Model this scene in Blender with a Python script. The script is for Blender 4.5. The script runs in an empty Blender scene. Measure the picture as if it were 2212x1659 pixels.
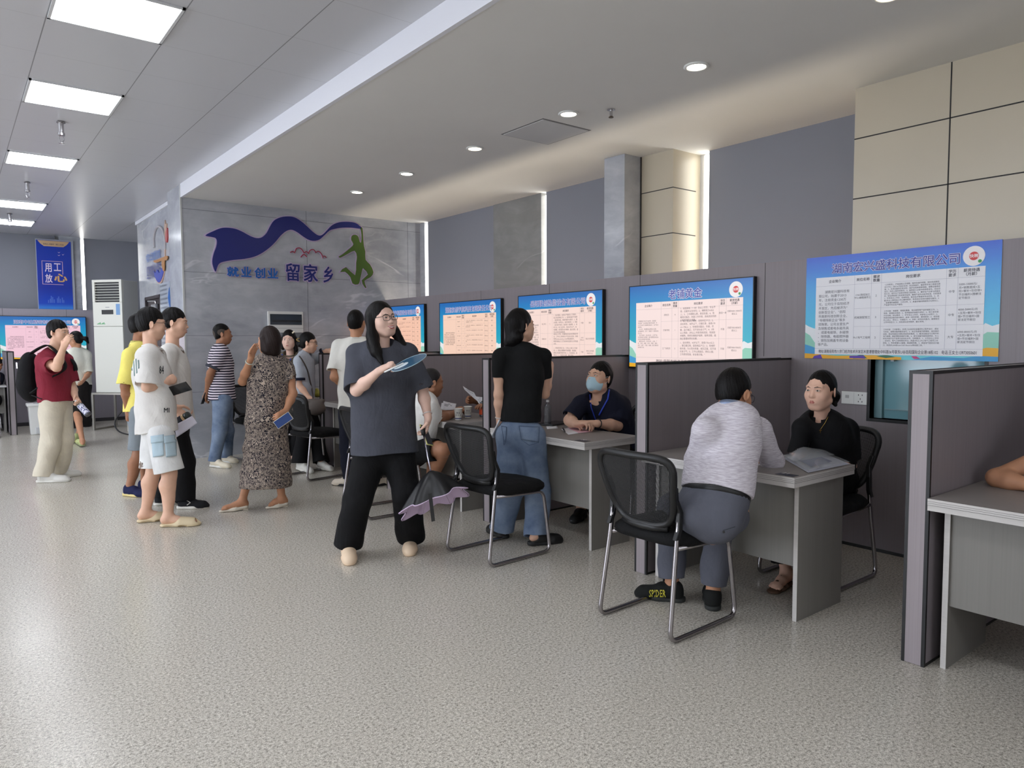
import bpy, bmesh, math, random
import numpy as np
from mathutils import Vector, Matrix
from mathutils.bvhtree import BVHTree
random.seed(7); np.random.seed(7)
SC = bpy.context.scene
COL = SC.collection
PI = math.pi

# ---------------------------------------------------------------- camera
CAM_YAW, CAM_PITCH, CAM_ROLL, CAM_F, CAM_H = -0.66482309, 0.06156908, 0.00476479, 1544.74, 1.40
def _rot(y, p, r):
    cy, sy, cp, sp, cr, sr = math.cos(y), math.sin(y), math.cos(p), math.sin(p), math.cos(r), math.sin(r)
    f = np.array([-sy*cp, cy*cp, -sp]); rt = np.array([cy, sy, 0.0]); dn = np.cross(f, rt)
    return np.array([cr*rt+sr*dn, -sr*rt+cr*dn, f])
RM = _rot(CAM_YAW, CAM_PITCH, CAM_ROLL)
FWD = Vector(RM[2])
cd = bpy.data.cameras.new('camera'); cam = bpy.data.objects.new('camera', cd); COL.objects.link(cam)
cd.sensor_fit = 'HORIZONTAL'; cd.sensor_width = 36.0; cd.lens = CAM_F/2212*36.0; cd.clip_start = 0.05; cd.clip_end = 100
cam.matrix_world = Matrix(((RM[0][0], -RM[1][0], -RM[2][0], 0), (RM[0][1], -RM[1][1], -RM[2][1], 0),
                           (RM[0][2], -RM[1][2], -RM[2][2], CAM_H), (0, 0, 0, 1)))
SC.camera = cam

# ---------------------------------------------------------------- world, exposure
w = bpy.data.worlds.new('world'); SC.world = w; w.use_nodes = True
w.node_tree.nodes['Background'].inputs[0].default_value = (0.75, 0.85, 1.0, 1)
w.node_tree.nodes['Background'].inputs[1].default_value = 0.15
SC.view_settings.view_transform = 'Standard'; SC.view_settings.look = 'None'
SC.view_settings.gamma = 1.0; SC.view_settings.use_curve_mapping = False
SC.view_settings.exposure = 0.55
PANEL_E, DOWN_E, SCREEN_E, LEAK_E, FILL_PANE_E = 9.6, 14.0, 0.62, 4.0, 5.0     # emission of the room's lamps, screens and window gaps, then added fill panes
SC.cycles.max_bounces = 7; SC.cycles.diffuse_bounces = 4; SC.cycles.glossy_bounces = 3
SC.cycles.transparent_max_bounces = 8; SC.cycles.transmission_bounces = 4
SC.cycles.caustics_reflective = False; SC.cycles.caustics_refractive = False
SC.cycles.sample_clamp_indirect = 6.0

# ---------------------------------------------------------------- pixel -> place
def ray(u, v): return Vector(RM.T @ np.array([(u-1106)/CAM_F, (v-829.5)/CAM_F, 1.0]))
EYE = Vector((0, 0, CAM_H))
def onz(u, v, z=0.0): d = ray(u, v); return EYE + d*((z-CAM_H)/d.z)
def onx(u, v, x): d = ray(u, v); return EYE + d*(x/d.x)
def ony(u, v, y): d = ray(u, v); return EYE + d*(y/d.y)
def ond(u, v, dep): return EYE + ray(u, v)*dep

# ---------------------------------------------------------------- materials
def lin(c):
    return tuple(((x/255)/12.92 if x/255 <= 0.04045 else ((x/255+0.055)/1.055)**2.4) for x in c[:3]) + (1.0,)
MATS = {}
class NT:
    def __init__(s, m): s.t = m.node_tree; s.n = s.t.nodes; s.l = s.t.links; s.p = s.n.get('Principled BSDF')
    def add(s, typ, **kw):
        n = s.n.new(typ)
        for k, v in kw.items(): setattr(n, k, v)
        return n
    def link(s, a, b): s.l.new(a, b)
    def coord(s, scale=(1, 1, 1), rot=(0, 0, 0), loc=(0, 0, 0), out='Object'):
        tc = s.add('ShaderNodeTexCoord'); mp = s.add('ShaderNodeMapping')
        mp.inputs['Scale'].default_value = scale; mp.inputs['Rotation'].default_value = rot; mp.inputs['Location'].default_value = loc
        s.link(tc.outputs[out], mp.inputs['Vector']); return mp.outputs[0]
    def noise(s, vec, scale=5, detail=4, rough=0.55, dist=0.0):
        n = s.add('ShaderNodeTexNoise'); n.inputs['Scale'].default_value = scale; n.inputs['Detail'].default_value = detail
        n.inputs['Roughness'].default_value = rough; n.inputs['Distortion'].default_value = dist
        s.link(vec, n.inputs['Vector']); return n.outputs['Fac']
    def ramp(s, fac, stops):
        r = s.add('ShaderNodeValToRGB'); e = r.color_ramp.elements
        while len(e) < len(stops): e.new(0.5)
        for i, (p, c) in enumerate(stops): e[i].position = p; e[i].color = lin(c)
        s.link(fac, r.inputs[0]); return r.outputs[0]
    def mix(s, fac, a, b, mode='MIX'):
        m = s.add('ShaderNodeMix', data_type='RGBA', blend_type=mode)
        for inp, v in ((0, fac), (6, a), (7, b)):
            if isinstance(v, (int, float)): m.inputs[inp].default_value = v
            elif isinstance(v, tuple): m.inputs[inp].default_value = lin(v)
            else: s.link(v, m.inputs[inp])
        return m.outputs[2]
    def math(s, op, a, b=0.0):
        m = s.add('ShaderNodeMath', operation=op)
        for i, v in enumerate((a, b)):
            if isinstance(v, (int, float)): m.inputs[i].default_value = v
            else: s.link(v, m.inputs[i])
        return m.outputs[0]
    def bump(s, h, strength=0.2, dist=0.002):
        b = s.add('ShaderNodeBump'); b.inputs['Strength'].default_value = strength; b.inputs['Distance'].default_value = dist
        s.link(h, b.inputs['Height']); s.link(b.outputs[0], s.p.inputs['Normal'])
    def base(s, c): s.link(c, s.p.inputs['Base Color'])
def mat(name, col=(128, 128, 128), rough=0.6, metal=0.0, spec=None, emit=0.0, var=0.0, vscale=12.0, bump=0.0, bscale=300.0, trans=0.0):
    if name in MATS: return MATS[name]
    m = bpy.data.materials.new(name); m.use_nodes = True; p = m.node_tree.nodes['Principled BSDF']
    p.inputs['Base Color'].default_value = lin(col); p.inputs['Roughness'].default_value = rough; p.inputs['Metallic'].default_value = metal
    if spec is not None: p.inputs['Specular IOR Level'].default_value = spec
    if emit: p.inputs['Emission Color'].default_value = lin(col); p.inputs['Emission Strength'].default_value = emit
    if trans: p.inputs['Transmission Weight'].default_value = trans
    t = NT(m)
    if var:
        n = t.noise(t.coord(), vscale, 3)
        t.base(t.mix(n, tuple(max(0, c*(1-var)) for c in col), tuple(min(255, c*(1+var)) for c in col)))
    if bump:
        t.bump(t.noise(t.coord(), bscale, 2), bump)
    MATS[name] = m; return m
def cloth(name, col, rough=0.85, var=0.06, bump=0.35, bscale=420.0):
    if name in MATS: return MATS[name]
    m = mat(name, col, rough, spec=0.25, var=var, vscale=9.0); t = NT(m)
    weave = t.noise(t.coord(), bscale, 2); fold = t.noise(t.coord((1, 1, 0.75), (0.4, 0.3, 0)), 5.5, 3, 0.5, 1.4); crease = t.noise(t.coord((1.4, 1.4, 0.6)), 19.0, 2, 0.5, 2.2)
    t.bump(t.math('ADD', t.math('MULTIPLY', weave, 0.03), t.math('ADD', fold, t.math('MULTIPLY', crease, 0.15))), 0.5, 0.024)
    return m
def marble(name, a, b, c, rough=0.16, rot=0.6, seams=None):
    if name in MATS: return MATS[name]
    m = mat(name, b, rough); t = NT(m)
    big = t.noise(t.coord((1, 1, 1), (0.3, rot, 0.2)), 1.1, 6, 0.6, 0.4)
    base = t.ramp(big, [(0.32, a), (0.68, b)])
    cloudy = t.noise(t.coord((0.8, 0.8, 2.4), (0.9, 0.62, 0.4)), 2.6, 5, 0.6, 0.5)
    base = t.mix(t.ramp(cloudy, [(0.46, (0, 0, 0)), (0.78, (150, 150, 150))]), base, c)
    def veins(vec, sc, wid, keep):
        v = t.noise(vec, sc, 3, 0.5, 0.8)
        ln = t.math('MAXIMUM', t.math('SUBTRACT', 1.0, t.math('MULTIPLY', t.math('ABSOLUTE', t.math('SUBTRACT', v, 0.5)), wid)), 0.0)
        mk = t.ramp(t.noise(t.coord((1, 1, 1), (0, 0, 0), (3.7, 1.2, 8.1)), 1.4, 2), [(keep, (0, 0, 0)), (keep+0.16, (255, 255, 255))])
        return t.math('MULTIPLY', ln, mk)
    v1 = veins(t.coord((0.55, 0.55, 1.7), (0.9, 0.66, 0.5)), 1.5, 60.0, 0.52)
    col = t.mix(t.math('MULTIPLY', v1, 0.8), base, c)
    fine = t.noise(t.coord(), 14, 5, 0.7, 0.4)
    t.base(t.mix(t.math('MULTIPLY', fine, 0.22), col, a)); return m
def laminate(name, col, axis='z', rough=0.45, amt=0.09):
    if name in MATS: return MATS[name]
    m = mat(name, col, rough, spec=0.35); t = NT(m)
    sc = {'z': (160, 160, 1.2), 'x': (1.2, 160, 160), 'y': (160, 1.2, 160)}[axis]
    n = t.noise(t.coord(sc), 1.0, 4, 0.6)
    n2 = t.noise(t.coord(tuple(x*0.22 for x in sc)), 1.0, 2, 0.5)
    d = tuple(c*(1-amt) for c in col); l = tuple(min(255, c*(1+amt)) for c in col)
    t.base(t.mix(t.math('ADD', t.math('MULTIPLY', n, 0.6), t.math('MULTIPLY', n2, 0.4)), d, l)); return m

# ---------------------------------------------------------------- mesh building
class MB:
    def __init__(s): s.v = []; s.f = []; s.uvs = None
    def quad(s, a, b, c, d): i = len(s.v); s.v += [tuple(a), tuple(b), tuple(c), tuple(d)]; s.f.append((i, i+1, i+2, i+3)); return s
    def box(s, lo, hi):
        x0, y0, z0 = lo; x1, y1, z1 = hi; i = len(s.v)
        s.v += [(x0, y0, z0), (x1, y0, z0), (x1, y1, z0), (x0, y1, z0), (x0, y0, z1), (x1, y0, z1), (x1, y1, z1), (x0, y1, z1)]
        s.f += [tuple(i+k for k in q) for q in ((0, 3, 2, 1), (4, 5, 6, 7), (0, 1, 5, 4), (1, 2, 6, 5), (2, 3, 7, 6), (3, 0, 4, 7))]
        return s
    def obox(s, c, ax, ay, az):               # box from centre and three half-axis vectors
        c, ax, ay, az = Vector(c), Vector(ax), Vector(ay), Vector(az); i = len(s.v)
        for sz in (-1, 1):
            for sx, sy in ((-1, -1), (1, -1), (1, 1), (-1, 1)): s.v.append(tuple(c+ax*sx+ay*sy+az*sz))
        s.f += [tuple(i+k for k in q) for q in ((0, 3, 2, 1), (4, 5, 6, 7), (0, 1, 5, 4), (1, 2, 6, 5), (2, 3, 7, 6), (3, 0, 4, 7))]
        return s
    def loft(s, rings, cap=True, close=False):
        i0 = len(s.v); n = len(rings[0])
        for r in rings: s.v += [tuple(p) for p in r]
        m = len(rings)
        for k in range(m if close else m-1):
            a = i0+k*n; b = i0+((k+1) % m)*n
            for j in range(n): s.f.append((a+j, a+(j+1) % n, b+(j+1) % n, b+j))
        if cap and not close:
            s.f.append(tuple(i0+j for j in reversed(range(n)))); s.f.append(tuple(i0+(m-1)*n+j for j in range(n)))
        return s
    def tube(s, pts, r, n=10, close=False, cap=True):
        pts = [Vector(p) for p in pts]; m = len(pts); rr = r if isinstance(r, (list, tuple)) else [r]*m
        rings = []; up = None
        for k in range(m):
            a = pts[k-1] if (k > 0 or close) else pts[k]; b = pts[(k+1) % m] if (k < m-1 or close) else pts[k]
            t = (b-a).normalized()
            if up is None:
                up = Vector((0, 0, 1)) if abs(t.z) < 0.9 else Vector((1, 0, 0))
            x = t.cross(up).normalized(); up = x.cross(t).normalized()
            rings.append([pts[k]+(x*math.cos(2*PI*j/n)+up*math.sin(2*PI*j/n))*rr[k] for j in range(n)])
        return s.loft(rings, cap, close)
    def lathe(s, prof, c=(0, 0, 0), ax=(0, 0, 1), n=24):
        ax = Vector(ax).normalized(); x = ax.orthogonal().normalized(); y = ax.cross(x); c = Vector(c)
        return s.loft([[c+ax*h+(x*math.cos(2*PI*j/n)+y*math.sin(2*PI*j/n))*max(r, 1e-4) for j in range(n)] for r, h in prof], True)
    def prism(s, poly, o, x, y, n0, n1):      # 2D polygon on plane o + a x + b y, from normal offset n0 to n1
        o, x, y = Vector(o), Vector(x), Vector(y); nn = x.cross(y).normalized()
        i = len(s.v); k = len(poly)
        for h in (n0, n1): s.v += [tuple(o+x*a+y*b+nn*h) for a, b in poly]
        for j in range(k): s.f.append((i+j, i+(j+1) % k, i+k+(j+1) % k, i+k+j))
        s.f.append(tuple(i+j for j in reversed(range(k)))); s.f.append(tuple(i+k+j for j in range(k)))
        return s
    def raw(s, v, f):
        i = len(s.v); s.v += [tuple(p) for p in v]; s.f += [tuple(i+k for k in q) for q in f]; return s
    def xf(s, M): s.v = [tuple(M @ Vector(p)) for p in s.v]; return s
    def build(s, name, m, parent=None, smooth=False, bevel=0.0, base=None, local=False, sub=0):
        me = bpy.data.meshes.new(name)
        v = s.v
        o = None
        if parent is None and not local:
            if base is None:
                a = np.array(v); base = Vector(((a[:, 0].min()+a[:, 0].max())/2, (a[:, 1].min()+a[:, 1].max())/2, a[:, 2].min()))
            v = [tuple(Vector(p)-Vector(base)) for p in v]
        me.from_pydata(v, [], s.f); me.validate()
        bm = bmesh.new(); bm.from_mesh(me); bmesh.ops.recalc_face_normals(bm, faces=bm.faces); bm.to_mesh(me); bm.free()
        if isinstance(m, (list, tuple)):
            for q in m: me.materials.append(q)
        else: me.materials.append(m)
        if smooth:
            me.polygons.foreach_set('use_smooth', [True]*len(me.polygons))
        o = bpy.data.objects.new(name, me); COL.objects.link(o)
        if parent is not None: attach(o, parent, local)
        elif not local: o.location = base
        if bevel:
            b = o.modifiers.new('bevel', 'BEVEL'); b.width = bevel; b.segments = 2; b.limit_method = 'ANGLE'; b.angle_limit = 0.6
        if sub:
            b = o.modifiers.new('sub', 'SUBSURF'); b.levels = sub; b.render_levels = sub
        return o
def wmat(o):
    M = o.matrix_basis.copy()
    if o.parent is not None: M = wmat(o.parent) @ o.matrix_parent_inverse @ M
    return M
def attach(o, parent, local=False):
    o.parent = parent
    if not local: o.matrix_parent_inverse = wmat(parent).inverted()
def tag(o, label=None, cat=None, group=None, kind=None):
    if label: o['label'] = label
    if cat: o['category'] = cat
    if group: o['group'] = group
    if kind: o['kind'] = kind
    return o
def thing(name, label, cat, loc=(0, 0, 0), rz=0.0, group=None):
    o = bpy.data.objects.new(name, None); COL.objects.link(o); o.location = loc; o.rotation_euler = (0, 0, rz)
    o.empty_display_size = 0.1
    return tag(o, label, cat, group)
def struct(name, mb, m, **kw):
    return tag(mb.build(name, m, **kw), kind='structure')
def children(o): return [c for c in bpy.data.objects if c.parent == o]
def copy_tree(o, parent=None):
    c = o.copy(); COL.objects.link(c); c.parent = parent
    for ch in children(o): copy_tree(ch, c)
    return c
def arc(c, x, y, r, a0, a1, n=6):
    c, x, y = Vector(c), Vector(x), Vector(y)
    return [c+x*(r*math.cos(a0+(a1-a0)*k/n))+y*(r*math.sin(a0+(a1-a0)*k/n)) for k in range(n+1)]
def fillet(pts, r, n=5):
    pts = [Vector(p) for p in pts]; out = [pts[0]]
    for k in range(1, len(pts)-1):
        a, b, c = pts[k-1], pts[k], pts[k+1]; d1 = (a-b); d2 = (c-b); q = min(r, d1.length*0.49, d2.length*0.49)
        p0 = b+d1.normalized()*q; p1 = b+d2.normalized()*q
        for j in range(n+1):
            t = j/n; out.append(p0*(1-t)**2+b*2*t*(1-t)+p1*t*t)
    out.append(pts[-1]); return out
def spline(pts, n=6, close=True):
    pts = [Vector(p) for p in pts]; m = len(pts); out = []
    for k in range(m if close else m-1):
        p0, p1, p2, p3 = [pts[(k+i) % m] if close else pts[min(max(k+i, 0), m-1)] for i in (-1, 0, 1, 2)]
        for j in range(n):
            t = j/n
            out.append(0.5*((2*p1)+(p2-p0)*t+(2*p0-5*p1+4*p2-p3)*t*t+(3*p1-p0-3*p2+p3)*t**3))
    if not close: out.append(pts[-1])
    return out
def text2d(body, size=1.0, bold=0.0, res=2, spacing=1.0, align='LEFT', width=0.0, line=1.0, shear=0.0):
    c = bpy.data.curves.new('t', 'FONT'); c.body = body; c.size = size; c.offset = bold*size; c.resolution_u = res
    c.space_character = spacing; c.align_x = align; c.space_line = line; c.shear = shear; c.fill_mode = 'BOTH'
    if width: c.text_boxes[0].width = width
    o = bpy.data.objects.new('t', c); COL.objects.link(o)
    dg = bpy.context.evaluated_depsgraph_get(); m = o.evaluated_get(dg).to_mesh()
    v = [(p.co.x, p.co.y) for p in m.vertices]; f = [tuple(p.vertices) for p in m.polygons]
    o.evaluated_get(dg).to_mesh_clear(); bpy.data.objects.remove(o); bpy.data.curves.remove(c)
    return v, f
def put_text(mb, body, o, x, y, size, off=0.001, fit=None, bold=0.0, **kw):
    v, f = text2d(body, size, **kw)
    if not v: return mb
    if bold:                                   # heavier strokes: the letter shapes laid over each other a little apart
        n = len(v); v0, f0 = v, f; v, f = [], []; m = 8 if bold > 0.025 else 4
        for k in range(m):
            dx, dy = math.cos(2*PI*(k+.5)/m)*bold*size, math.sin(2*PI*(k+.5)/m)*bold*size
            v += [(p[0]+dx, p[1]+dy, k*5e-5) for p in v0]; f += [tuple(i+n*k for i in q) for q in f0]
    o, x, y = Vector(o), Vector(x).normalized(), Vector(y).normalized(); n = x.cross(y)
    k = 1.0
    if fit:
        a = np.array(v); k = fit/max(1e-6, a[:, 0].max()-a[:, 0].min())
        if kw.get('align', 'LEFT') == 'LEFT': mn = a[:, 0].min(); v = [((p[0]-mn)*k,)+tuple(p[1:]) for p in v]
        else: v = [(p[0]*k,)+tuple(p[1:]) for p in v]
    return mb.raw([o+x*p[0]+y*p[1]+n*(off+(p[2] if len(p) > 2 else 0.0)) for p in v], f)
# ================================================================ THE ROOM
ZU, ZL = 3.23, 3.08          # upper and lower ceiling
XB = 2.18                    # bulkhead / pillar face
YM = 9.03                    # marble wall
XP = 4.74                    # low panelling behind the booths
XW = 5.42                    # window wall
m_plaster = mat('plaster', (226, 225, 222), 0.75, var=0.015, vscale=1.5)
m_fascia = mat('fascia_paint', (228, 229, 236), 0.6)
m_paint = mat('wall_paint', (205, 205, 205), 0.8)
m_marble = marble('grey_marble', (148, 151, 159), (194, 197, 203), (234, 235, 238))
m_lam = laminate('grey_laminate', (138, 130, 134), 'z')
m_lamend = laminate('light_laminate', (154, 145, 148), 'z', amt=0.12)
m_top = laminate('desk_top_laminate', (140, 134, 130), 'y', amt=0.06)
m_edge = laminate('desk_edge_band', (204, 200, 196), 'y', amt=0.06)
m_groove2 = mat('edge_line', (112, 108, 106), 0.6)
m_deskx = laminate('desk_front_laminate', (132, 129, 124), 'z', amt=0.07)
m_blk = mat('black_trim', (14, 14, 15), 0.45)
m_blind = mat('blind_fabric', (134, 136, 145), 0.85, bump=0.1, bscale=500)
m_beige = mat('beige_panel', (190, 180, 160), 0.3, var=0.03, vscale=1.2)
m_groove = mat('dark_groove', (40, 38, 38), 0.7)
m_chrome = mat('chrome', (190, 188, 190), 0.22, metal=1.0)
m_white = mat('white_plastic', (228, 229, 226), 0.4)
m_offw = mat('offwhite_plastic', (232, 231, 219), 0.35)
m_black = mat('black_plastic', (20, 20, 21), 0.45)

def floor_material():
    m = mat('terrazzo', (160, 158, 152), 0.22, spec=0.5); t = NT(m); v = t.coord()
    n1 = t.noise(v, 85, 3, 0.75); n2 = t.noise(v, 230, 2, 0.7); n3 = t.noise(v, 0.9, 4, 0.6)
    c = t.ramp(n1, [(0.34, (118, 112, 103)), (0.45, (198, 192, 180)), (0.56, (224, 218, 206)), (0.66, (250, 246, 236))])
    c = t.mix(t.ramp(n2, [(0.36, (60, 60, 60)), (0.47, (255, 255, 255))]), (110, 104, 97), c)
    c = t.mix(t.math('MULTIPLY', n3, 0.45), c, (196, 188, 174))
    # 0.79 m slabs: thin pale joints at the slab edges
    sx = t.add('ShaderNodeSeparateXYZ'); t.link(v, sx.inputs[0])
    def joint(o, off):
        f = t.math('FRACT', t.math('DIVIDE', t.math('ADD', o, off), 0.79))
        return t.math('LESS_THAN', t.math('ABSOLUTE', t.math('SUBTRACT', f, 0.5)), 0.0016)
    j = t.math('MAXIMUM', joint(sx.outputs[0], 10*0.79-0.625+0.395), t.math('MULTIPLY', joint(sx.outputs[1], 20*0.79-3.72+0.395), 0.45))
    c = t.mix(t.math('MULTIPLY', j, 0.35), c, (206, 203, 196)); t.base(c)
    r = t.math('ADD', 0.17, t.math('MULTIPLY', t.noise(v, 2.2, 3), 0.13)); t.link(r, t.p.inputs['Roughness'])
    return m
struct('floor', MB().box((-7, -5, -0.1), (6.2, 16.2, 0)), floor_material(), base=(0, 0, 0))

def ceiling_material():
    m = mat('ceiling_tile', (206, 207, 212), 0.34, spec=0.4); t = NT(m); v = t.coord()
    sx = t.add('ShaderNodeSeparateXYZ'); t.link(v, sx.inputs[0])
    def joint(o, off, p, w):
        f = t.math('FRACT', t.math('DIVIDE', t.math('ADD', o, off), p)); return t.math('LESS_THAN', t.math('ABSOLUTE', t.math('SUBTRACT', f, 0.5)), w)
    j = t.math('MAXIMUM', joint(sx.outputs[0], 9.0-0.502+0.3, 0.6, 0.005), t.math('MULTIPLY', joint(sx.outputs[1], 20.0, 0.6, 0.0035), 0.35))
    t.base(t.mix(t.math('MULTIPLY', j, 0.75), (206, 207, 212), (90, 92, 96))); return m
struct('ceiling_upper', MB().box((-7, -5, ZU), (XB, YM, ZU+0.1)).box((-7, YM, ZU), (6.2, 16.2, ZU+0.1)), ceiling_material(), base=(0, 0, 0))
struct('ceiling_lower', MB().box((XB+0.03, -5, ZL), (6.2, YM, ZL+0.25)), m_plaster, base=(0, 0, 0))
struct('trim_1', MB().box((XB, -5, ZL-0.004), (XB+0.03, YM, ZU)), m_fascia, base=(0, 0, 0))

# marble wall with slab joints, pillar and the recessed wall behind it
mw = MB().box((XB, YM, 0), (6.2, YM+0.62, ZU))
struct('wall_marble', mw, m_marble, base=(0, 0, 0))
jm = mat('marble_joint', (96, 97, 104), 0.5)
def joints():
    b = MB()
    for u, v in ((430, 588), (430, 725), (405, 451)):
        z = ony(u, v, YM).z; b.box((XB, YM-0.0012, z-0.002), (5.42, YM+0.002, z+0.002))
    z = ony(450, 846, YM).z; b.box((XB, YM-0.0012, z-0.002), (5.42, YM+0.002, z+0.002))
    for u, v in ((665, 640), (881, 560)):
        x = ony(u, v, YM).x; b.box((x-0.002, YM-0.0012, 0), (x+0.002, YM+0.002, ZL))
    return b
struct('trim_2', joints(), jm, base=(0, 0, 0))
struct('trim_3', MB().box((XB-0.006, YM-0.006, 0), (XB+0.012, YM+0.012, ZU-0.01)), mat('corner_strip', (196, 198, 196), 0.3), base=(0, 0, 0))
YD0, YD1, ZD = 10.91, 11.90, 2.06
lw = MB().box((2.33, YM+0.62, ZD), (2.75, 12.28, ZU)).box((2.33, YM+0.62, 0), (2.75, YD0, ZD)).box((2.33, YD1, 0), (2.75, 12.28, ZD))
struct('wall_left', lw, m_marble, base=(0, 0, 0))
struct('trim_4', MB().box((2.305, YM+0.62, ZU-0.05), (2.33, 12.28, ZU)), m_fascia, base=(0, 0, 0))
# dark door with a closer in that wall
d = tag(MB().box((2.36, YD0+0.02, 0.005), (2.40, YD1-0.02, ZD-0.02)).build('door_1', mat('door_leaf', (72, 66, 68), 0.5), base=(2.38, 11.4, 0)), kind='structure')
MB().box((2.325, YD0, 0), (2.41, YD0+0.045, ZD)).box((2.325, YD1-0.045, 0), (2.41, YD1, ZD)).box((2.325, YD0, ZD-0.045), (2.41, YD1, ZD)).build('door_frame', mat('door_frame_dark', (60, 54, 56), 0.5), d)
cl = MB().box((2.28, YD0+0.1, ZD-0.21), (2.36, YD0+0.36, ZD-0.13)).build('door_closer', m_chrome, d, bevel=0.005)
MB().tube([(2.31, YD0+0.2, ZD-0.12), (2.31, YD0+0.2, ZD-0.09), (2.30, YD1-0.35, ZD-0.07)], 0.012, 8).build('closer_arm', m_chrome, cl)

# window wall, columns, blinds
struct('wall_right', MB().box((XW+0.06, -5, 0), (6.2, YM, ZL)), m_paint, base=(0, 0, 0))
glow = mat('daylight_gap', (255, 253, 246), 0.5, emit=LEAK_E)
for k, (y0, y1, zz) in enumerate(((8.78, 8.91, 0), (6.24, 6.36, 0), (4.00, 4.12, 0))):
    struct('window_%d' % (k+1), MB().box((XW+0.045, y0, 1.0), (XW+0.058, y1, ZL-0.02)), glow, base=(XW+0.05, (y0+y1)/2, 1.0))
low = mat('fill_pane_low', (255, 240, 216), 0.5, emit=LEAK_E*2.6)      # glowing panes added out of sight behind the panelling, brightening the lower ceiling
for k, (y0, y1) in enumerate(((7.3, 8.75), (4.9, 6.2), (2.55, 3.95))):
    struct('window_%d' % (k+12), MB().box((XW+0.045, y0, 0.45), (XW+0.058, y1, 1.14)), low, base=(XW+0.05, (y0+y1)/2, 0.45))
struct('wall_column_corner', MB().box((5.40, 8.90, 0), (XW+0.06, YM, ZL)), m_marble, base=(5.4, 8.95, 0))
struct('wall_column_marble', MB().box((5.40, 6.33, 0), (XW+0.06, 7.25, ZL)), marble('warm_marble', (128, 128, 127), (146, 146, 145), (186, 186, 184)), base=(5.4, 6.8, 0))
struct('wall_column_dark', MB().box((4.88, 4.555, 0), (XW+0.06, 4.81, ZL)), m_marble, base=(4.88, 4.68, 0))
struct('trim_5', MB().box((5.09, 4.545, 0), (5.11, 4.556, ZL)), m_groove, base=(0, 0, 0))
def column_panels(name, x0, y0, y1, ys):
    b = MB().box((x0, y0, 0), (XW+0.06, y1, ZL)); o = struct(name, b, m_beige, base=(x0, y0, 0))
    g = MB()
    for z in (2.745, 2.345, 1.945):
        g.box((x0-0.0015, y0-0.0015, z-0.004), (x0+0.002, y1, z+0.004)).box((x0-0.0015, y0-0.0015, z-0.004), (XW, y0+0.002, z+0.004))
    for y in ys: g.box((x0-0.0015, y-0.004, 0), (x0+0.002, y+0.004, ZL))
    g.build('panel_groove', m_groove, o); return o
column_panels('wall_column_beige', 5.10, 4.178, 4.553, [])
column_panels('wall_column_wide', 4.88, -2.0, 2.45, [1.86, 1.24, 0.62, 0.0])
m_rail = mat('rail_metal', (150, 150, 150), 0.4, metal=0.6)
for (y0, y1, lab) in ((7.22, 8.83, 'grey roller blind beside the marble wall corner, farthest of the right wall'),
                      (4.82, 6.26, 'grey roller blind between the flush marble column and the dark marble pillar'),
                      (2.42, 4.03, 'grey roller blind between the two beige panelled columns')):
    r = thing('roller_blind', lab, 'blind', (XW, (y0+y1)/2, 1.2), 0, 'grey roller blinds on the right wall')
    MB().box((XW-0.004, y0, 1.2), (XW+0.0, y1, ZL)).build('blind_fabric', m_blind, r)
    MB().box((XW-0.012, y0+0.01, 1.18), (XW+0.008, y1-0.01, 1.21)).build('bottom_rail', m_rail, r)

# low panelling behind the booths, with the service window cut out
WY0, WY1, WZ0, WZ1 = 1.58, 2.235, 0.875, 1.33
lp = MB().box((XP, -5, 0), (XP+0.1, WY0, 1.957)).box((XP, WY1, 0), (XP+0.1, YM, 1.957)).box((XP, WY0, 0), (XP+0.1, WY1, WZ0)).box((XP, WY0, WZ1), (XP+0.1, WY1, 1.957))
struct('wall_booth_back', lp, m_lam, base=(XP, 0, 0))
sj = MB()
for u, v in ((1039, 632), (1187, 620), (1383, 598), (1653, 580)):
    y = onx(u, v, XP).y; sj.box((XP-0.001, y-0.002, 1.27), (XP+0.001, y+0.002, 1.957))
struct('trim_6', sj, m_groove, base=(0, 0, 0))
struct('baseboard_right', MB().box((XP-0.006, -5, 0), (XP, YM, 0.02)), m_blk, base=(0, 0, 0))
wn = tag(MB().box((XP-0.003, WY0-0.02, WZ0-0.02), (XP+0.1, WY0, WZ1+0.02)).box((XP-0.003, WY1, WZ0-0.02), (XP+0.1, WY1+0.02, WZ1+0.02))
         .box((XP-0.003, WY0, WZ0-0.02), (XP+0.1, WY1, WZ0)).box((XP-0.003, WY0, WZ1), (XP+0.1, WY1, WZ1+0.02)).build('window_4', m_blk, base=(XP, 1.9, WZ0)), kind='structure')
MB().box((XP+0.085, WY0, WZ0), (XP+0.091, WY1, WZ1)).build('glass_pane', mat('teal_glass', (120, 168, 178), 0.08, spec=0.6), wn)
MB().box((XP+0.075, WY0+0.0, WZ0+0.055), (XP+0.0845, WY1-0.055, WZ0+0.062)).box((XP+0.06, WY1-0.05, WZ0), (XP+0.0845, WY1, WZ1)).build('sash', mat('teal_sash', (110, 146, 152), 0.3), wn)
MB().box((XP+0.055, WY1-0.12, WZ1-0.08), (XP+0.0845, WY1-0.10, WZ1)).build('latch', m_white, wn)

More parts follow.
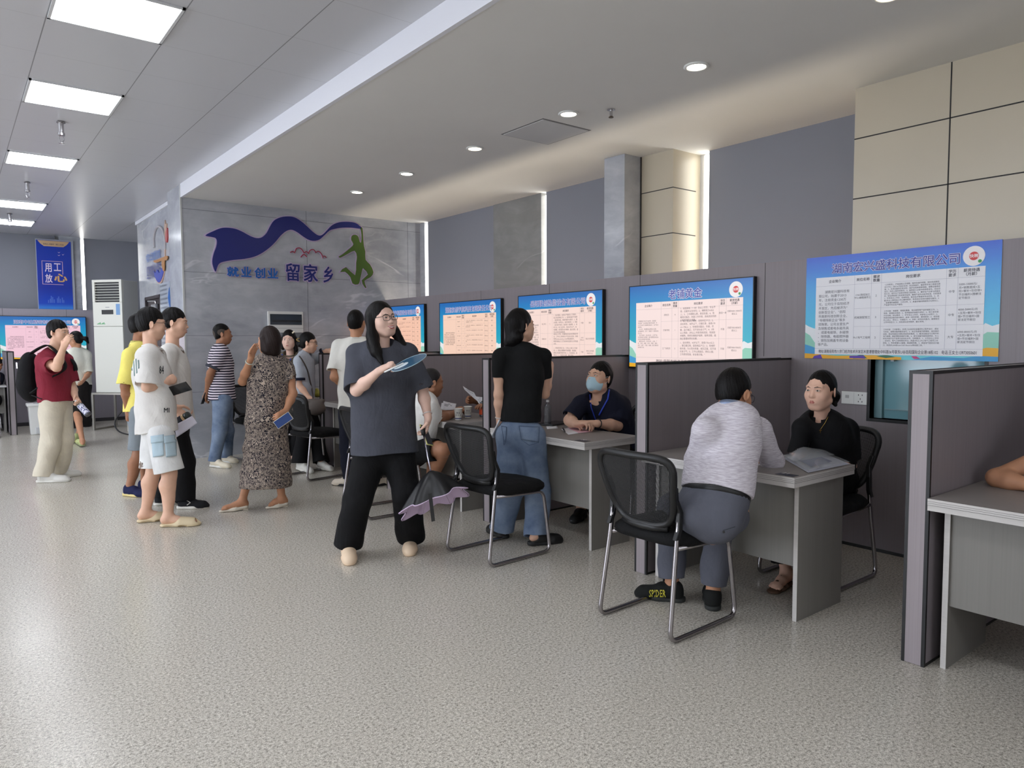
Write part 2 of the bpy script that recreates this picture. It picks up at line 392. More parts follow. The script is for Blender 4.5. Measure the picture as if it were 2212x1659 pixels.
# far wall
YF, YFB = 14.4, 14.75
struct('wall_far', MB().box((-7, YFB+0.05, 0), (6.2, 16.2, ZU)), m_paint, base=(0, 0, 0))
lpf = MB().box((-7, YF, 0), (3.4, YF+0.08, 1.957))
struct('wall_booth_far', lpf, laminate('far_laminate', (150, 145, 154), 'z', amt=0.05), base=(0, YF, 0))
struct('trim_7', MB().box((1.586, YF-0.001, 0), (1.59, YF+0.001, 1.957)).box((0.69, YF-0.001, 0), (0.694, YF+0.001, 1.957)), m_groove, base=(0, 0, 0))
struct('baseboard_far', MB().box((-7, YF-0.006, 0), (3.4, YF, 0.06)), mat('dark_skirting', (50, 48, 52), 0.5), base=(0, 0, 0))
struct('wall_column_far', MB().box((1.55, YFB-0.1, 0), (1.87, YFB+0.05, ZU)), m_marble, base=(1.7, YFB, 0))
struct('window_5', MB().box((1.875, YFB+0.03, 1.0), (1.96, YFB+0.045, ZU-0.03)), glow, base=(1.9, YFB+0.03, 1.0))
for x0, x1, lab in ((-2.2, 1.50, 'wide grey roller blind left of the blue hanging banner'), (1.935, 3.4, 'grey roller blind above the standing air conditioner')):
    r = thing('roller_blind', lab, 'blind', ((x0+x1)/2, YFB, 1.2), 0, 'grey roller blinds on the far wall')
    MB().box((x0, YFB-0.004, 1.2), (x1, YFB, ZU)).build('blind_fabric', m_blind, r)
    MB().box((x0+0.01, YFB-0.012, 1.18), (x1-0.01, YFB+0.008, 1.21)).build('bottom_rail', m_rail, r)
# the hall's other sides, outside the picture
struct('wall_hall_left', MB().box((-7.1, -5, 0), (-7, 16.2, ZU)), m_paint, base=(0, 0, 0))
struct('wall_hall_back', MB().box((-7, -5.1, 0), (6.2, -5, ZU)), m_paint, base=(0, 0, 0))
pane = mat('fill_pane', (236, 243, 255), 0.3, emit=FILL_PANE_E)  # unseen glowing panes, added to light ceiling and hall from the left
k = 6
for y in (3.2, 6.0, 8.8, 11.6):
    struct('window_%d' % k, MB().box((-6.995, y-1.1, 0.5), (-6.985, y+1.1, 2.9)), pane, base=(-6.99, y, 0.5)); k += 1
pane2 = mat('fill_pane_soft', (240, 242, 246), 0.3, emit=FILL_PANE_E*0.18)  # weaker unseen panes added behind the camera as soft fill
for x in (-4.4, -1.4, 1.6):
    struct('window_%d' % k, MB().box((x-1.1, -4.995, 0.5), (x+1.1, -4.985, 2.9)), pane2, base=(x, -4.99, 0.5)); k += 1
struct('wall_hall_end', MB().box((3.4, 12.28, 0), (3.5, 16.2, ZU)), m_paint, base=(0, 0, 0))

# ---------------------------------------------------------------- lamps
m_panel = mat('lamp_diffuser', (244, 248, 255), 0.5, emit=PANEL_E)
m_frame = mat('lamp_frame', (214, 216, 218), 0.4)
def panel_light(x, y, lab):
    r = thing('ceiling_light', lab, 'ceiling light', (x, y, ZU-0.012), 0, 'square ceiling light panels')
    h = 0.295
    MB().box((x-h, y-h, ZU-0.012), (x-h+0.016, y+h, ZU-0.001)).box((x+h-0.016, y-h, ZU-0.012), (x+h, y+h, ZU-0.001)).box((x-h, y-h, ZU-0.012), (x+h, y-h+0.016, ZU-0.001)).box((x-h, y+h-0.016, ZU-0.012), (x+h, y+h, ZU-0.001)).build('lamp_frame', m_frame, r)
    MB().box((x-h+0.016, y-h+0.016, ZU-0.009), (x+h-0.016, y+h-0.016, ZU-0.002)).build('diffuser', m_panel, r)
words = ['largest square light panel at the top left of the ceiling', 'square ceiling light panel before the first long sprinkler', 'square ceiling light panel between the two nearer sprinklers',
         'square ceiling light panel beyond the second sprinkler', 'farthest square ceiling light panel behind the last sprinkler']
for k, y in enumerate((4.58, 6.35, 8.71, 11.63, 13.36)): panel_light(0.80, y, words[k])
for y in (2.3, 0.0, -2.3, -4.4): panel_light(0.80, y, 'square ceiling light panel out of the picture on the near side')
for x in (-1.6, -4.2):
    for y in (-3.2, -0.2, 2.8, 5.8, 8.8, 11.8): panel_light(x, y, 'square ceiling light panel out of the picture on the left side')
m_down = mat('downlight_lens', (255, 246, 226), 0.5, emit=DOWN_E)
dl = ['downlight nearest the right edge in the lower ceiling', 'bright round downlight above the blackboard sign side, second nearest', 'round downlight just above the square ceiling hatch', 'round downlight left of the ceiling hatch', 'small round downlight fourth along the row', 'farthest small round downlight near the marble wall']
dl = ['round downlight cut by the top edge of the picture', 'brightest round downlight in full view, nearest of its row', 'round downlight beside the square ceiling hatch', 'dim round downlight left of the square ceiling hatch', 'round downlight next to the farthest one of its row', 'farthest round downlight, nearest the blue ribbon wall sign']
for k, y in enumerate((1.70, 2.85, 4.01, 5.22, 6.41, 7.53)):
    r = thing('downlight', dl[k], 'downlight', (3.69, y, ZL-0.01), 0, 'row of round downlights')
    MB().lathe([(0.062, 0.0), (0.075, 0.001), (0.078, -0.006), (0.062, -0.012), (0.055, -0.006), (0.055, 0.0)], (3.69, y, ZL)).build('trim_ring', m_white, r, smooth=True)
    MB().lathe([(0.056, -0.0075), (0.056, -0.002)], (3.69, y, ZL)).build('lens', m_down if k != 3 and k != 0 else mat('downlight_lens_dim', (255, 236, 204), 0.5, emit=2.5 if k == 3 else 9), r)
# sprinklers
for x, y, lab in ((0.80, 7.08, 'long chrome sprinkler nearest the camera, behind the second light panel'), (0.77, 9.95, 'chrome sprinkler behind the third light panel'), (0.74, 12.5, 'small chrome sprinkler by the farthest light panel')):
    r = thing('sprinkler', lab, 'sprinkler', (x, y, ZU-0.2), 0, 'hanging chrome sprinklers')
    MB().lathe([(0.03, -0.003), (0.034, -0.012), (0.02, -0.016), (0.02, -0.09), (0.026, -0.095), (0.026, -0.115), (0.014, -0.12)], (x, y, ZU)).build('pipe', m_chrome, r, smooth=False)
    s = MB().tube([(x-0.012, y, ZU-0.118), (x-0.016, y, ZU-0.15), (x-0.006, y, ZU-0.175)], 0.004, 6).tube([(x+0.012, y, ZU-0.118), (x+0.016, y, ZU-0.15), (x+0.006, y, ZU-0.175)], 0.004, 6).lathe([(0.008, -0.172), (0.022, -0.178), (0.022, -0.181), (0.004, -0.184)], (x, y, ZU))
    s.build('sprinkler_head', m_chrome, r)
r = thing('sprinkler', 'small metal sprinkler alone in the lower ceiling', 'sprinkler', (3.874, 3.752, ZL-0.06), 0)
MB().lathe([(0.03, -0.001), (0.03, -0.006), (0.011, -0.008), (0.011, -0.05)], (3.874, 3.752, ZL)).build('pipe', m_chrome, r)
MB().lathe([(0.009, -0.05), (0.018, -0.056), (0.018, -0.06)], (3.874, 3.752, ZL)).build('sprinkler_head', mat('bronze', (90, 76, 62), 0.4, metal=0.8), r)
# access hatch
r = thing('ceiling_hatch', 'square grey access hatch in the lower ceiling', 'hatch', (3.87, 4.48, ZL-0.006), 0)
MB().box((3.63, 4.23, ZL-0.006), (4.11, 4.73, ZL+0.001)).build('hatch_panel', mat('hatch_paint', (205, 205, 206), 0.6), r)
MB().box((3.615, 4.215, ZL-0.002), (4.125, 4.23, ZL+0.001)).box((3.615, 4.73, ZL-0.002), (4.125, 4.745, ZL+0.001)).box((3.615, 4.23, ZL-0.002), (3.63, 4.73, ZL+0.001)).box((4.11, 4.23, ZL-0.002), (4.125, 4.73, ZL+0.001)).build('hatch_frame', mat('hatch_edge', (120, 118, 118), 0.7), r)

# ---------------------------------------------------------------- booths
HP = 1.263
def partition(y0, lab, x0=3.20, x1=XP-0.002, thick=0.094):
    y1 = y0+thick; e = 0.014
    r = thing('booth_partition', lab, 'partition', ((x0+x1)/2, (y0+y1)/2, 0), 0, 'grey booth partitions along the right wall')
    MB().box((x0+e, y0+0.002, 0.012), (x1, y1-0.002, HP-e)).build('side_panel', m_lam, r)
    MB().box((x0+0.001, y0+e, 0.002), (x0+e+0.001, y1-e, HP-e)).build('end_panel', m_lamend, r)
    t = MB()
    t.box((x0, y0, 0), (x0+e, y0+e, HP)).box((x0, y1-e, 0), (x0+e, y1, HP)).box((x0, y0+e, HP-e), (x0+e, y1-e, HP))
    t.box((x0+e, y0, HP-e), (x1, y0+0.01, HP)).box((x0+e, y1-0.01, HP-e), (x1, y1, HP)).box((x0+e, y0, 0), (x1, y0+0.01, 0.012)).box((x0+e, y1-0.01, 0), (x1, y1, 0.012))
    t.build('edge_trim', m_blk, r)
    MB().box((x0+e, y0+0.01, HP-e), (x1, y1-0.01, HP-0.003)).build('top_cap', laminate('cap_laminate', (150, 143, 140), 'x'), r)
    return r
PY = [1.253, 2.797, 4.36, 5.92, 7.45]
pl = ['grey booth partition nearest the camera at the right, beside the half-hidden desk', 'grey booth partition behind the seated man in the white shirt, left side of his desk',
      'grey booth partition right behind the standing woman in black and jeans', 'grey booth partition behind the smiling woman with the fan', 'grey booth partition at the elbow of the person in the grey polo']
for y, l in zip(PY, pl): partition(y, l)

def desk(y0, y1, lab, x0=3.145, x1=3.73, flip=False, z=0.735, number=None, foot0=True, foot1=True):
    r = thing('desk', lab, 'desk', ((x0+x1)/2, (y0+y1)/2, 0), 0, 'grey laminate booth desks')
    MB().box((x0, y0, z-0.025), (x1, y1, z)).build('desk_top', m_top, r, bevel=0.001)
    MB().box((x0-0.0015, y0-0.0015, z-0.026), (x1+0.001, y0, z-0.0005)).box((x0-0.0015, y0, z-0.026), (x0, y1, z-0.0005)).build('edge_band', m_edge, r)
    MB().box((x0+0.0, y0, z-0.05), (x1-0.0, y0+0.035, z-0.025)).box((x0, y0+0.035, z-0.05), (x0+0.035, y1, z-0.025)).build('edge_strip', m_edge, r)
    g_ = MB()
    for zz in (0.010, 0.018, 0.026): g_.box((x0-0.0022, y0-0.0022, z-zz-0.0012), (x1, y0-0.001, z-zz)).box((x0-0.0022, y0-0.0022, z-zz-0.0012), (x0-0.001, y1, z-zz))
    g_.build('edge_groove', m_groove2, r)
    for q, yy in ((foot0, y0+0.028), (foot1, y1-0.055)):
        if not q: continue
        p = MB().box((x0+0.092, yy, 0), (x1-0.06, yy+0.022, z-0.05)).build('side_panel', m_deskx, r)
        MB().box((x0+0.0905, yy, 0), (x0+0.092, yy+0.022, z-0.05)).build('edge_band', m_edge, p)
    MB().box((x0+0.105, y0+0.05, 0.27), (x0+0.123, y1-0.055, z-0.05)).build('modesty_panel', m_deskx, r)
    if number:
        s = MB().box((x0+0.02, y0+0.02, z+0.0002), (x0+0.075, y0+0.115, z+0.0012)).build('number_label', mat('navy_label', (22, 24, 44), 0.4), r)
        t = MB(); put_text(t, number, (x0+0.062, y0+0.108, z+0.0012), (0, -1, 0), (1, 0, 0), 0.042, 0.0006, bold=0.02)
        t.build('printed_number', mat('label_white', (225, 225, 225), 0.5), s)
    return r
desk(1.83, 2.79, 'grey desk between the seated man in white and the seated woman in black', number='21')
desk(3.325, 4.352, 'grey desk of the man in the blue face mask', x0=3.20, x1=3.72, number='20')
desk(4.765, 5.91, 'grey desk with two paper cups standing at its corner', x0=3.14, x1=3.75)
desk(6.35, 7.44, 'grey desk behind the grey polo, with a small snack wrapper on it', x0=3.20, x1=3.75)
desk(0.30, 1.245, 'grey desk cut by the right edge of the picture', x0=3.165, x1=3.76)
# ================================================================ JOB BOARDS, SCREENS, SIGNS
def gradient_mat(name, stops, emit=0.0, rough=0.3):
    if name in MATS: return MATS[name]
    m = mat(name, (128, 128, 128), rough); t = NT(m)
    tc = t.add('ShaderNodeTexCoord'); sx = t.add('ShaderNodeSeparateXYZ'); t.link(tc.outputs['Generated'], sx.inputs[0])
    c = t.ramp(sx.outputs[2], stops)
    if emit:
        t.p.inputs['Base Color'].default_value = (0.02, 0.02, 0.02, 1); t.link(c, t.p.inputs['Emission Color']); t.p.inputs['Emission Strength'].default_value = emit
    else: t.base(c)
    return m
def ink(name, col, emit=0.0):
    m = mat(name, col, 0.5)
    if emit:
        p = m.node_tree.nodes['Principled BSDF']; p.inputs['Base Color'].default_value = (0.02, 0.02, 0.02, 1)
        p.inputs['Emission Color'].default_value = lin(col); p.inputs['Emission Strength'].default_value = emit
    return m
COLS = [0.063, 0.29, 0.383, 0.437, 0.76, 0.813, 0.933]
HEAD = ['企业简介', '岗位名称', '需求\n数量', '岗位要求', '学历\n要求', '薪资待遇\n（月薪）']
def job_board(root, o, x, W, H, title, rows, intro, address=None, screen=False, tint=(255, 228, 222), rowy=None, fs=0.0135, tsize=0.068, req=None):
    """o: top left corner, x: reading direction; writes the whole printed or displayed job notice"""
    o, x = Vector(o), Vector(x); up = Vector((0, 0, 1)); E = SCREEN_E if screen else 0.0; S = 'screen_' if screen else 'print_'
    ty = '' if not screen else '_%d_%d_%d' % tint
    P = lambda a, b: (a*W, -b*H)
    q = [P(0, 0), P(1, 0), P(1, 1), P(0, 1)]
    bg = MB().prism(q[::-1], o, x, up, 0.0, 0.002).build('picture' if screen else 'board_face', gradient_mat(S+'gradient', [(0.0, (70, 196, 200)), (0.45, (10, 166, 196)), (0.72, (0, 146, 200)), (0.88, (8, 122, 194)), (1.0, (20, 100, 180))] if screen else [(0.0, (80, 200, 210)), (0.45, (20, 176, 224)), (0.72, (0, 148, 222)), (0.88, (0, 112, 214)), (1.0, (16, 84, 204))], E), root)
    L = lambda name, polys, m, h: [MB().prism([P(*k) for k in p][::-1], o, x, up, h-0.0004, h).build(name, m, bg) for p in polys]
    L('cloud', [[(0, .66), (.02, .68), (.05, .70), (.08, .71), (.08, 1), (0, 1)], [(.92, .72), (.94, .68), (.97, .705), (1, .69), (1, 1), (.92, 1)]], ink(S+'cloud', (236, 240, 242), E), 0.0024)
    L('hill', [[(0, .74), (.03, .77), (.06, .84), (.09, .86), (.09, 1), (0, 1)], [(.92, .79), (.95, .755), (1, .76), (1, 1), (.92, 1)]], ink(S+'hill', (150, 212, 190), E), 0.0027)
    L('river', [[(0, .86), (.04, .88), (.09, .91), (.09, 1), (0, 1)], [(.93, .95), (.97, .92), (1, .93), (1, 1), (.6, 1), (.7, .965), (.85, .975)]], ink(S+'river', (70, 160, 214), E), 0.0030)
    L('stripe', [[(0, .95), (.05, .955), (.2, .97), (.4, .96), (.55, .975), (.55, 1), (0, 1)], [(.92, .90), (.95, .885), (1, .89), (1, .96), (.92, .955)]], ink(S+'stripe', (240, 178, 40), E), 0.0033)
    if not screen:
        L('leaf', [[(.42, .97), (.47, .955), (.52, .975), (.47, .985)], [(.30, .975), (.34, .95), (.37, .99), (.29, .995)]], ink('print_leaf', (60, 120, 90)), 0.0035)
        L('ribbon', [[(.27, .97), (.35, .965), (.36, .995), (.27, .99)], [(.06, .975), (.1, .96), (.11, 1), (.05, 1)]], ink('print_violet', (92, 60, 170)), 0.0036)
        L('runner_shoe', [[(.60, .965), (.625, .965), (.645, .985), (.615, .99)]], ink('print_pink', (206, 66, 130)), 0.0037)
    pan = L('table_panel', [[(COLS[0], .205), (COLS[-1], .205), (COLS[-1], .958), (COLS[0], .958)]], ink(S+'panel'+ty, tint if screen else (240, 239, 242), E), 0.0040)[0]
    hb = .29; rowy = rowy or [hb, .52, .69, .90]
    g = MB()
    def ln(a, b, c, d, t=0.0008): g.prism([(a*W-t, -d*H-t), (c*W+t, -d*H-t), (c*W+t, -b*H+t), (a*W-t, -b*H+t)], o, x, up, 0.0042, 0.0044)
    for c in COLS[1:-1]: ln(c, .205, c, rowy[-1], 0.0005)
    ln(COLS[0], hb, COLS[-1], hb, 0.0005)
    for r in rowy[1:-1]: ln(COLS[1], r, COLS[-1], r, 0.0004)
    ln(COLS[0], rowy[-1], COLS[-1], rowy[-1], 0.0005)
    g.build('table_line', ink(S+'line', (150, 150, 170), E*0.6), pan)
    T = MB(); Wt = MB()
    def put(b, s, cx, cy, size, bold=0.0, align='CENTER', fit=None, off=0.0048, line=1.15):
        n = s.count('\n')
        put_text(b, s, o+x*(cx*W)+up*(-cy*H-size*0.36+n*size*line*0.5), x, up, size, off, fit=fit, bold=bold, align=align, line=line)
    put(Wt, title, .49, .127, tsize, 0.045, off=0.0042)
    Wt.build('title_outline', ink(S+'title_white', (246, 240, 246), E), bg)
    b = MB(); put(b, title, .49, .127, tsize, 0.012, off=0.0052); b.build('title', ink(S+'title_blue', (32, 52, 158), E), bg)
    for k, h in enumerate(HEAD): put(T, h, (COLS[k]+COLS[k+1])/2, .248, 0.0215, 0.02, line=1.05)
    def para(s, c0, c1, yc, size, mx=0.88):
        n = max(1, int((COLS[c1]-COLS[c0])*W*mx/size)); lines = []
        for part in s.split('\n'):
            cur, wd = '', 0.0
            for ch in part:
                cw = 0.56 if ord(ch) < 128 else 1.0
                if wd+cw > n+0.01: lines.append(cur); cur, wd = '', 0.0
                cur += ch; wd += cw
            lines.append(cur)
        y = yc - (len(lines)-1)/2*size*1.28/H
        for i, s2 in enumerate(lines):
            put_text(T, s2, o+x*((COLS[c0]+(COLS[c1]-COLS[c0])*(1-mx)/2)*W)+up*(-(y+i*size*1.28/H)*H-size*0.36), x, up, size, 0.0048)
    para(intro[0], 0, 1, (hb+rowy[-1])/2+.01, intro[1], 0.84)
    for k, r in enumerate(rows):
        yc = (rowy[k]+rowy[k+1])/2
        put(T, r[0], (COLS[1]+COLS[2])/2, yc, r[5] if len(r) > 5 else 0.0175); put(T, r[1], (COLS[2]+COLS[3])/2, yc, 0.018)
        para(r[2], 3, 4, yc, fs, 0.9); put(T, r[3], (COLS[4]+COLS[5])/2, yc, 0.0175)
        if '+' in r[4]: para(r[4], 5, 6, yc, 0.0158, 0.92)
        else: put(T, r[4], (COLS[5]+COLS[6])/2, yc, 0.0165, line=1.3)
    if address: put(T, address[0], (COLS[0]+COLS[-1])/2, (rowy[-1]+.958)/2, 0.026, 0.012, fit=address[1]*W)
    T.build('printed_text', ink(S+'ink', (74, 72, 84), E*0.6), pan)
    # round badge: a white disc with the red seal (its machine-readable code is left out)
    c = o+x*(.881*W)+up*(-.116*H); R = 0.049*W; nn = x.cross(up)
    dsk = MB().lathe([(R, 0.0042), (R, 0.0048)], c, nn, 40).build('badge', ink(S+'badge', (244, 240, 240), E), bg)
    MB().lathe([(R*.43, 0.0050), (R*.43, 0.0054)], c, nn, 32).build('badge_seal', ink(S+'seal', (214, 66, 66), E), dsk)
    s = MB(); put_text(s, '快聘', c-up*(R*.14), x, up, R*.40, 0.0058, bold=0.02, align='CENTER'); s.build('badge_text', ink(S+'badge_white', (250, 240, 240), E), dsk)
    MB().lathe([(R*.17, 0.0050), (R*.17, 0.0054)], c+x*(R*.55)-up*(R*.55), nn, 20).build('badge_dot', ink(S+'green', (60, 160, 90), E), dsk)
    return bg

TVW, TVH = 1.24, 0.715
def tv(y_left, ztop, lab, **kw):
    r = thing('wall_screen', lab, 'screen', (4.70, y_left-TVW/2, ztop-TVH), 0, 'job screens on the booth wall')
    y0, y1 = y_left-TVW, y_left
    MB().box((4.703, y0, ztop-TVH), (XP-0.001, y1, ztop)).build('housing', m_black, r, bevel=0.004)
    b = 0.008; f = MB()
    f.box((4.698, y0, ztop-TVH), (4.704, y0+b, ztop)).box((4.698, y1-b, ztop-TVH), (4.704, y1, ztop)).box((4.698, y0+b, ztop-b), (4.704, y1-b, ztop)).box((4.698, y0+b, ztop-TVH), (4.704, y1-b, ztop-TVH+0.014))
    f.build('bezel', m_black, r)
    job_board(r, (4.7025, y1-b, ztop-b), (0, -1, 0), TVW-2*b, TVH-b-0.014, screen=True, **kw)
    return r
INTRO = '　　湖南宏兴盛科技有限公司，始建于2013年，注册资金1200万元，公司位于岳阳经济开发区，先后被评为“创新型企业”、“岳阳市高新科技创新企业、“专精特新企业”等多项殊荣。公司主营生产及销售成套电永磁吊具、成套电磁铁、永磁铁、除铁器、电磁搅拌器、钢包加揭盖专用设备等产品。'
REQ = ['“工作职责1、严格按照工艺规程、程序及操作规程，按时完成数控加工中心（如CNC铣床/车床）的日常操作，确保零件加工精度与质量。2、负责设备的日常点检、维护及简单故障排除，保障设备稳定运行，及时上报异常情况。3、监控加工过程中的参数变化，优化切削工艺，提升生产效率并降低刀具损耗。4、做好生产记录与质量自检，配合质检部门完成零件检测，确保产品符合技术标准。任职要求1、中专及以上学历，机械制造、数控技术等相关专业优先。2、具备2年以上数控加工中心操作经验，熟悉数控系统的编程与操作。3、能看懂机械图纸、工艺文件。4、具备较强的质量意识与责任心，严格遵守安全生产规范。',
       '工作内容：电磁铁、电磁起重器、电永磁铁等产品的装配工作。1、熟悉、看懂相关图纸；2、各种磁铁的装配与调试；3、钳工基本操作与切割。职位要求，1、中专及以上学历，年龄在22-45周岁；2、熟悉机械设备的基本知识，具有一定的安装、调试经验；3、有较强的上进心、责任心、沟通能力；4、具有一定的抗压能力，能够胜任工作中的压力；5、具有团队协作精神，服从安排。”',
       '工作内容：工作职责1、负责工业自动化设备的PLC程序设计、调试与优化，保障设备的稳定运行。2、独立完成电气原理图、接线图的绘制，配合机械设计团队完成系统集成。3、解决设备运行过程中的电气故障，制定预防性维护方案。4、参与设备升级改造项目，引入新技术提升生产效率与自动化水平。任职要求，1、大专及以上学历，自动化、电气工程等相关专业，具备3年以上PLC电气工程师工作经验。2、熟练掌握PLC编程，精通梯形图。3、具备电气图纸设计能力，熟悉EPLAN或AutoCAD Electrical等绘图工具。”']
r = thing('job_poster', 'large printed job poster on the panelling above the seated woman in black', 'poster', (XP, 2.1, 1.26), 0)
MB().box((XP-0.006, 1.51, 1.262), (XP-0.0005, 2.693, 1.958)).build('board', m_white, r)
job_board(r, (XP-0.006, 2.693, 1.958), (0, -1, 0), 1.183, 0.696, '湖南宏兴盛科技有限公司',
          [('CNC数控加工\n中心编程操作工', '2', REQ[0], '中专', '5000-10000元/月+销售提成+五险+餐补+包住宿+节日福利+国家法定节假日', 0.0155), ('机械装配钳工', '3', REQ[1], '中专', '4000-5000元/月+五险+餐补+包住宿+节日福利+国家法定节假日', 0.0175), ('PLC电气工程师', '2', REQ[2], '大专', '6000-8000元/月+五险+餐补+包住宿+节日福利+国家法定节假日', 0.0165)],
          (INTRO, 0.0215), ('地址:湖南岳阳市八字门经济技术开发区木里港管理处中科路36号联东U谷岳阳国际企业港18栋102　电话:王女士13973050601', .82), fs=0.0112, tsize=0.072)
MB().box((XP-0.0075, 2.64, 1.915), (XP-0.005, 2.69, 1.957)).build('tape', mat('clear_tape', (190, 195, 225), 0.2), r)
LP = '“老铺黄金”创立于2009年，是我国率先推广“古法黄金”概念的品牌，专注于古法手工金器研发设计、生产加工和零售。\n　2016年，老铺黄金品牌独立运营，成为集研发、生产、销售于一体的综合性企业。\n　2021年8月，2023年6月，公司产品多次获得行业荣誉，是中国黄金协会认证的古法黄金代表品牌。\n　截至2024年，已在北京、上海、广州、深圳、成都、杭州、西安、南京、武汉、厦门、天津、香港、澳门等地开设多家门店。'
tv(4.326, 1.863, 'wide job screen headed with four big characters, behind the near desks', title='老铺黄金', rows=[('质检员', '4', '1、统招本科（一本）及以上学历，专业不限，应届毕业生优先；2、裸眼视力4.8以上；3、工作细致认真，责任性强；4、性格阳光豁达，热爱工作环境，具有良好的职业素养和职业道德。', '统招一本', '月薪9000-10000元\n或以上'), ('行政司机', '1', '1、有C1及以上驾照，岳阳市区户口；2、适合男性，38岁以下，已婚已育，身高170cm-178cm；3、性格阳光豁达，外貌、衣着、品行端正，无不良社会习气；4、5年以上驾龄，2年以上专职司机经验，驾驶技术娴熟，熟悉车辆维护保养、保养流程，能独立管理好责任车辆。', '不限', '月薪7000-8000元\n或以上'), ('工厂安检员', '5', '1、适合男性，45岁以下，身高170cm以上，需已婚已育，岳阳地区户口；2、性格积极乐观，为人阳光和善，诚实正直，无不良社会习气；3、工作认真踏实，责任心强；工作原则性强，安全意识强。”', '不限', '月薪7000-7500元\n或以上')],
   intro=(LP, 0.0135), fs=0.0185, rowy=[.29, .443, .655, .88], tint=(255, 232, 228), address=('地址:岳阳市经济开发区屈原路老铺黄金', .5), tsize=0.085)
tv(5.887, 1.859, 'wide job screen half hidden by the standing woman in black', title='岳阳联创热能设备有限公司', rows=[('电工焊工', '5', '1、能识图纸，能按生产图纸及工艺要求，独立完成焊接工作；2、能熟练操作气保焊、氩弧焊设备，焊接质量符合要求；3、服从管理，有责任心、能吃苦耐劳；4、具备一定的电气知识，能排除一般故障；5、有焊工证、电工证优先，年龄45岁以下，身体健康，具有团队合作精神，服从安排，遵守公司各项规章制度。', '不限', '面议'), ('机械设计', '1', '本科以上学历，机械制造及自动化等相关专业；三年以上机械设计产品设计经验，熟练使用Solidworks/AutoCAD等绘图软件，熟悉机械加工工艺及材料的选用与力学性能分析。', '大专\n及以上', '面议与无责底薪'), ('电工', '4', '1、持有低压电工证，三年以上电工工作经验；2、能独立看懂电气原理图、接线图，能独立完成控制柜布线；3、吃苦耐劳，有责任心；4、能适应出差，服从安排。', '不限', '综合工资待遇\n5000元以上')],
   intro=('　　岳阳联创热能设备有限公司成立于2003年，是一家集热能设备研发、设计、制造、安装和售后服务为一体的高新技术企业。公司位于岳阳经济技术开发区，占地面积3万平方米，拥有各类专业技术人员及先进的生产设备。公司产品广泛应用于冶金、化工、建材、机械等行业，深受用户好评。', 0.019), fs=0.0185, rowy=[.29, .56, .72, .92], tint=(255, 226, 216))
rr = [(n, c, q, e, '面议') for n, c, q, e in (('焊接技师', '3', '1、中专以上学历，焊接及相关专业；2、有三年以上工作经验，能看懂图纸，责任心强。', '中专以上'), ('机械装配', '3', '1、中专以上学历，机械相关专业；2、有装配经验者优先，吃苦耐劳服从安排。', '中专以上'), ('钳工', '2', '1、大专以上学历；2、熟悉设备装配工艺，三年以上工作经验。', '大专以上'), ('电气工程师', '2', '1、本科以上学历，自动化专业；2、熟悉程序编写，能独立完成电气设计。', '本科以上'), ('检验员', '5', '1、大专以上学历；2、熟悉各类检具的使用，责任心强，工作细致。', '大专以上'), ('机械设计工程师', '4', '1、本科以上学历；2、熟练使用绘图软件，有相关工作经验优先。', '本科以上'), ('质量管理', '2', '1、本科以上学历；2、熟悉质量体系，有五年以上相关经验。', '本科以上'), ('生产调度', '5', '1、大专以上学历；2、沟通协调能力强，能承受工作压力。', '大专以上'))]
tv(7.421, 1.852, 'job screen with a nine row table, left of the standing woman in black', title='湖南京创宇航科技有限责任公司', rows=[x[:5]+(0.013,) for x in rr], intro=('　　湖南京创宇航科技有限责任公司成立于2019年，位于岳阳经济技术开发区，是一家专业从事航空航天零部件研发与制造的高新技术企业。公司主要产品有航天器结构件、环控设备等，拥有多项专利技术，为多家科研院所提供配套服务。公司秉承诚信、创新的理念。', 0.0155), fs=0.0125, rowy=[.29, .37, .45, .53, .61, .69, .77, .85, .92], tint=(255, 216, 194))
tv(9.015, 1.859, 'farthest job screen, partly behind the head of the smiling woman', title='湖南岳阳华化机器设备有限公司', rows=[x[:5]+(0.013,) for x in rr], intro=('　　公司成立于1998年，位于岳阳经济技术开发区，主要从事石化设备的设计、制造与安装服务。', 0.0155), fs=0.0125, rowy=[.29, .37, .45, .53, .61, .69, .77, .85, .92], tint=(255, 204, 178))
# far screen on the opposite booths
r = thing('wall_screen', 'pink job screen on the far booth wall at the left edge', 'screen', (1.25, YF-0.05, 1.11), 0, 'job screen of the far booths')
MB().box((0.63, YF-0.05, 1.10), (1.87, YF-0.001, 1.835)).build('housing', m_black, r)
job_board(r, (0.64, YF-0.0505, 1.825), (1, 0, 0), 1.22, 0.70, '湖南中达精密制造有限公司', [(a, b, c, d, '面议') for a, b, c, d in (('普工', '10', '1、18-45岁，身体健康，能吃苦耐劳，服从安排；2、有工厂工作经验者优先；3、能适应两班倒，包吃住。', '不限'), ('质检员', '2', '1、中专以上学历，会使用常规量具；2、工作认真负责，有相关经验者优先。', '中专'), ('机加工技术员', '3', '1、熟悉数控车床、铣床操作；2、能看懂机械图纸，能独立编程；3、有三年以上经验。', '中专'), ('仓库管理员', '1', '1、高中以上学历；2、会使用办公软件；3、认真细致。', '高中'), ('生产主管', '1', '1、五年以上生产管理经验；2、沟通能力强。', '大专'))],
          ('　　湖南中达精密制造有限公司位于岳阳经济技术开发区，主要从事精密零部件的加工与制造。公司拥有先进的数控加工设备和完善的质量管理体系，产品广泛应用于汽车、医疗、通讯等领域。公司注重人才培养，福利待遇优厚。', 0.019), screen=True, fs=0.0165, rowy=[.29, .43, .54, .66, .78, .92], tint=(250, 206, 222))

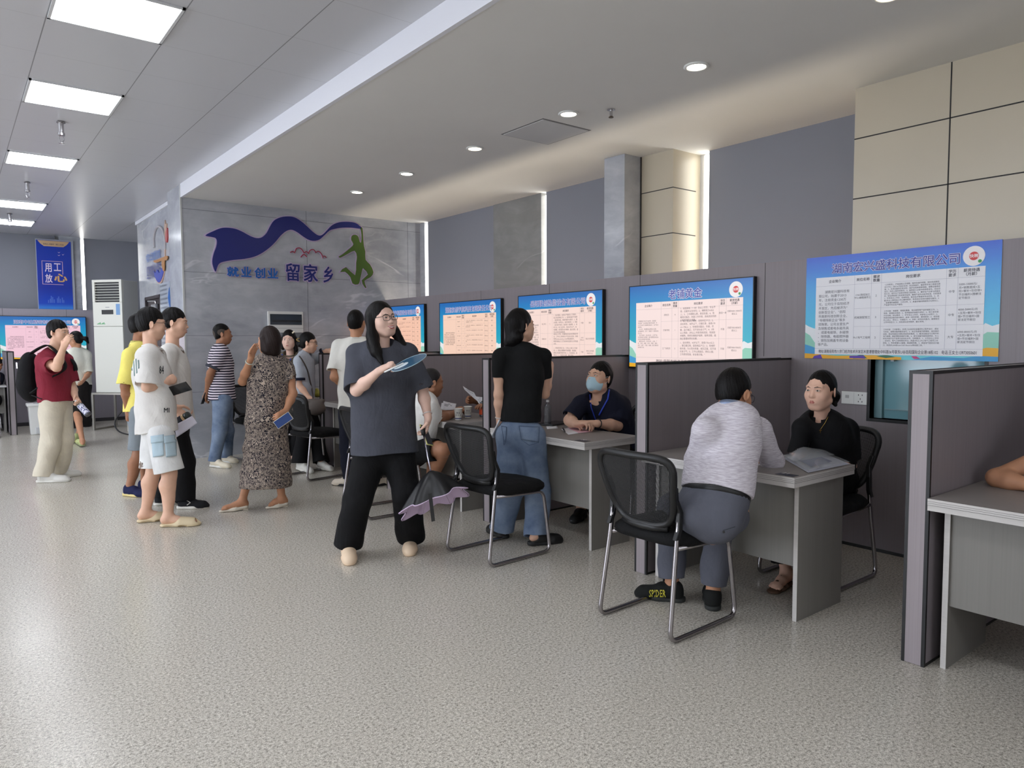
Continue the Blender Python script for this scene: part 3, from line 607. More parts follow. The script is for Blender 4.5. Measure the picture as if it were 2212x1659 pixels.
# ---------------------------------------------------------------- raised wall sign: ribbon, leaping figure, slogan
m_red = mat('sign_red', (150, 52, 62), 0.4)
m_pale = mat('sign_edge', (196, 176, 206), 0.4); m_navy = mat('sign_navy', (34, 42, 118), 0.32); m_green = mat('sign_green', (82, 110, 44), 0.4); m_sblue = mat('sign_blue', (22, 96, 176), 0.35)
def wp(pts, y=YM):                          # points read off the sign, placed on the wall plane
    out = []
    for a, b in pts:
        p = ony(420+a/5.027, 440+b/5.027, y); out.append((p.x, p.z))
    return out
def offset_poly(poly, d):
    n = len(poly); area = sum(poly[i][0]*poly[(i+1) % n][1]-poly[(i+1) % n][0]*poly[i][1] for i in range(n)); s = 1 if area > 0 else -1; out = []
    for i in range(n):
        a, b, c = Vector(poly[i-1]), Vector(poly[i]), Vector(poly[(i+1) % n])
        e1 = (b-a); e2 = (c-b); e1 = e1.normalized() if e1.length > 1e-9 else e2.normalized(); e2 = e2.normalized() if e2.length > 1e-9 else e1
        n1 = Vector((e1.y, -e1.x))*s; n2 = Vector((e2.y, -e2.x))*s; m = (n1+n2)
        m = m.normalized() if m.length > 0.2 else n1
        out.append(tuple(b+m*min(d/max(0.45, m.dot(n1)), d*2)))
    return out
def smooth2(pts, n=5): return [(p.x, p.y) for p in spline([Vector((a, b, 0)) for a, b in pts], n)]
def raised(root, name, poly, m, edge=0.012, t0=0.012, t1=0.018):
    o = MB().prism(offset_poly(poly, edge), (0, YM, 0), (1, 0, 0), (0, 0, 1), 0.0, t0).build(name+'_edge', m_pale, root)
    MB().prism(poly, (0, YM, 0), (1, 0, 0), (0, 0, 1), t0, t1).build(name, m, root)
sg = thing('wall_sign', 'raised blue ribbon sign with a green leaping figure on the marble wall', 'sign', (3.5, YM, 2.0), 0)
rib = [(115, 345), (200, 300), (280, 268), (350, 262), (440, 275), (520, 308), (600, 352), (670, 375), (730, 365), (780, 318), (815, 250), (860, 185), (930, 150), (1010, 140), (1080, 150), (1150, 190), (1220, 250), (1290, 315), (1345, 348), (1390, 335), (1440, 285), (1490, 235), (1560, 205), (1640, 198), (1720, 205), (1770, 228), (1802, 262),
       (1790, 272), (1700, 262), (1600, 262), (1520, 275), (1460, 295), (1400, 350), (1350, 392), (1295, 405), (1240, 395), (1180, 360), (1110, 310), (1050, 285), (990, 300), (930, 350), (880, 410), (820, 470), (740, 530), (650, 575), (540, 600), (420, 612), (310, 632), (262, 655), (240, 700), (226, 738), (205, 700), (190, 630), (205, 545), (232, 470), (240, 410), (225, 375), (180, 362)]
raised(sg, 'ribbon', smooth2(wp(rib), 3), m_navy)
man = [(1800, 262), (1818, 268), (1826, 350), (1834, 460), (1850, 520), (1852, 610), (1900, 660), (1938, 745), (1905, 800), (1840, 840), (1862, 912), (1842, 905), (1812, 832), (1880, 770), (1838, 712), (1818, 710), (1790, 840), (1768, 878), (1712, 868), (1690, 800), (1630, 740), (1578, 745), (1640, 690), (1740, 780), (1752, 640), (1760, 575), (1735, 512), (1660, 545), (1580, 588), (1562, 575), (1600, 552), (1690, 480), (1722, 440), (1698, 395), (1705, 350), (1740, 338), (1775, 360), (1788, 415), (1806, 420), (1810, 340)]
raised(sg, 'leaping_figure', smooth2(wp(man), 2), m_green)
for k, arcp in enumerate(([(1035, 532), (1060, 520), (1085, 535)], [(1085, 530), (1100, 490), (1135, 482), (1165, 505), (1185, 540)], [(1185, 535), (1210, 522), (1238, 545)], [(1235, 540), (1250, 508), (1285, 500), (1312, 530)], [(1308, 535), (1340, 518), (1375, 550), (1390, 595)], [(1150, 582), (1180, 552), (1215, 578)], [(1392, 570), (1410, 572), (1425, 588)])):
    p = [Vector((a, YM-0.012, b)) for a, b in wp(arcp)]
    p = spline(p, 4, False)
    MB().tube([q+Vector((0, 0.004, 0)) for q in p], 0.012, 6).build('cloud_edge', m_pale, sg)
    MB().tube([q-Vector((0, 0.004, 0)) for q in p], 0.0075, 6).build('cloud_line', m_red, sg)
def sign_chars(chars, m, boxes, bold):
    for ch, (u0, v0, u1, v1) in zip(chars, boxes):
        (x0, z1), (x1, z0) = wp([(u0, v0), (u1, v1)])
        b0 = MB(); put_text(b0, ch, (0, 0, 0), (1, 0, 0), (0, 1, 0), 1.0, 0.0, bold=bold, res=3); v, f = b0.v, b0.f; a = np.array(v)[:, :2]; mn, mx = a.min(0), a.max(0)
        P = [(x0+(p[0]-mn[0])/(mx[0]-mn[0])*(x1-x0), z0+(p[1]-mn[1])/(mx[1]-mn[1])*(z1-z0)) for p in v]
        b = MB().raw([(p[0], YM-0.016-q_[2], p[1]) for p, q_ in zip(P, b0.v)], f); o = b.build('character', m, sg)
        s = o.modifiers.new('depth', 'SOLIDIFY'); s.thickness = 0.006
        b0 = MB(); put_text(b0, ch, (0, 0, 0), (1, 0, 0), (0, 1, 0), 1.0, 0.0, bold=bold+0.05, res=2); v, f = b0.v, b0.f
        P = [(x0+(p[0]-mn[0])/(mx[0]-mn[0])*(x1-x0), z0+(p[1]-mn[1])/(mx[1]-mn[1])*(z1-z0)) for p in v]
        b = MB().raw([(p[0], YM-0.006-q_[2], p[1]) for p, q_ in zip(P, b0.v)], f); e = b.build('character_edge', m_pale, o); s = e.modifiers.new('depth', 'SOLIDIFY'); s.thickness = 0.010
sign_chars('就业创业', m_sblue, [(348, 682, 478, 795), (500, 682, 615, 800), (645, 692, 765, 812), (785, 698, 905, 815)], 0.028)
sign_chars('留家乡', m_navy, [(985, 645, 1140, 845), (1178, 655, 1335, 855), (1392, 682, 1500, 862)], 0.02)

# ---------------------------------------------------------------- round emblem on the recessed wall at the left
XL = 2.33
def lp2(pts):
    out = []
    for a, b in pts:
        p = onx(280+a/5.185, 400+b/5.185, XL); out.append((-p.y, p.z))
    return out
em = thing('wall_sign', 'round raised emblem with slogan on the narrow recessed marble wall', 'sign', (XL, 11.0, 2.2), 0)
O = (XL, 0, 0); AX = (0, -1, 0); UPV = (0, 0, 1)
def wallpoly(name, pts, m, h0, h1, n=4, sm=True):
    q = lp2(pts); q = smooth2(q, n) if sm else q
    MB().prism(q, O, AX, UPV, h0, h1).build(name, m, em)
ring = spline([onx(280+a/5.185, 400+b/5.185, XL-0.012) for a, b in ((278, 700), (272, 590), (295, 490), (330, 462), (370, 500), (395, 600), (398, 720))], 5, False)
MB().tube(ring, 0.016, 8).build('ring', mat('sign_silver', (176, 172, 176), 0.3), em)
wallpoly('wave', [(280, 960), (300, 985), (320, 945), (345, 985), (375, 930), (388, 900), (390, 980), (365, 1060), (335, 1090), (300, 1040)], mat('sign_wave', (34, 62, 170), 0.3), 0.0, 0.016)
wallpoly('wave_edge', [(276, 940), (300, 1000), (325, 960), (345, 1000), (380, 930), (398, 960), (372, 1080), (340, 1104), (300, 1060)], mat('sign_gold_edge', (196, 160, 140), 0.35), 0.0, 0.010)
wallpoly('dragon', [(285, 850), (330, 835), (400, 805), (446, 795), (436, 840), (412, 850), (410, 940), (396, 962), (380, 900), (378, 850), (340, 862), (310, 872)], mat('sign_bronze', (176, 122, 62), 0.35), 0.016, 0.024, 3)
wallpoly('red_crest', [(418, 520), (432, 478), (438, 560), (430, 640), (416, 630), (414, 580)], mat('sign_crest', (176, 66, 66), 0.35), 0.0, 0.016, 3)
wallpoly('plume', [(398, 470), (405, 390), (412, 440), (426, 430), (418, 520), (410, 640), (408, 800), (398, 800), (402, 640)], mat('sign_tan', (190, 160, 140), 0.4), 0.0, 0.012, 2)
tx = MB(); p0 = onx(280+192/5.185, 400+722/5.185, XL); p1 = onx(280+350/5.185, 400+660/5.185, XL)
put_text(tx, '中国有大公道 惟德引领才智', (XL, p0.y, 2.565), AX, UPV, 0.13, 0.014, fit=p0.y-p1.y, bold=0.012); tx.build('slogan_small', m_sblue, em)
tx = MB(); put_text(tx, '坚持就业优先', (XL, p0.y, 2.33), AX, UPV, 0.2, 0.014, fit=(p0.y-p1.y)*1.02, bold=0.02); tx.build('slogan', m_navy, em)
# notice board with small print beside the door
nb = thing('notice_board', 'clear notice board with rows of small print beside the dark door', 'notice board', (XL, 10.5, 1.4), 0)
MB().box((XL-0.012, 10.28, 1.3), (XL-0.002, 10.87, 2.2)).build('board', mat('pale_board', (170, 178, 188), 0.15), nb)
tx = MB()
for k in range(14): put_text(tx, '岳阳经开区人力资源市场零工驿站服务指南求职登记', (XL-0.012, 10.85, 2.15-k*0.06), AX, UPV, 0.03, 0.001, fit=0.40)
tx.build('printed_text', mat('notice_ink', (80, 84, 96), 0.5), nb)
MB().prism([(-10.40, 1.98), (-10.36, 2.06), (-10.30, 2.12), (-10.285, 1.95), (-10.30, 1.84), (-10.36, 1.90)], O, AX, UPV, 0.0125, 0.016).build('blue_emblem', m_sblue, nb)
MB().prism([(-10.42, 1.62), (-10.36, 1.72), (-10.285, 1.75), (-10.285, 1.52), (-10.36, 1.56)], O, AX, UPV, 0.0125, 0.016).build('blue_emblem', mat('light_emblem', (90, 140, 205), 0.4), nb)

# ---------------------------------------------------------------- hanging banner on the far wall
YBn = 14.60
bn = thing('hanging_banner', 'tall blue banner with white and gold characters hanging on the far wall', 'banner', (1.46, YBn, 1.95), 0)
bx0, bx1, bz0, bz1 = 1.213, 1.717, 1.90, 3.135
face = MB().box((bx0, YBn, bz0), (bx1, YBn+0.006, bz1)).build('banner_sheet', gradient_mat('banner_blue', [(0.0, (20, 70, 190)), (0.07, (60, 140, 235)), (0.13, (24, 74, 200)), (0.35, (24, 50, 160)), (1.0, (28, 62, 178))], 0, 0.12), bn)
MB().box((bx0-0.01, YBn+0.006, bz0), (bx1+0.035, YBn+0.03, bz1+0.02)).build('acrylic_frame', mat('acrylic', (170, 174, 184), 0.15), bn)
bw = mat('banner_white', (228, 214, 232), 0.4); bg_ = mat('banner_gold', (214, 168, 98), 0.4)
U3, X3 = (0, 0, 1), (1, 0, 0)
MB().prism([(bx0+0.02, bz1-0.005), (bx0+0.06, bz1-0.06), (bx0+0.11, bz1-0.10), (bx1-0.11, bz1-0.10), (bx1-0.06, bz1-0.06), (bx1-0.02, bz1-0.005)], (0, YBn, 0), X3, U3, 0.0005, 0.002).build('gold_header', mat('banner_tan', (206, 172, 132), 0.4), face)
t = MB(); put_text(t, '岳阳人才超市（零工市场）', (bx0+0.10, YBn, bz1-0.075), X3, U3, 0.03, 0.003, fit=bx1-bx0-0.2, bold=0.01); t.build('header_text', mat('banner_ink', (60, 60, 90), 0.5), face)
def bpt(a, b): p = ony(a/5.186, 500+b/5.186, YBn); return p.x, p.z
for ch, q, m, bo in (('用', (500, 355, 580, 455), bw, .03), ('工', (600, 355, 685, 445), bw, .03), ('放', (505, 475, 590, 575), bw, .03), ('心', (605, 470, 755, 570), bg_, .05)):
    x0, z1 = bpt(q[0], q[1]); x1, z0 = bpt(q[2], q[3]); b0 = MB(); put_text(b0, ch, (0, 0, 0), (1, 0, 0), (0, 1, 0), 1.0, 0.0, bold=bo*.6); v, f = b0.v, b0.f; a = np.array(v)[:, :2]; mn, mx = a.min(0), a.max(0)
    MB().raw([(x0+(p[0]-mn[0])/(mx[0]-mn[0])*(x1-x0), YBn-0.002-p[2], z0+(p[1]-mn[1])/(mx[1]-mn[1])*(z1-z0)) for p in v], f).build('character', m, face)
fr = MB(); (fx0, fz1), (fx1, fz0) = bpt(465, 325), bpt(712, 600)
for a, b, c, d_ in ((fx0, fz0, fx0+0.008, fz1), (fx1-0.008, fz0+0.18, fx1, fz1), (fx0, fz1-0.008, fx1, fz1), (fx0, fz0, fx1, fz0+0.008)): fr.box((a, YBn-0.002, b), (c, YBn, d_))
fr.build('character_box', mat('banner_pink', (206, 170, 190), 0.4), face)
sk = MB()
for k, (a, h) in enumerate(((540, .05), (560, .07), (572, .12), (588, .10), (605, .06), (640, .08), (655, .11), (672, .07), (695, .09), (710, .05))):
    x, z = bpt(a, 800); sk.box((x, YBn-0.0012, z), (x+0.014, YBn-0.0002, z+h))
sk.build('city_skyline', mat('banner_sky', (70, 110, 205), 0.4), face)
for a, b in ((660, 238), (705, 262), (660, 270)):
    x, z = bpt(a, b); MB().prism([(x-0.02, z+0.012), (x, z-0.008), (x+0.022, z+0.018), (x, z)], (0, YBn, 0), X3, U3, 0.0005, 0.0015).build('bird', bw, face)

# ---------------------------------------------------------------- breaker box, outlet
q = [ony(u, v, YM-0.04) for u, v in ((579, 672), (655, 676), (656, 718))]
bx = thing('breaker_box', 'white electric panel box with a dark window on the marble wall', 'breaker box', (3.4, YM, 1.5), 0)
x0, x1, z1, z0 = q[0].x, q[1].x, q[0].z, q[0].z-0.27
MB().box((x0, YM-0.035, z0), (x1, YM-0.001, z1)).build('box', m_white, bx, bevel=0.006)
w_ = MB().box((x0+0.025, YM-0.040, z0+0.10), (x1-0.02, YM-0.034, z1-0.035)).build('window', mat('smoked_cover', (44, 52, 58), 0.12), bx)
b = MB()
for k in range(16): b.box((x0+0.05+k*0.024, YM-0.0415, z0+0.135), (x0+0.068+k*0.024, YM-0.0395, z0+0.16))
b.build('breaker_row', mat('breaker_grey', (24, 27, 30), 0.4), w_)
MB().box((x0, YM-0.037, z0+0.056), (x1, YM-0.0345, z0+0.059)).build('seam', jm, bx)
MB().box((x0+0.18, YM-0.03, z0-0.09), (x1-0.005, YM-0.001, z0-0.002)).build('lower_box', mat('box_grey', (120, 124, 128), 0.4), bx)
ot = thing('wall_outlet', 'white double wall socket beside the head of the seated woman in black', 'socket', (XP, 2.337, 0.96), 0)
MB().box((XP-0.01, 2.252, 0.96), (XP, 2.422, 1.044)).build('plate', m_white, ot, bevel=0.003)
MB().box((XP-0.0108, 2.3365, 0.963), (XP-0.0098, 2.3375, 1.041)).box((XP-0.011, 2.37, 1.0), (XP-0.0098, 2.395, 1.02)).build('data_port', mat('port_grey', (176, 176, 176), 0.4), ot)
s = MB()
for dy, dz in ((.012, .022), (-.012, .022), (0, -.004), (.012, -.022), (-.012, -.022)): s.box((XP-0.0112, 2.294+dy-0.002, 1.002+dz-0.005), (XP-0.0098, 2.294+dy+0.002, 1.002+dz+0.005))
s.build('socket_slot', m_black, ot)

# ---------------------------------------------------------------- standing air conditioner on its stand, bin, far booth furniture
ac = thing('air_conditioner', 'tall white standing air conditioner on a metal stand by the far corner', 'air conditioner', (2.10, 12.87, 0.6), 0)
ea = Vector((0.35, -0.41, 0)).normalized(); eb = Vector((0.41, 0.35, 0)).normalized(); A0 = Vector((1.785, 12.95, 0.6)); AWd, ADp, AH = 0.53, 0.37, 1.77
def ab(mb, a0, a1, b0, b1, z0, z1): return mb.obox(A0+ea*((a0+a1)/2)+eb*((b0+b1)/2)+Vector((0, 0, (z0+z1)/2)), ea*((a1-a0)/2), eb*((b1-b0)/2), Vector((0, 0, (z1-z0)/2)))
m_acw = mat('ac_white', (218, 218, 208), 0.35); m_acs = mat('ac_side', (206, 208, 206), 0.45)
ab(MB(), 0.012, AWd-0.004, 0.03, ADp, 0.0, AH-0.005).build('body', m_acs, ac, bevel=0.01)
ab(MB(), 0.0, AWd, 0.0, 0.035, 0.0, 1.04).build('lower_panel', m_acw, ac, bevel=0.008)
ab(MB(), 0.0, AWd, 0.0, 0.035, 1.044, 1.42).build('upper_panel', m_acw, ac, bevel=0.006)
o = MB(); ab(o, 0, 0.045, 0, 0.05, 1.42, AH); ab(o, AWd-0.045, AWd, 0, 0.05, 1.42, AH); ab(o, 0.045, AWd-0.045, 0, 0.05, AH-0.04, AH); o.build('outlet_frame', m_acw, ac, bevel=0.004)
ab(MB(), 0.045, AWd-0.045, 0.028, 0.034, 1.42, AH-0.04).build('outlet_recess', m_black, ac)
for k in range(7): ab(MB(), 0.045, AWd-0.045, 0.006, 0.03, 1.445+k*0.042, 1.452+k*0.042).build('louvre', m_acw, ac)
ab(MB(), 0.16, 0.37, -0.002, 0.004, 1.23, 1.30).build('display', m_black, ac)
ab(MB(), 0.42, 0.49, -0.002, 0.002, 1.22, 1.39).build('energy_label', mat('label_blue', (120, 160, 205), 0.5), ac)
ab(MB(), 0.23, 0.30, -0.0015, 0.002, 1.335, 1.345).build('name_badge', mat('badge_grey', (150, 152, 155), 0.3), ac)
o = MB()
for k in range(9): ab(o, 0.07+k*0.017, 0.082+k*0.017, -0.0015, 0.001, 1.075, 1.085+0.012*((k*5) % 4)*0.6)
o.build('green_print', mat('print_green', (84, 140, 84), 0.5), ac)
st = thing('metal_stand', 'square tube metal stand carrying the air conditioner', 'stand', (2.1, 12.9, 0), 0)
m_st = mat('stand_metal', (150, 146, 138), 0.35, metal=0.7); S0 = Vector((1.72, 12.97, 0)); sw, sd = 0.66, 0.50
def sb(mb, a0, a1, b0, b1, z0, z1): return mb.obox(S0+ea*((a0+a1)/2)+eb*((b0+b1)/2)+Vector((0, 0, (z0+z1)/2)), ea*((a1-a0)/2), eb*((b1-b0)/2), Vector((0, 0, (z1-z0)/2)))
for a in (0, sw-0.03):
    for b in (0, sd-0.03): sb(MB(), a, a+0.03, b, b+0.03, 0, 0.57).build('leg', m_st, st)
o = MB(); sb(o, 0, sw, -0.002, 0.028, 0.57, 0.598); sb(o, 0, sw, sd-0.03, sd, 0.57, 0.598); sb(o, 0, 0.03, 0.03, sd-0.03, 0.57, 0.598); sb(o, sw-0.03, sw, 0.03, sd-0.03, 0.57, 0.598); sb(o, 0.2, 0.23, 0.03, sd-0.03, 0.57, 0.598); o.build('top_frame', m_st, st)
o = MB(); sb(o, 0.002, 0.028, 0.03, sd-0.03, 0.0, 0.03); sb(o, sw-0.028, sw-0.002, 0.03, sd-0.03, 0.0, 0.03); sb(o, 0.03, sw-0.03, sd-0.028, sd-0.002, 0.0, 0.03); o.build('base_rail', m_st, st)
tag(MB().tube(spline([ond(287, 870, 10.93), ond(268, 884, 10.92), ond(253, 901, 10.91), ond(248, 918, 10.90), ond(256, 931, 10.88)] + [onz(270, 937, 0.012), onz(288, 940, 0.012), onz(300, 946, 0.012)], 5, False), 0.011, 8).build('power_cable', mat('cable_black', (26, 26, 28), 0.5), smooth=True), 'black cable looping from the air conditioner onto the floor', 'cable')
bn2 = thing('waste_bin', 'white pedal bin against the far partition', 'waste bin', (0.99, 13.0, 0), 0)
MB().loft([[(0.905, 12.93, 0.0), (1.085, 12.93, 0.0), (1.085, 13.1, 0.0), (0.905, 13.1, 0.0)], [(0.885, 12.9, 0.43), (1.105, 12.9, 0.43), (1.105, 13.13, 0.43), (0.885, 13.13, 0.43)]]).build('bin_body', m_white, bn2, bevel=0.008)
MB().box((0.865, 12.885, 0.43), (1.125, 13.145, 0.475)).build('bin_lid', m_white, bn2, bevel=0.012)
MB().box((0.95, 12.89, 0.475), (1.06, 12.96, 0.479)).build('lid_tab', mat('bin_grey', (150, 152, 156), 0.5), bn2)
MB().box((0.965, 12.905, 0.02), (1.075, 12.935, 0.11)).build('pedal', mat('bin_pedal', (206, 208, 210), 0.4), bn2, bevel=0.004)
y0 = 13.1; r = thing('booth_partition', 'grey booth partition standing before the far wall, beside the pedal bin', 'partition', (0.7, 13.75, 0), 0, 'far booth partitions')
MB().box((0.66, y0+0.012, 0.01), (0.745, YF-0.002, HP-0.014)).build('side_panel', m_lam, r)
MB().box((0.672, y0, 0.002), (0.733, y0+0.0125, HP-0.014)).build('end_panel', m_lamend, r)
MB().box((0.657, y0-0.002, 0), (0.672, y0+0.012, HP)).box((0.733, y0-0.002, 0), (0.748, y0+0.012, HP)).box((0.672, y0-0.002, HP-0.014), (0.733, y0+0.012, HP)).box((0.657, y0+0.012, HP-0.014), (0.748, YF-0.002, HP)).build('edge_trim', m_blk, r)
def far_desk(x0, x1, lab):
    r = thing('desk', lab, 'desk', ((x0+x1)/2, 13.55, 0), 0, 'far booth desks')
    MB().box((x0, 13.45, 0.71), (x1, 13.98, 0.735)).build('desk_top', mat('far_desk_top', (206, 206, 204), 0.4), r)
    MB().box((x0+0.02, 13.5, 0), (x0+0.04, 13.95, 0.71)).build('side_panel', m_deskx, r)
    MB().box((x1-0.04, 13.5, 0), (x1-0.02, 13.95, 0.71)).build('side_panel', m_deskx, r)
    MB().box((x0+0.04, 13.56, 0.3), (x1-0.04, 13.575, 0.71)).build('modesty_panel', m_deskx, r)
far_desk(-0.4, 0.655, 'far desk at the left edge, before the seated person in dark clothes')
far_desk(1.30, 1.72, 'far desk between the walking woman and the air conditioner')
# ================================================================ FIGURES: bodies and clothes grown as smooth solids
import openvdb
UP = Vector((0, 0, 1))
class Field:
    """signed distance grid; shapes are blended in, then turned into one continuous quad mesh"""
    def __init__(s, lo, hi, h):
        s.h = h; s.lo = np.floor(np.array(lo)/h)*h; s.n = np.ceil((np.array(hi)-s.lo)/h).astype(int)+1
        s.d = np.full(s.n, 1.0, np.float32)
        s.ax = [(s.lo[i]+np.arange(s.n[i])*h).astype(np.float32) for i in range(3)]
    def block(s, lo, hi):
        i0 = np.clip(np.floor((np.array(lo)-s.lo)/s.h).astype(int), 0, s.n); i1 = np.clip(np.ceil((np.array(hi)-s.lo)/s.h).astype(int)+1, 0, s.n)
        sl = tuple(slice(a, b) for a, b in zip(i0, i1))
        return sl, s.ax[0][sl[0]][:, None, None], s.ax[1][sl[1]][None, :, None], s.ax[2][sl[2]][None, None, :]
    def _mix(s, sl, d, k, mode):
        a = s.d[sl]
        if mode == 'add':
            if k > 0: hh = np.maximum(k-np.abs(a-d), 0)/k; a[...] = np.minimum(a, d)-hh*hh*k*0.25
            else: np.minimum(a, d, out=a)
        else:
            d = -d
            if k > 0: hh = np.maximum(k-np.abs(a-d), 0)/k; a[...] = np.maximum(a, d)+hh*hh*k*0.25
            else: np.maximum(a, d, out=a)
    def cone(s, a, b, ra, rb, k=0.02, n=None, sq=1.0, mode='add'):
        a = np.array(a, np.float32); b = np.array(b, np.float32); m = max(ra, rb)*max(1, sq)+k+3*s.h
        sl, X, Y, Z = s.block(np.minimum(a, b)-m, np.maximum(a, b)+m)
        if s.d[sl].size == 0: return s
        ab = b-a; L2 = float(ab @ ab)+1e-9
        t = np.clip(((X-a[0])*ab[0]+(Y-a[1])*ab[1]+(Z-a[2])*ab[2])/L2, 0, 1)
        qx = X-a[0]-t*ab[0]; qy = Y-a[1]-t*ab[1]; qz = Z-a[2]-t*ab[2]
        q2 = qx*qx+qy*qy+qz*qz
        if n is not None and sq != 1.0:
            qn = qx*n[0]+qy*n[1]+qz*n[2]; q2 = q2+qn*qn*(1/sq**2-1)
        s._mix(sl, (np.sqrt(q2)-(ra+(rb-ra)*t))*min(1.0, sq), k, mode); return s
    def ell(s, c, axes, rad, k=0.015, mode='add'):
        c = np.array(c, np.float32); m = max(rad)+k+3*s.h
        sl, X, Y, Z = s.block(c-m, c+m)
        if s.d[sl].size == 0: return s
        k0 = 0; k1 = 0
        for ax, r in zip(axes, rad):
            e = (X-c[0])*ax[0]+(Y-c[1])*ax[1]+(Z-c[2])*ax[2]; k0 = k0+(e/r)**2; k1 = k1+(e/(r*r))**2
        k0 = np.sqrt(k0); k1 = np.sqrt(k1)+1e-9
        s._mix(sl, k0*(k0-1)/k1, k, mode); return s
    def cut(s, o, n, lo=None, hi=None):        # keep the side the normal points away from
        lo = s.lo if lo is None else lo; hi = s.lo+s.n*s.h if hi is None else hi
        sl, X, Y, Z = s.block(lo, hi); n = Vector(n).normalized()
        np.maximum(s.d[sl], (X-o[0])*n[0]+(Y-o[1])*n[1]+(Z-o[2])*n[2], out=s.d[sl]); return s
    def wrinkle(s, amp, seed, up=(0, 0, 1), f=26.0):
        r = np.random.RandomState(seed); X, Y, Z = s.ax[0][:, None, None], s.ax[1][None, :, None], s.ax[2][None, None, :]
        msk = np.abs(s.d) < 0.03; w = 0
        for i in range(5):
            v = r.normal(size=3); v /= np.linalg.norm(v); v2 = r.normal(size=3)*9; p = r.uniform(0, 6, 2); ff = f*r.uniform(0.6, 2.0)
            w = w+np.sin((X*v[0]+Y*v[1]+Z*v[2])*ff+1.6*np.sin(X*v2[0]+Y*v2[1]+Z*v2[2]+p[0])+p[1])*(20/ff)
        s.d += np.where(msk, w*amp*0.33, 0).astype(np.float32); return s
    def mesh(s):
        B = 4*s.h; a = np.clip(s.d, -B, B)
        g = openvdb.FloatGrid(B); g.copyFromArray(np.ascontiguousarray(a)); p, q = g.convertToQuads(0.0)
        return p*s.h+s.lo, q
    def build(s, name, m, parent=None):
        p, q = s.mesh()
        base = Vector((0, 0, 0))
        if parent is None:
            base = Vector(((p[:, 0].min()+p[:, 0].max())/2, (p[:, 1].min()+p[:, 1].max())/2, p[:, 2].min())); p = p-np.array(base)
        me = bpy.data.meshes.new(name); nv, nf = len(p), len(q)
        me.vertices.add(nv); me.vertices.foreach_set('co', p.astype(np.float32).ravel())
        me.loops.add(nf*4); me.loops.foreach_set('vertex_index', q[:, ::-1].astype(np.int32).ravel())
        me.polygons.add(nf); me.polygons.foreach_set('loop_start', np.arange(0, nf*4, 4, dtype=np.int32))
        me.update(calc_edges=True); me.polygons.foreach_set('use_smooth', np.ones(nf, bool))
        me.materials.append(m); o = bpy.data.objects.new(name, me); COL.objects.link(o)
        if parent is not None: attach(o, parent)
        else: o.location = base
        return o
def bvh(o):
    M = wmat(o); return BVHTree.FromPolygons([M @ v.co for v in o.data.vertices], [tuple(p.vertices) for p in o.data.polygons])

def skin(name, col):
    if name in MATS: return MATS[name]
    m = mat(name, col, 0.52, spec=0.35, var=0.05, vscale=22); return m
SKIN = skin('skin_light', (222, 178, 152)); SKIN2 = skin('skin_tan', (190, 138, 106)); SKIN3 = skin('skin_fair', (232, 194, 176)); SKIN4 = skin('skin_brown', (160, 112, 84))
def hairmat(name, col):
    if name in MATS: return MATS[name]
    m = mat(name, col, 0.45, spec=0.16); t = NT(m)
    n = t.noise(t.coord((210, 210, 14)), 1.0, 3, 0.6); t.base(t.mix(n, tuple(c*0.6 for c in col), tuple(min(255, c*1.35+3) for c in col))); t.bump(n, 0.5, 0.004); return m
HAIR = hairmat('black_hair', (13, 11, 11)); HAIR2 = hairmat('brown_hair', (36, 27, 25)); HAIRG = hairmat('shaved_hair', (74, 66, 60))
EYEW = mat('eye_white', (222, 216, 210), 0.3); EYEB = mat('eye_dark', (26, 18, 15), 0.2); LIP = mat('lip', (176, 96, 88), 0.45); LIPD = mat('lip_brown', (150, 92, 78), 0.5); TEETH = mat('teeth', (236, 230, 222), 0.3)
def basis(f, u):
    f = Vector(f).normalized(); l = Vector(u).cross(f).normalized(); u = f.cross(l).normalized(); return f, l, u   # front, person's left, up

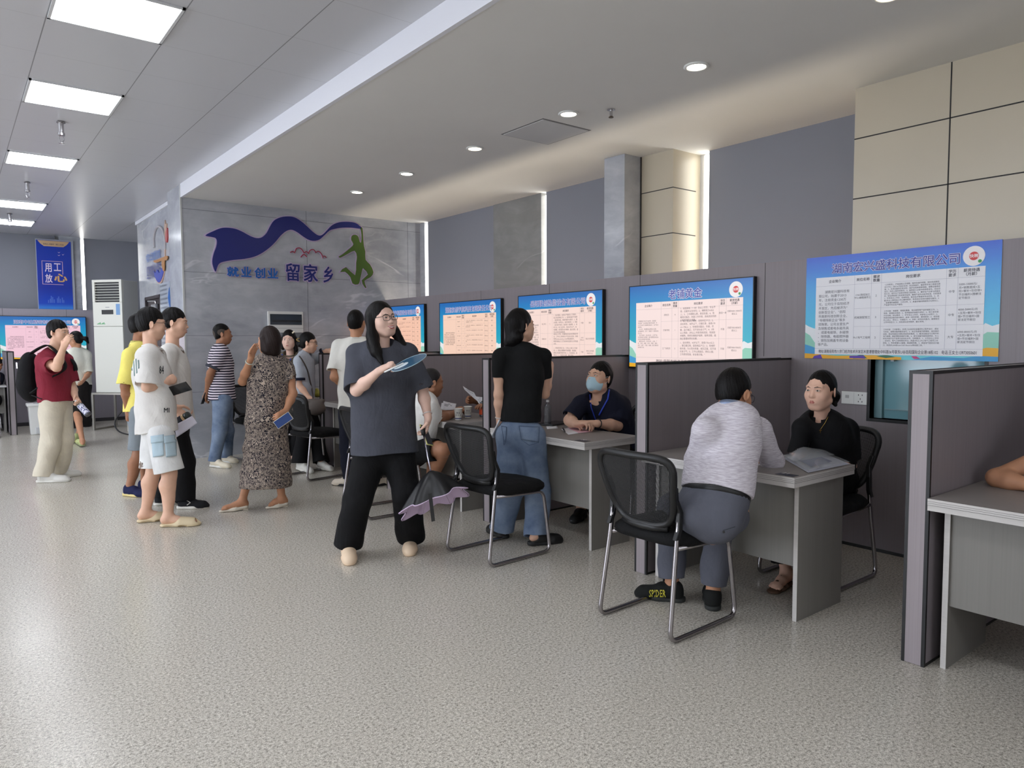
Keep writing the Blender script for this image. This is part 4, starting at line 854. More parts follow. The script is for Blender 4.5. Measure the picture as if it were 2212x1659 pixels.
def hand(F, wr, d, n, right, s, curl=0.5, spread=0.16, thumb=0.5, k=0.008, grip=None):
    """palm, five fingers of unequal length bent at the knuckles, thumb from the side of the palm"""
    d = Vector(d).normalized(); n = Vector(n); n = (n-d*n.dot(d)).normalized(); t = d.cross(n)*(1 if right else -1)
    s = s*1.02
    kn = wr+d*0.085*s
    F.cone(wr, wr+d*0.03*s, 0.026*s, 0.030*s, 0.015, n, 0.72)
    F.cone(wr+d*0.03*s, kn-d*0.004*s, 0.030*s, 0.037*s, 0.015, n, 0.42)
    cs = curl if isinstance(curl, (list, tuple)) else [curl*0.85, curl, curl*1.05, curl*1.15]
    for i, (off, L, c) in enumerate(zip((0.0285, 0.0100, -0.0090, -0.0265), (0.068, 0.076, 0.071, 0.056), cs)):
        p = kn+t*off*s-d*(0.004*abs(i-1.3))*s; dd = (d+t*off*spread*18*0.3).normalized(); r = (0.0088, 0.0092, 0.0088, 0.0078)[i]*s
        a = 0.0
        for j, (q, bend) in enumerate(((0.46, 0.75), (0.30, 1.0), (0.24, 0.7))):
            a += c*bend; v = dd*math.cos(a)+n*math.sin(a); e = p+v*L*q*s
            F.cone(p, e, r*(1-0.08*j), r*(0.93-0.09*j), k if j == 0 else 0.004); p = e
    b = wr+d*0.022*s+t*0.020*s; v = (d*0.62+t*0.75+n*0.30).normalized(); e = b+v*0.045*s
    F.cone(b, e, 0.0135*s, 0.0115*s, 0.012)
    v2 = (d*0.86+t*(0.42-0.5*thumb)+n*(0.25+0.5*thumb)).normalized(); e2 = e+v2*0.032*s; F.cone(e, e2, 0.0108*s, 0.0095*s, 0.006)
    v3 = (d*0.9+t*(0.2-0.6*thumb)+n*(0.3+0.5*thumb)).normalized(); F.cone(e2, e2+v3*0.026*s, 0.0095*s, 0.0075*s, 0.004)
    return kn+n*0.03*s

def head(F, C, f, l, u, s, w=1.0, chin=1.0, smile=0.0):
    A = (l, f, u); p = lambda a, b, c: C+l*a*s+f*b*s+u*c*s
    F.ell(p(0, -0.012, 0.030), A, (0.076*s*w, 0.094*s, 0.088*s), 0.02)
    F.ell(p(0, 0.022, -0.036), A, (0.0625*s*w, 0.066*s, 0.076*s), 0.03)
    F.cone(p(0.0, 0.050, -0.092*chin), p(0, 0.048, -0.082), 0.023*s, 0.028*s, 0.03, l, 1.35)
    for q in (-1, 1):
        F.ell(p(q*0.042*w, 0.049, -0.028), A, (0.027*s, 0.026*s, 0.028*s), 0.03)
        F.cone(p(q*0.058*w, -0.004, -0.058), p(q*0.022*w, 0.042, -0.094*chin), 0.018*s, 0.017*s, 0.03)
        F.ell(p(q*0.032, 0.098, 0.006), A, (0.019*s, 0.014*s, 0.012*s), 0.016, 'sub')
        F.cone(p(q*0.014, 0.083, 0.026), p(q*0.048, 0.066, 0.028), 0.010*s, 0.008*s, 0.014)
        F.ell(p(q*0.032, 0.076, 0.004), A, (0.0165*s, 0.0105*s, 0.0105*s), 0.006)
        F.ell(p(q*0.0125, 0.087, -0.032), A, (0.0085*s, 0.010*s, 0.0072*s), 0.007)
        e = p(q*0.082*w, -0.016, -0.004); ea = (l*q*0.85-f*0.5).normalized()
        F.ell(e+ea*0.004*s, (ea, ea.cross(u).normalized(), u), (0.007*s, 0.019*s, 0.031*s), 0.006)
        F.ell(e+ea*0.011*s+f*0.003*s, (ea, ea.cross(u).normalized(), u), (0.005*s, 0.009*s, 0.018*s), 0.004, 'sub')
    F.cone(p(0, 0.078, 0.010), p(0, 0.092, -0.024), 0.0075*s, 0.011*s, 0.014)
    F.ell(p(0, 0.096, -0.029), A, (0.011*s, 0.0105*s, 0.009*s), 0.009)
    F.ell(p(0, 0.070, -0.064), A, (0.027*s, 0.018*s, 0.017*s), 0.018)
    for z, r in ((-0.0585, 0.0062), (-0.0715, 0.0074)):
        F.cone(p(-0.015, 0.080, z), p(0.015, 0.080, z), r*s, r*s, 0.008); F.cone(p(-0.006, 0.084, z), p(0.006, 0.084, z), r*s, r*s, 0.006)
    F.cone(p(-0.021, 0.083, -0.065), p(0.021, 0.083, -0.065), 0.0022*s, 0.0022*s, 0.003, mode='sub')

def face_parts(body, C, f, l, u, s, lip=LIP, smile=0.0, brow=None, glasses=None, look=(0, 0), closed=0.30, mask=None, browtilt=0.0, stache=None):
    brow = brow or mat('eyebrow', (44, 34, 30), 0.6)
    T = bvh(body)
    def on(a, c, lift=0.0, y=0.2):
        o = C+l*a*s+f*y*s+u*c*s; h = T.ray_cast(o, -f)
        return (h[0] if h[0] is not None else C+l*a*s+f*0.08*s+u*c*s)+f*lift*s
    def blob(name, m, pts, rs, flat=0.5, par=body, h=0.0014):
        a = np.array([list(p) for p in pts]); q = max(rs)*1.6+0.004; F = Field(a.min(0)-q, a.max(0)+q, h)
        for i in range(len(pts)-1): F.cone(pts[i], pts[i+1], rs[i], rs[i+1], 0.002, f, flat)
        return F.build(name, m, par)
    hh = 0.0013 if s > 0.5 else 0.002
    for q in (-1, 1):
        c0 = on(q*0.032, 0.004); w = 0.0135*s; hgt = (0.0048-0.0028*closed)*s
        e = Field(np.array(c0)-0.02, np.array(c0)+0.02, 0.0011); e.ell(c0-f*0.0015*s, (l, f, u), (w, 0.0045*s, hgt), 0); eo = e.build('eye', EYEW, body)
        i0 = on(q*0.032+look[0]*0.004, 0.004+look[1]*0.002); e = Field(np.array(i0)-0.014, np.array(i0)+0.014, 0.0010); e.ell(i0+f*0.0006*s, (l, f, u), (0.0058*s, 0.0038*s, min(0.0056*s, hgt*1.02)), 0); e.build('iris', EYEB, eo)
        blob('upper_lid', EYEB, [on(q*(0.032-0.0135), 0.0045, 0.001), on(q*0.032, 0.0045+hgt/s*1.0, 0.0015), on(q*(0.032+0.0145), 0.0052, 0.001)], [0.0010*s, 0.0016*s, 0.0012*s], 0.9, eo, 0.0009)
        blob('eyebrow', brow, [on(q*0.014, 0.0225-browtilt*0.004, 0.0), on(q*0.030, 0.0275, 0.0005), on(q*0.050, 0.0225, 0.0)], [0.0022*s, 0.0026*s, 0.0012*s], 0.7, body)
    if mask is None:
        wd = 0.021+0.007*smile; up = 0.006*smile
        if smile > 0.5:
            blob('teeth', TEETH, [on(-wd+.004, -0.063+up*0.5, 0.0005), on(0, -0.0655, 0.001), on(wd-.004, -0.063+up*0.5, 0.0005)], [0.0028*s, 0.0048*s, 0.0028*s], 0.6, body)
            blob('upper_lip', lip, [on(-wd, -0.061+up, 0.0), on(-0.008, -0.0585, 0.001), on(0.008, -0.0585, 0.001), on(wd, -0.061+up, 0.0)], [0.0016*s, 0.0034*s, 0.0034*s, 0.0016*s], 0.8, body)
            blob('lower_lip', lip, [on(-wd, -0.062+up, 0.0), on(-0.010, -0.0725, 0.001), on(0.010, -0.0725, 0.001), on(wd, -0.062+up, 0.0)], [0.0016*s, 0.0040*s, 0.0040*s, 0.0016*s], 0.8, body)
        else:
            blob('upper_lip', lip, [on(-wd, -0.0645, -0.0005), on(-0.007, -0.061, 0.0), on(0.007, -0.061, 0.0), on(wd, -0.0645, -0.0005)], [0.0012*s, 0.0030*s, 0.0030*s, 0.0012*s], 0.5, body)
            blob('lower_lip', lip, [on(-wd, -0.0655, -0.0005), on(-0.009, -0.0705, 0.0), on(0.009, -0.0705, 0.0), on(wd, -0.0655, -0.0005)], [0.0012*s, 0.0036*s, 0.0036*s, 0.0012*s], 0.5, body)
    else:
        F = Field(np.array(C)-0.13, np.array(C)+0.13, 0.0032)
        F.ell(C+f*0.026*s-u*0.052*s, (l, f, u), (0.0715*s, 0.076*s, 0.072*s), 0); F.cone(C+f*0.078*s-u*0.008*s, C+f*0.086*s-u*0.085*s, 0.020*s, 0.016*s, 0.03)
        F.cut(C+f*0.024*s, -f); F.cut(C-u*0.004*s, u+f*0.05)
        mk = F.build('face_mask', mask, body)
        for q in (-1, 1):
            MB().tube([C+l*q*0.060*s+f*0.035*s-u*0.015*s, C+l*q*0.078*s+f*0.005*s+u*0.012*s, C+l*q*0.083*s-f*0.018*s+u*0.016*s], 0.0014, 5).build('ear_loop', mat('mask_loop', (226, 228, 230), 0.6), mk)
            MB().tube([C+l*q*0.050*s+f*0.055*s-u*0.085*s, C+l*q*0.074*s+f*0.005*s-u*0.04*s, C+l*q*0.083*s-f*0.02*s-u*0.012*s], 0.0014, 5).build('ear_loop', mat('mask_loop', (226, 228, 230), 0.6), mk)
    if glasses:
        g = bpy.data.objects.new('glasses', None); COL.objects.link(g); g.location = C; attach(g, body)
        z0 = 0.002; y0 = max((on(q*0.034, 0.0)-C).dot(f)/s for q in (-1, 1))+0.012
        for q in (-1, 1):
            loop = []
            for k in range(20):
                a = 2*PI*k/20; ca, sa = math.cos(a), math.sin(a); ex = 0.55
                loop.append(C+l*(q*0.034+0.027*abs(ca)**ex*math.copysign(1, ca))*s+f*(y0-0.004*abs(q*0.034+0.027*ca)/0.06)*s+u*(z0+0.019*abs(sa)**ex*math.copysign(1, sa))*s)
            MB().tube(loop, 0.0017*s, 6, True).build('rim', glasses, g, True)
            MB().tube([C+l*q*0.060*s+f*(y0-0.006)*s+u*(z0+0.012)*s, C+l*q*0.081*s+f*0.02*s+u*0.014*s, C+l*q*0.082*s-f*0.02*s+u*0.010*s], 0.0016*s, 6).build('temple', glasses, g, True)
        MB().tube([C-l*0.008*s+f*y0*s+u*(z0+0.006)*s, C+f*(y0+0.003)*s+u*(z0+0.009)*s, C+l*0.008*s+f*y0*s+u*(z0+0.006)*s], 0.0016*s, 6).build('bridge', glasses, g, True)

def hair(body, C, f, l, u, s, style, m, w=1.0, seed=1):
    h = 0.0042
    F = Field(np.array(C)-0.19*s-np.array((0, 0, 0.34 if style.get('long') else 0.10)), np.array(C)+0.19*s+np.array((0, 0, 0.02)), h)
    A = (l, f, u); p = lambda a, b, c: C+l*a*s+f*b*s+u*c*s
    v = style.get('vol', 0.012)
    fb = style.get('front', -0.021)
    F.ell(p(0, fb, 0.030+v*0.35), A, ((0.0775*w+v*.40)*s, (0.094+v*.55)*s, (0.088+v*1.3)*s), 0)
    F.ell(p(0, -0.045, -0.015), A, ((0.061*w+v*0.4)*s, (0.054+v*.7)*s, 0.066*s), 0.02)
    hl = style.get('line', 0.060)      # hairline height over the brow
    # carve the face, then the area before and under the ears
    F.ell(p(0, 0.118, hl-0.105), A, (0.078*s, 0.085*s, 0.105*s), 0.008, 'sub')
    if style.get('sides', True):
        for q in (-1, 1): F.ell(p(q*0.075, style.get('temple', 0.052), -0.010), A, (0.042*s, 0.042*s, 0.060*s), 0.008, 'sub'); F.ell(p(q*0.084, -0.010, -0.035), A, (0.03*s, 0.034*s, 0.042*s), 0.006, 'sub')
        F.cut(p(0, -0.06, style.get('nape', -0.052)), (-u+f*0.35))
    for q in style.get('add', []):          # extra locks: (a, b, radius_a, radius_b[, blend])
        F.cone(p(*q[0]), p(*q[1]), q[2]*s, q[3]*s, q[4]*s if len(q) > 4 else 0.02*s)
    for q in style.get('sub', []): F.ell(p(*q[0]), A, [x*s for x in q[1]], 0.006, 'sub')
    r = np.random.RandomState(seed); X, Y, Z = F.ax[0][:, None, None], F.ax[1][None, :, None], F.ax[2][None, None, :]
    cx, cy = X-C.x, Y-C.y; ang = np.arctan2(cx*l.x+cy*l.y, cx*f.x+cy*f.y); hz = (Z-C.z)
    wv = np.sin(ang*37+9*hz/0.1+r.uniform(0, 6))*0.4+np.sin(ang*61-7*hz/0.1+r.uniform(0, 6))*0.4+np.sin(ang*13+5*hz/0.1+r.uniform(0, 6))*0.5
    F.d += (wv*style.get('rough', 0.0022)*0.6).astype(np.float32)*(np.abs(F.d) < 0.03)
    return F.build('hair', m, body)

def fan(a, b, t): return a*(1-t)+b*t
def person(label, D, J, yaw, hyaw=None, hpitch=0.0, htilt=0.0, H=1.68, girth=1.0, fem=False, skinm=SKIN, h=0.0048, shirt=None, legs=None, shoes=None, hairs=None, hands=None, face=None, shod=None, sh_w=None, group=None, headw=1.0):
    """J: joints; each is (u, v, extra depth) read at the figure's distance D, or a Vector in metres"""
    s = H/1.70
    P = {k: (v if isinstance(v, Vector) else ond(v[0], v[1], D+(v[2] if len(v) > 2 else 0))) for k, v in J.items()}
    los = (P['neck']-EYE); los.z = 0; los.normalize(); rt = Vector((los.y, -los.x, 0))
    def vdir(y, pit=0.0):
        y = math.radians(y); q = -los*math.cos(y)+rt*math.sin(y); pit = math.radians(pit); return (q*math.cos(pit)+UP*math.sin(pit)).normalized()
    f0 = vdir(yaw); tu = (P['neck']-P['pelvis']).normalized(); f, l, tu = basis((f0-tu*f0.dot(tu)).normalized(), tu)
    sw = (sh_w or (0.165 if fem else 0.185))*s; hw = 0.086*s
    P.setdefault('shL', P['neck']+l*sw-tu*0.045*s); P.setdefault('shR', P['neck']-l*sw-tu*0.045*s)
    P.setdefault('hipL', P['pelvis']+l*hw); P.setdefault('hipR', P['pelvis']-l*hw)
    hf, hl, hu = basis(vdir(hyaw if hyaw is not None else yaw, hpitch), UP)
    if htilt:
        R = Matrix.Rotation(math.radians(htilt), 3, hf); hl, hu = R @ hl, R @ hu
    C = P['head']; hs = 0.98*s if not fem else 0.95*s
    hs = max(0.9, min(1.04, hs))
    g = girth; a = 0.88 if fem else 1.0
    pts = np.array([list(v) for v in P.values()]); F = Field(pts.min(0)-0.24, pts.max(0)+0.24, h)
    # torso, neck
    ch = fan(P['pelvis'], P['neck'], 0.70); ws = fan(P['pelvis'], P['neck'], 0.32)
    F.cone(ch, ws, 0.135*s*g, 0.118*s*g, 0.04, f, 0.68); F.cone(ws, P['pelvis'], 0.118*s*g, 0.135*s*g, 0.04, f, 0.72)
    F.cone(fan(P['shL'], P['shR'], .1)-tu*0.014*s, fan(P['shL'], P['shR'], .9)-tu*0.014*s, 0.038*s*a, 0.038*s*a, 0.04); nk = C-hu*0.075*s-hf*0.022*s
    F.cone(P['neck']-tu*0.03*s, nk, 0.058*s*(0.86 if fem else 1)*min(g, 1.1), 0.052*s*(0.84 if fem else 1)*min(g, 1.1), 0.03)
    head(F, C, hf, hl, hu, hs, headw)
    # arms and hands
    HP_ = {}
    for q in 'LR':
        sh, el, wr = P['sh'+q], P.get('el'+q), P.get('wr'+q)
        if el is None: continue
        F.cone(sh-tu*0.012*s, el, 0.040*s*a*(g*.5+.5), 0.038*s*a*(g*.5+.5), 0.02); F.ell(fan(sh, el, 0.55), basis(f, UP), (0.043*s*a*(g*.5+.5), 0.043*s*a*(g*.5+.5), 0.06*s), 0.02)
        if wr is None: continue
        F.cone(el, fan(el, wr, 0.35), 0.039*s*a*(g*.5+.5), 0.040*s*a*(g*.5+.5), 0.02); F.cone(fan(el, wr, 0.35), wr, 0.040*s*a*(g*.5+.5), 0.0265*s*a, 0.02)
        hd = (hands or {}).get(q, {}); fd = (wr-el).normalized()
        d = hd.get('dir'); d = fd if d is None else (d if isinstance(d, Vector) else (ond(d[0], d[1], D+d[2])-wr).normalized())
        n = hd.get('palm'); n = (l*(-1 if q == 'L' else 1)) if n is None else (n if isinstance(n, Vector) else vdir(*n))
        HP_[q] = hand(F, wr, d, n, q == 'R', s*(0.93 if fem else 1.0), hd.get('curl', 0.45), thumb=hd.get('thumb', 0.4)); HP_[q+'d'] = d; HP_[q+'n'] = n
    # legs and feet
    lt = 0.92 if fem else 1.0; ft = 0.78 if (shoes and shoes.get('kind', 'shoe') in ('shoe', 'clog', 'high')) else lt
    for q in 'LR':
        hp, kn, an = P['hip'+q], P.get('kn'+q), P.get('an'+q)
        if kn is None or an is None: continue
        F.cone(hp, kn, 0.082*s*g*lt, 0.054*s*lt, 0.03); F.cone(kn, an, 0.052*s*lt, 0.036*s*lt, 0.02)
        bk = (kn+an)/2-(kn+an)/2; cb = fan(kn, an, 0.30)-vdir(yaw)*0.016*s; F.cone(fan(kn, an, .12), cb, 0.045*s*lt, 0.050*s*lt, 0.03); F.cone(cb, fan(kn, an, .62), 0.050*s*lt, 0.036*s*lt, 0.03)
        to = P.get('toe'+q)
        if to is not None:
            td = (to-an); td.z = 0; td = td.normalized(); heel = Vector((an.x, an.y, P['sole'+q].z if 'sole'+q in P else to.z))-td*0.03*s
            zz = to.z
            F.cone(an-UP*0.01, an+td*0.06*s-UP*(an.z-zz)*0.55, 0.034*s*ft, 0.030*s*ft, 0.03); F.cone(an+td*0.06*s-UP*(an.z-zz)*0.55, to-td*0.03*s+UP*0.006, 0.030*s*ft, 0.022*s*ft, 0.02, UP, 0.7)
            hb = an-td*0.028*s; hb.z = zz+0.022*s; F.cone(an-td*0.01, hb, 0.030*s*ft, 0.026*s*ft, 0.02)
            sd = td.cross(UP)
            F.cone(hb, to-td*0.05*s, 0.024*s*ft, 0.026*s*ft, 0.02)
            for i in range(5):
                o_ = (i-2)*0.0165*s; b = to-td*(0.035+0.006*abs(i-1))*s+sd*o_; F.cone(b+UP*0.004, b+td*0.03*s-UP*0.003, 0.0105*s*ft, 0.0085*s*ft, 0.008)
            F.cut((0, 0, zz-0.012 if zz > 0.03 else 0.004), -UP, np.array(to)-0.25, np.array(to)+0.25)
    body = F.build('person', skinm); tag(body, label, 'person', group)
    K = dict(P=P, f=f, l=l, u=tu, s=s, C=C, hf=hf, hl=hl, hu=hu, body=body, vdir=vdir, hand=HP_, D=D, hs=hs, g=g, a=a, fem=fem)
    if hairs: K['hair'] = hair(body, C, hf, hl, hu, hs, hairs[0], hairs[1], headw, len(label))
    if face is not None: face_parts(body, C, hf, hl, hu, hs, **face)
    if shirt: K['shirt'] = make_shirt(K, h, **shirt)
    if legs: K['legs'] = make_legs(K, h, **legs)
    if shoes: make_shoes(K, **shoes)
    return K

def make_shirt(K, h, m, sleeve=0.7, hem=0.04, loose=0.0, sl_r=1.0, name='shirt', hemw=1.0, collar=None, cuff=None, wr=0.006, neck=0.0, low=None, open_neck=0.05, bust=0.0, neckoff=0.0):
    P, f, l, u, s, g, a = K['P'], K['f'], K['l'], K['u'], K['s'], K['g'], K['a']; body = K['body']
    pts = np.array([list(P[k]) for k in ('neck', 'pelvis', 'shL', 'shR')]+[list(fan(P['sh'+q], P['el'+q], min(sleeve, 1))) for q in 'LR' if 'el'+q in P]+[list(fan(P['el'+q], P['wr'+q], max(0, sleeve-1))) for q in 'LR' if 'wr'+q in P and sleeve > 1])
    F = Field(pts.min(0)-0.26, pts.max(0)+0.20, h)
    lo = loose; ch = fan(P['pelvis'], P['neck'], 0.68); ws = fan(P['pelvis'], P['neck'], 0.32); hm = P['pelvis']-u*hem*s
    F.cone(fan(P['pelvis'], P['neck'], 0.80), ch, (0.140*s)*g+lo*.6, 0.150*s*g+lo, 0.05, f, 0.66)
    F.cone(ch, ws, 0.150*s*g+lo, 0.136*s*g+lo, 0.05, f, 0.70); F.cone(ws, hm-u*0.05, 0.136*s*g+lo, (0.156*s*g+lo)*hemw, 0.05, f, 0.78)
    if bust:
        for q in (-1, 1): F.ell(ch+l*q*0.065*s+f*(0.075*g)*s+u*0.01, (l, f, u), (0.06*s*bust, 0.05*s*bust, 0.06*s*bust), 0.06)
    F.cone(fan(P['shL'], P['shR'], .06)-u*0.006*s, fan(P['shL'], P['shR'], .94)-u*0.006*s, 0.048*s*a+lo*.2, 0.048*s*a+lo*.2, 0.05)
    for q in (-1, 1): F.cone(P['neck']+l*q*0.05*s-u*0.016*s, fan(P['sh'+('L' if q > 0 else 'R')], P['neck'], .12), 0.048*s, 0.046*s*a+lo*.15, 0.05)
    F.cone(P['neck']-u*0.05*s, P['neck']-u*0.005*s, 0.075*s, 0.066*s, 0.03)
    F.cut(hm, -u)
    for q in 'LR':
        if 'el'+q not in P: continue
        sh, el = P['sh'+q], P['el'+q]; t1 = min(sleeve, 1.0); e = fan(sh, el, t1); d = (el-sh).normalized()
        G = Field(np.minimum(np.array(sh), np.array(el))-0.14, np.maximum(np.array(sh), np.array(el))+0.14, h)
        G.cone(sh-u*0.008*s, e+d*0.03, 0.053*s*a*(g*.5+.5)+lo*.25, (0.056*s*a*g+lo*.45)*sl_r, 0.0)
        if sleeve <= 1.0:
            G.cut(e, d)
            G.cone(e-d*0.012, e+d*0.03, 0.9*((0.056*s*a*g+lo*.45)*sl_r)-0.004, 0.9*((0.056*s*a*g+lo*.45)*sl_r)-0.004, 0.0, mode='sub')
        o = np.round((G.lo-F.lo)/h).astype(int)
        i0 = np.maximum(o, 0); i1 = np.minimum(o+G.n, F.n); si = tuple(slice(x, y) for x, y in zip(i0, i1)); sj = tuple(slice(x-z, y-z) for x, y, z in zip(i0, i1, o))
        if all(y > x for x, y in zip(i0, i1)): F._mix(si, G.d[sj], 0.035, 'add')
    # neckline: the neck column is cut free, lower at the front
    nb = P['neck']+f*(0.034+neckoff)*s
    nr = 0.050 if collar else 0.056+open_neck*0.25
    F.cone(nb+u*(0.002-open_neck*0.25)*s, nb+u*0.12*s+f*0.03*s, nr*s, (nr+0.012)*s, 0.01, mode='sub')
    if wr: F.wrinkle(wr, len(K['body']['label']))
    o = F.build(name, m, body)
    if collar:
        pts = []
        n0 = P['neck']+u*0.030*s
        for k in range(24):
            an = 2*PI*k/24; ca, sa = math.cos(an), math.sin(an)
            pts.append((n0+l*sa*0.071*s+f*(ca*0.066+0.008)*s-u*(0.030*(ca+1)/2)*s, n0+l*sa*0.066*s+f*(ca*0.060)*s+u*(0.020-0.012*(ca+1)/2)*s, n0+l*sa*0.090*s+f*(ca*0.088+0.008)*s-u*(0.026+0.03*(ca+1)/2)*s))
        b = MB(); open_ = 1
        ring = [p for i, p in enumerate(pts) if i not in (0,)]
        b.loft([[p[2], p[1], p[0]] for p in ring], cap=False)
        co = b.build('collar', collar, o, smooth=True); sdf = co.modifiers.new('thick', 'SOLIDIFY'); sdf.thickness = 0.004; sdf.offset = 0
    elif neck:
        n0 = P['neck']+u*0.004*s; pts = [n0+l*math.sin(2*PI*k/28)*0.072*s+f*(math.cos(2*PI*k/28)*0.070+0.014)*s-u*(0.042*(math.cos(2*PI*k/28)+1)/2-0.016)*s for k in range(28)]
        MB().tube(pts, 0.0075*s, 8, True).build('neckband', m if neck is True or neck == 1 else neck, o, True)
    if cuff:
        for q in 'LR':
            if 'el'+q not in P: continue
            sh, el = P['sh'+q], P['el'+q]; d = (el-sh).normalized(); e = fan(sh, el, sleeve); x = d.orthogonal().normalized(); y = d.cross(x); r = (0.056*s*a*g+lo*.45)*sl_r+0.001
            MB().loft([[e+d*z+(x*math.cos(2*PI*k/24)+y*math.sin(2*PI*k/24))*rr for k in range(24)] for z, rr in ((-0.028, r), (-0.026, r+0.003), (0.0, r+0.003), (0.002, r-0.004))], False).build('cuff', cuff, o, True)
    return o

def make_legs(K, h, m, kind='long', hem=1.93, r=(0.100, 0.078, 0.066), name=None, waist=0.10, belt=None, wr=0.006, taper=None, hipw=0.94, hemdrop=None, sq=0.78, bw=1.0, loosecuff=None):
    P, f, l, u, s, g = K['P'], K['f'], K['l'], K['u'], K['s'], K['g']; body = K['body']; name = name or {'long': 'trousers', 'shorts': 'shorts', 'skirt': 'skirt'}[kind]
    keys = [k for k in ('pelvis', 'knL', 'knR', 'anL', 'anR') if k in P]; pts = np.array([list(P[k]) for k in keys]+[list(P['pelvis']+u*0.2)])
    F = Field(pts.min(0)-0.26, pts.max(0)+0.26, h); wp_ = P['pelvis']+u*waist*s
    F.cone(wp_+u*0.04, P['pelvis']+u*0.02, 0.128*s*g*hipw, 0.146*s*g*hipw, 0.03, f, 0.74); F.cone(P['pelvis']+u*0.02, P['pelvis']-u*0.03, 0.146*s*g*hipw, 0.135*s*g*hipw, 0.03, f, 0.80)
    F.cut(wp_, u, np.array(P['pelvis'])-0.3, np.array(P['pelvis'])+0.32)
    if kind == 'skirt':
        kb = (P['knL']+P['knR'])/2; hm = hemdrop if hemdrop is not None else fan(P['pelvis'], kb, hem); hm = Vector(hm)
        F.cone(P['pelvis']-u*0.02, hm-(P['pelvis']-hm).normalized()*-0.04, r[0]*s*g, r[1]*s*g, 0.05, f, sq); F.cut(hm, hm-P['pelvis'])
    else:
        for q in 'LR':
            if 'kn'+q not in P: continue
            hp, kn, an = P['hip'+q], P['kn'+q], P.get('an'+q)
            F.cone(hp-u*0.01, kn, r[0]*s*g, r[1]*s*(g*.4+.6), 0.025) if kind == 'long' or hem >= 1 else F.cone(hp-u*0.01, fan(hp, kn, hem+.08), r[0]*s*g, r[1]*s*(g*.4+.6), 0.025)
            if hem > 1 and an is not None:
                e = fan(kn, an, hem-1); d = (an-kn).normalized()
                F.cone(kn, e+d*0.02, r[1]*s*(g*.4+.6), r[2]*s, 0.02)
                cn = -UP if abs(d.z) > 0.8 else d
                mm = r[2]*s+0.06; F.cut(e, d*0.6-UP*0.4 if d.z < -0.6 else d, np.array(e)-mm, np.array(e)+mm+0.02)
                F.cone(e-d*0.006, e+d*0.04, r[2]*s-0.020, r[2]*s-0.018, 0.0, mode='sub')
            elif hem <= 1:
                e = fan(hp, kn, hem); d = (kn-hp).normalized(); mm = r[1]*s+0.07; F.cut(e, d, np.array(e)-mm, np.array(e)+mm)
                F.cone(e-d*0.03, e+d*0.04, r[1]*s-0.010, r[1]*s-0.008, 0.0, mode='sub')
    if wr: F.wrinkle(wr, len(K['body']['label'])+3, f=22)
    o = F.build(name, m, body)
    if belt:
        rr = 0.133*s*g*hipw*bw; ring = lambda z, q: [wp_+u*z+l*math.cos(2*PI*k/36)*(rr+q)+f*math.sin(2*PI*k/36)*(rr+q)*0.76 for k in range(36)]
        MB().loft([ring(-0.036, 0.0), ring(-0.034, 0.005), ring(-0.002, 0.005), ring(0.0, 0.0)], False).build('belt', belt, o, True)
    return o

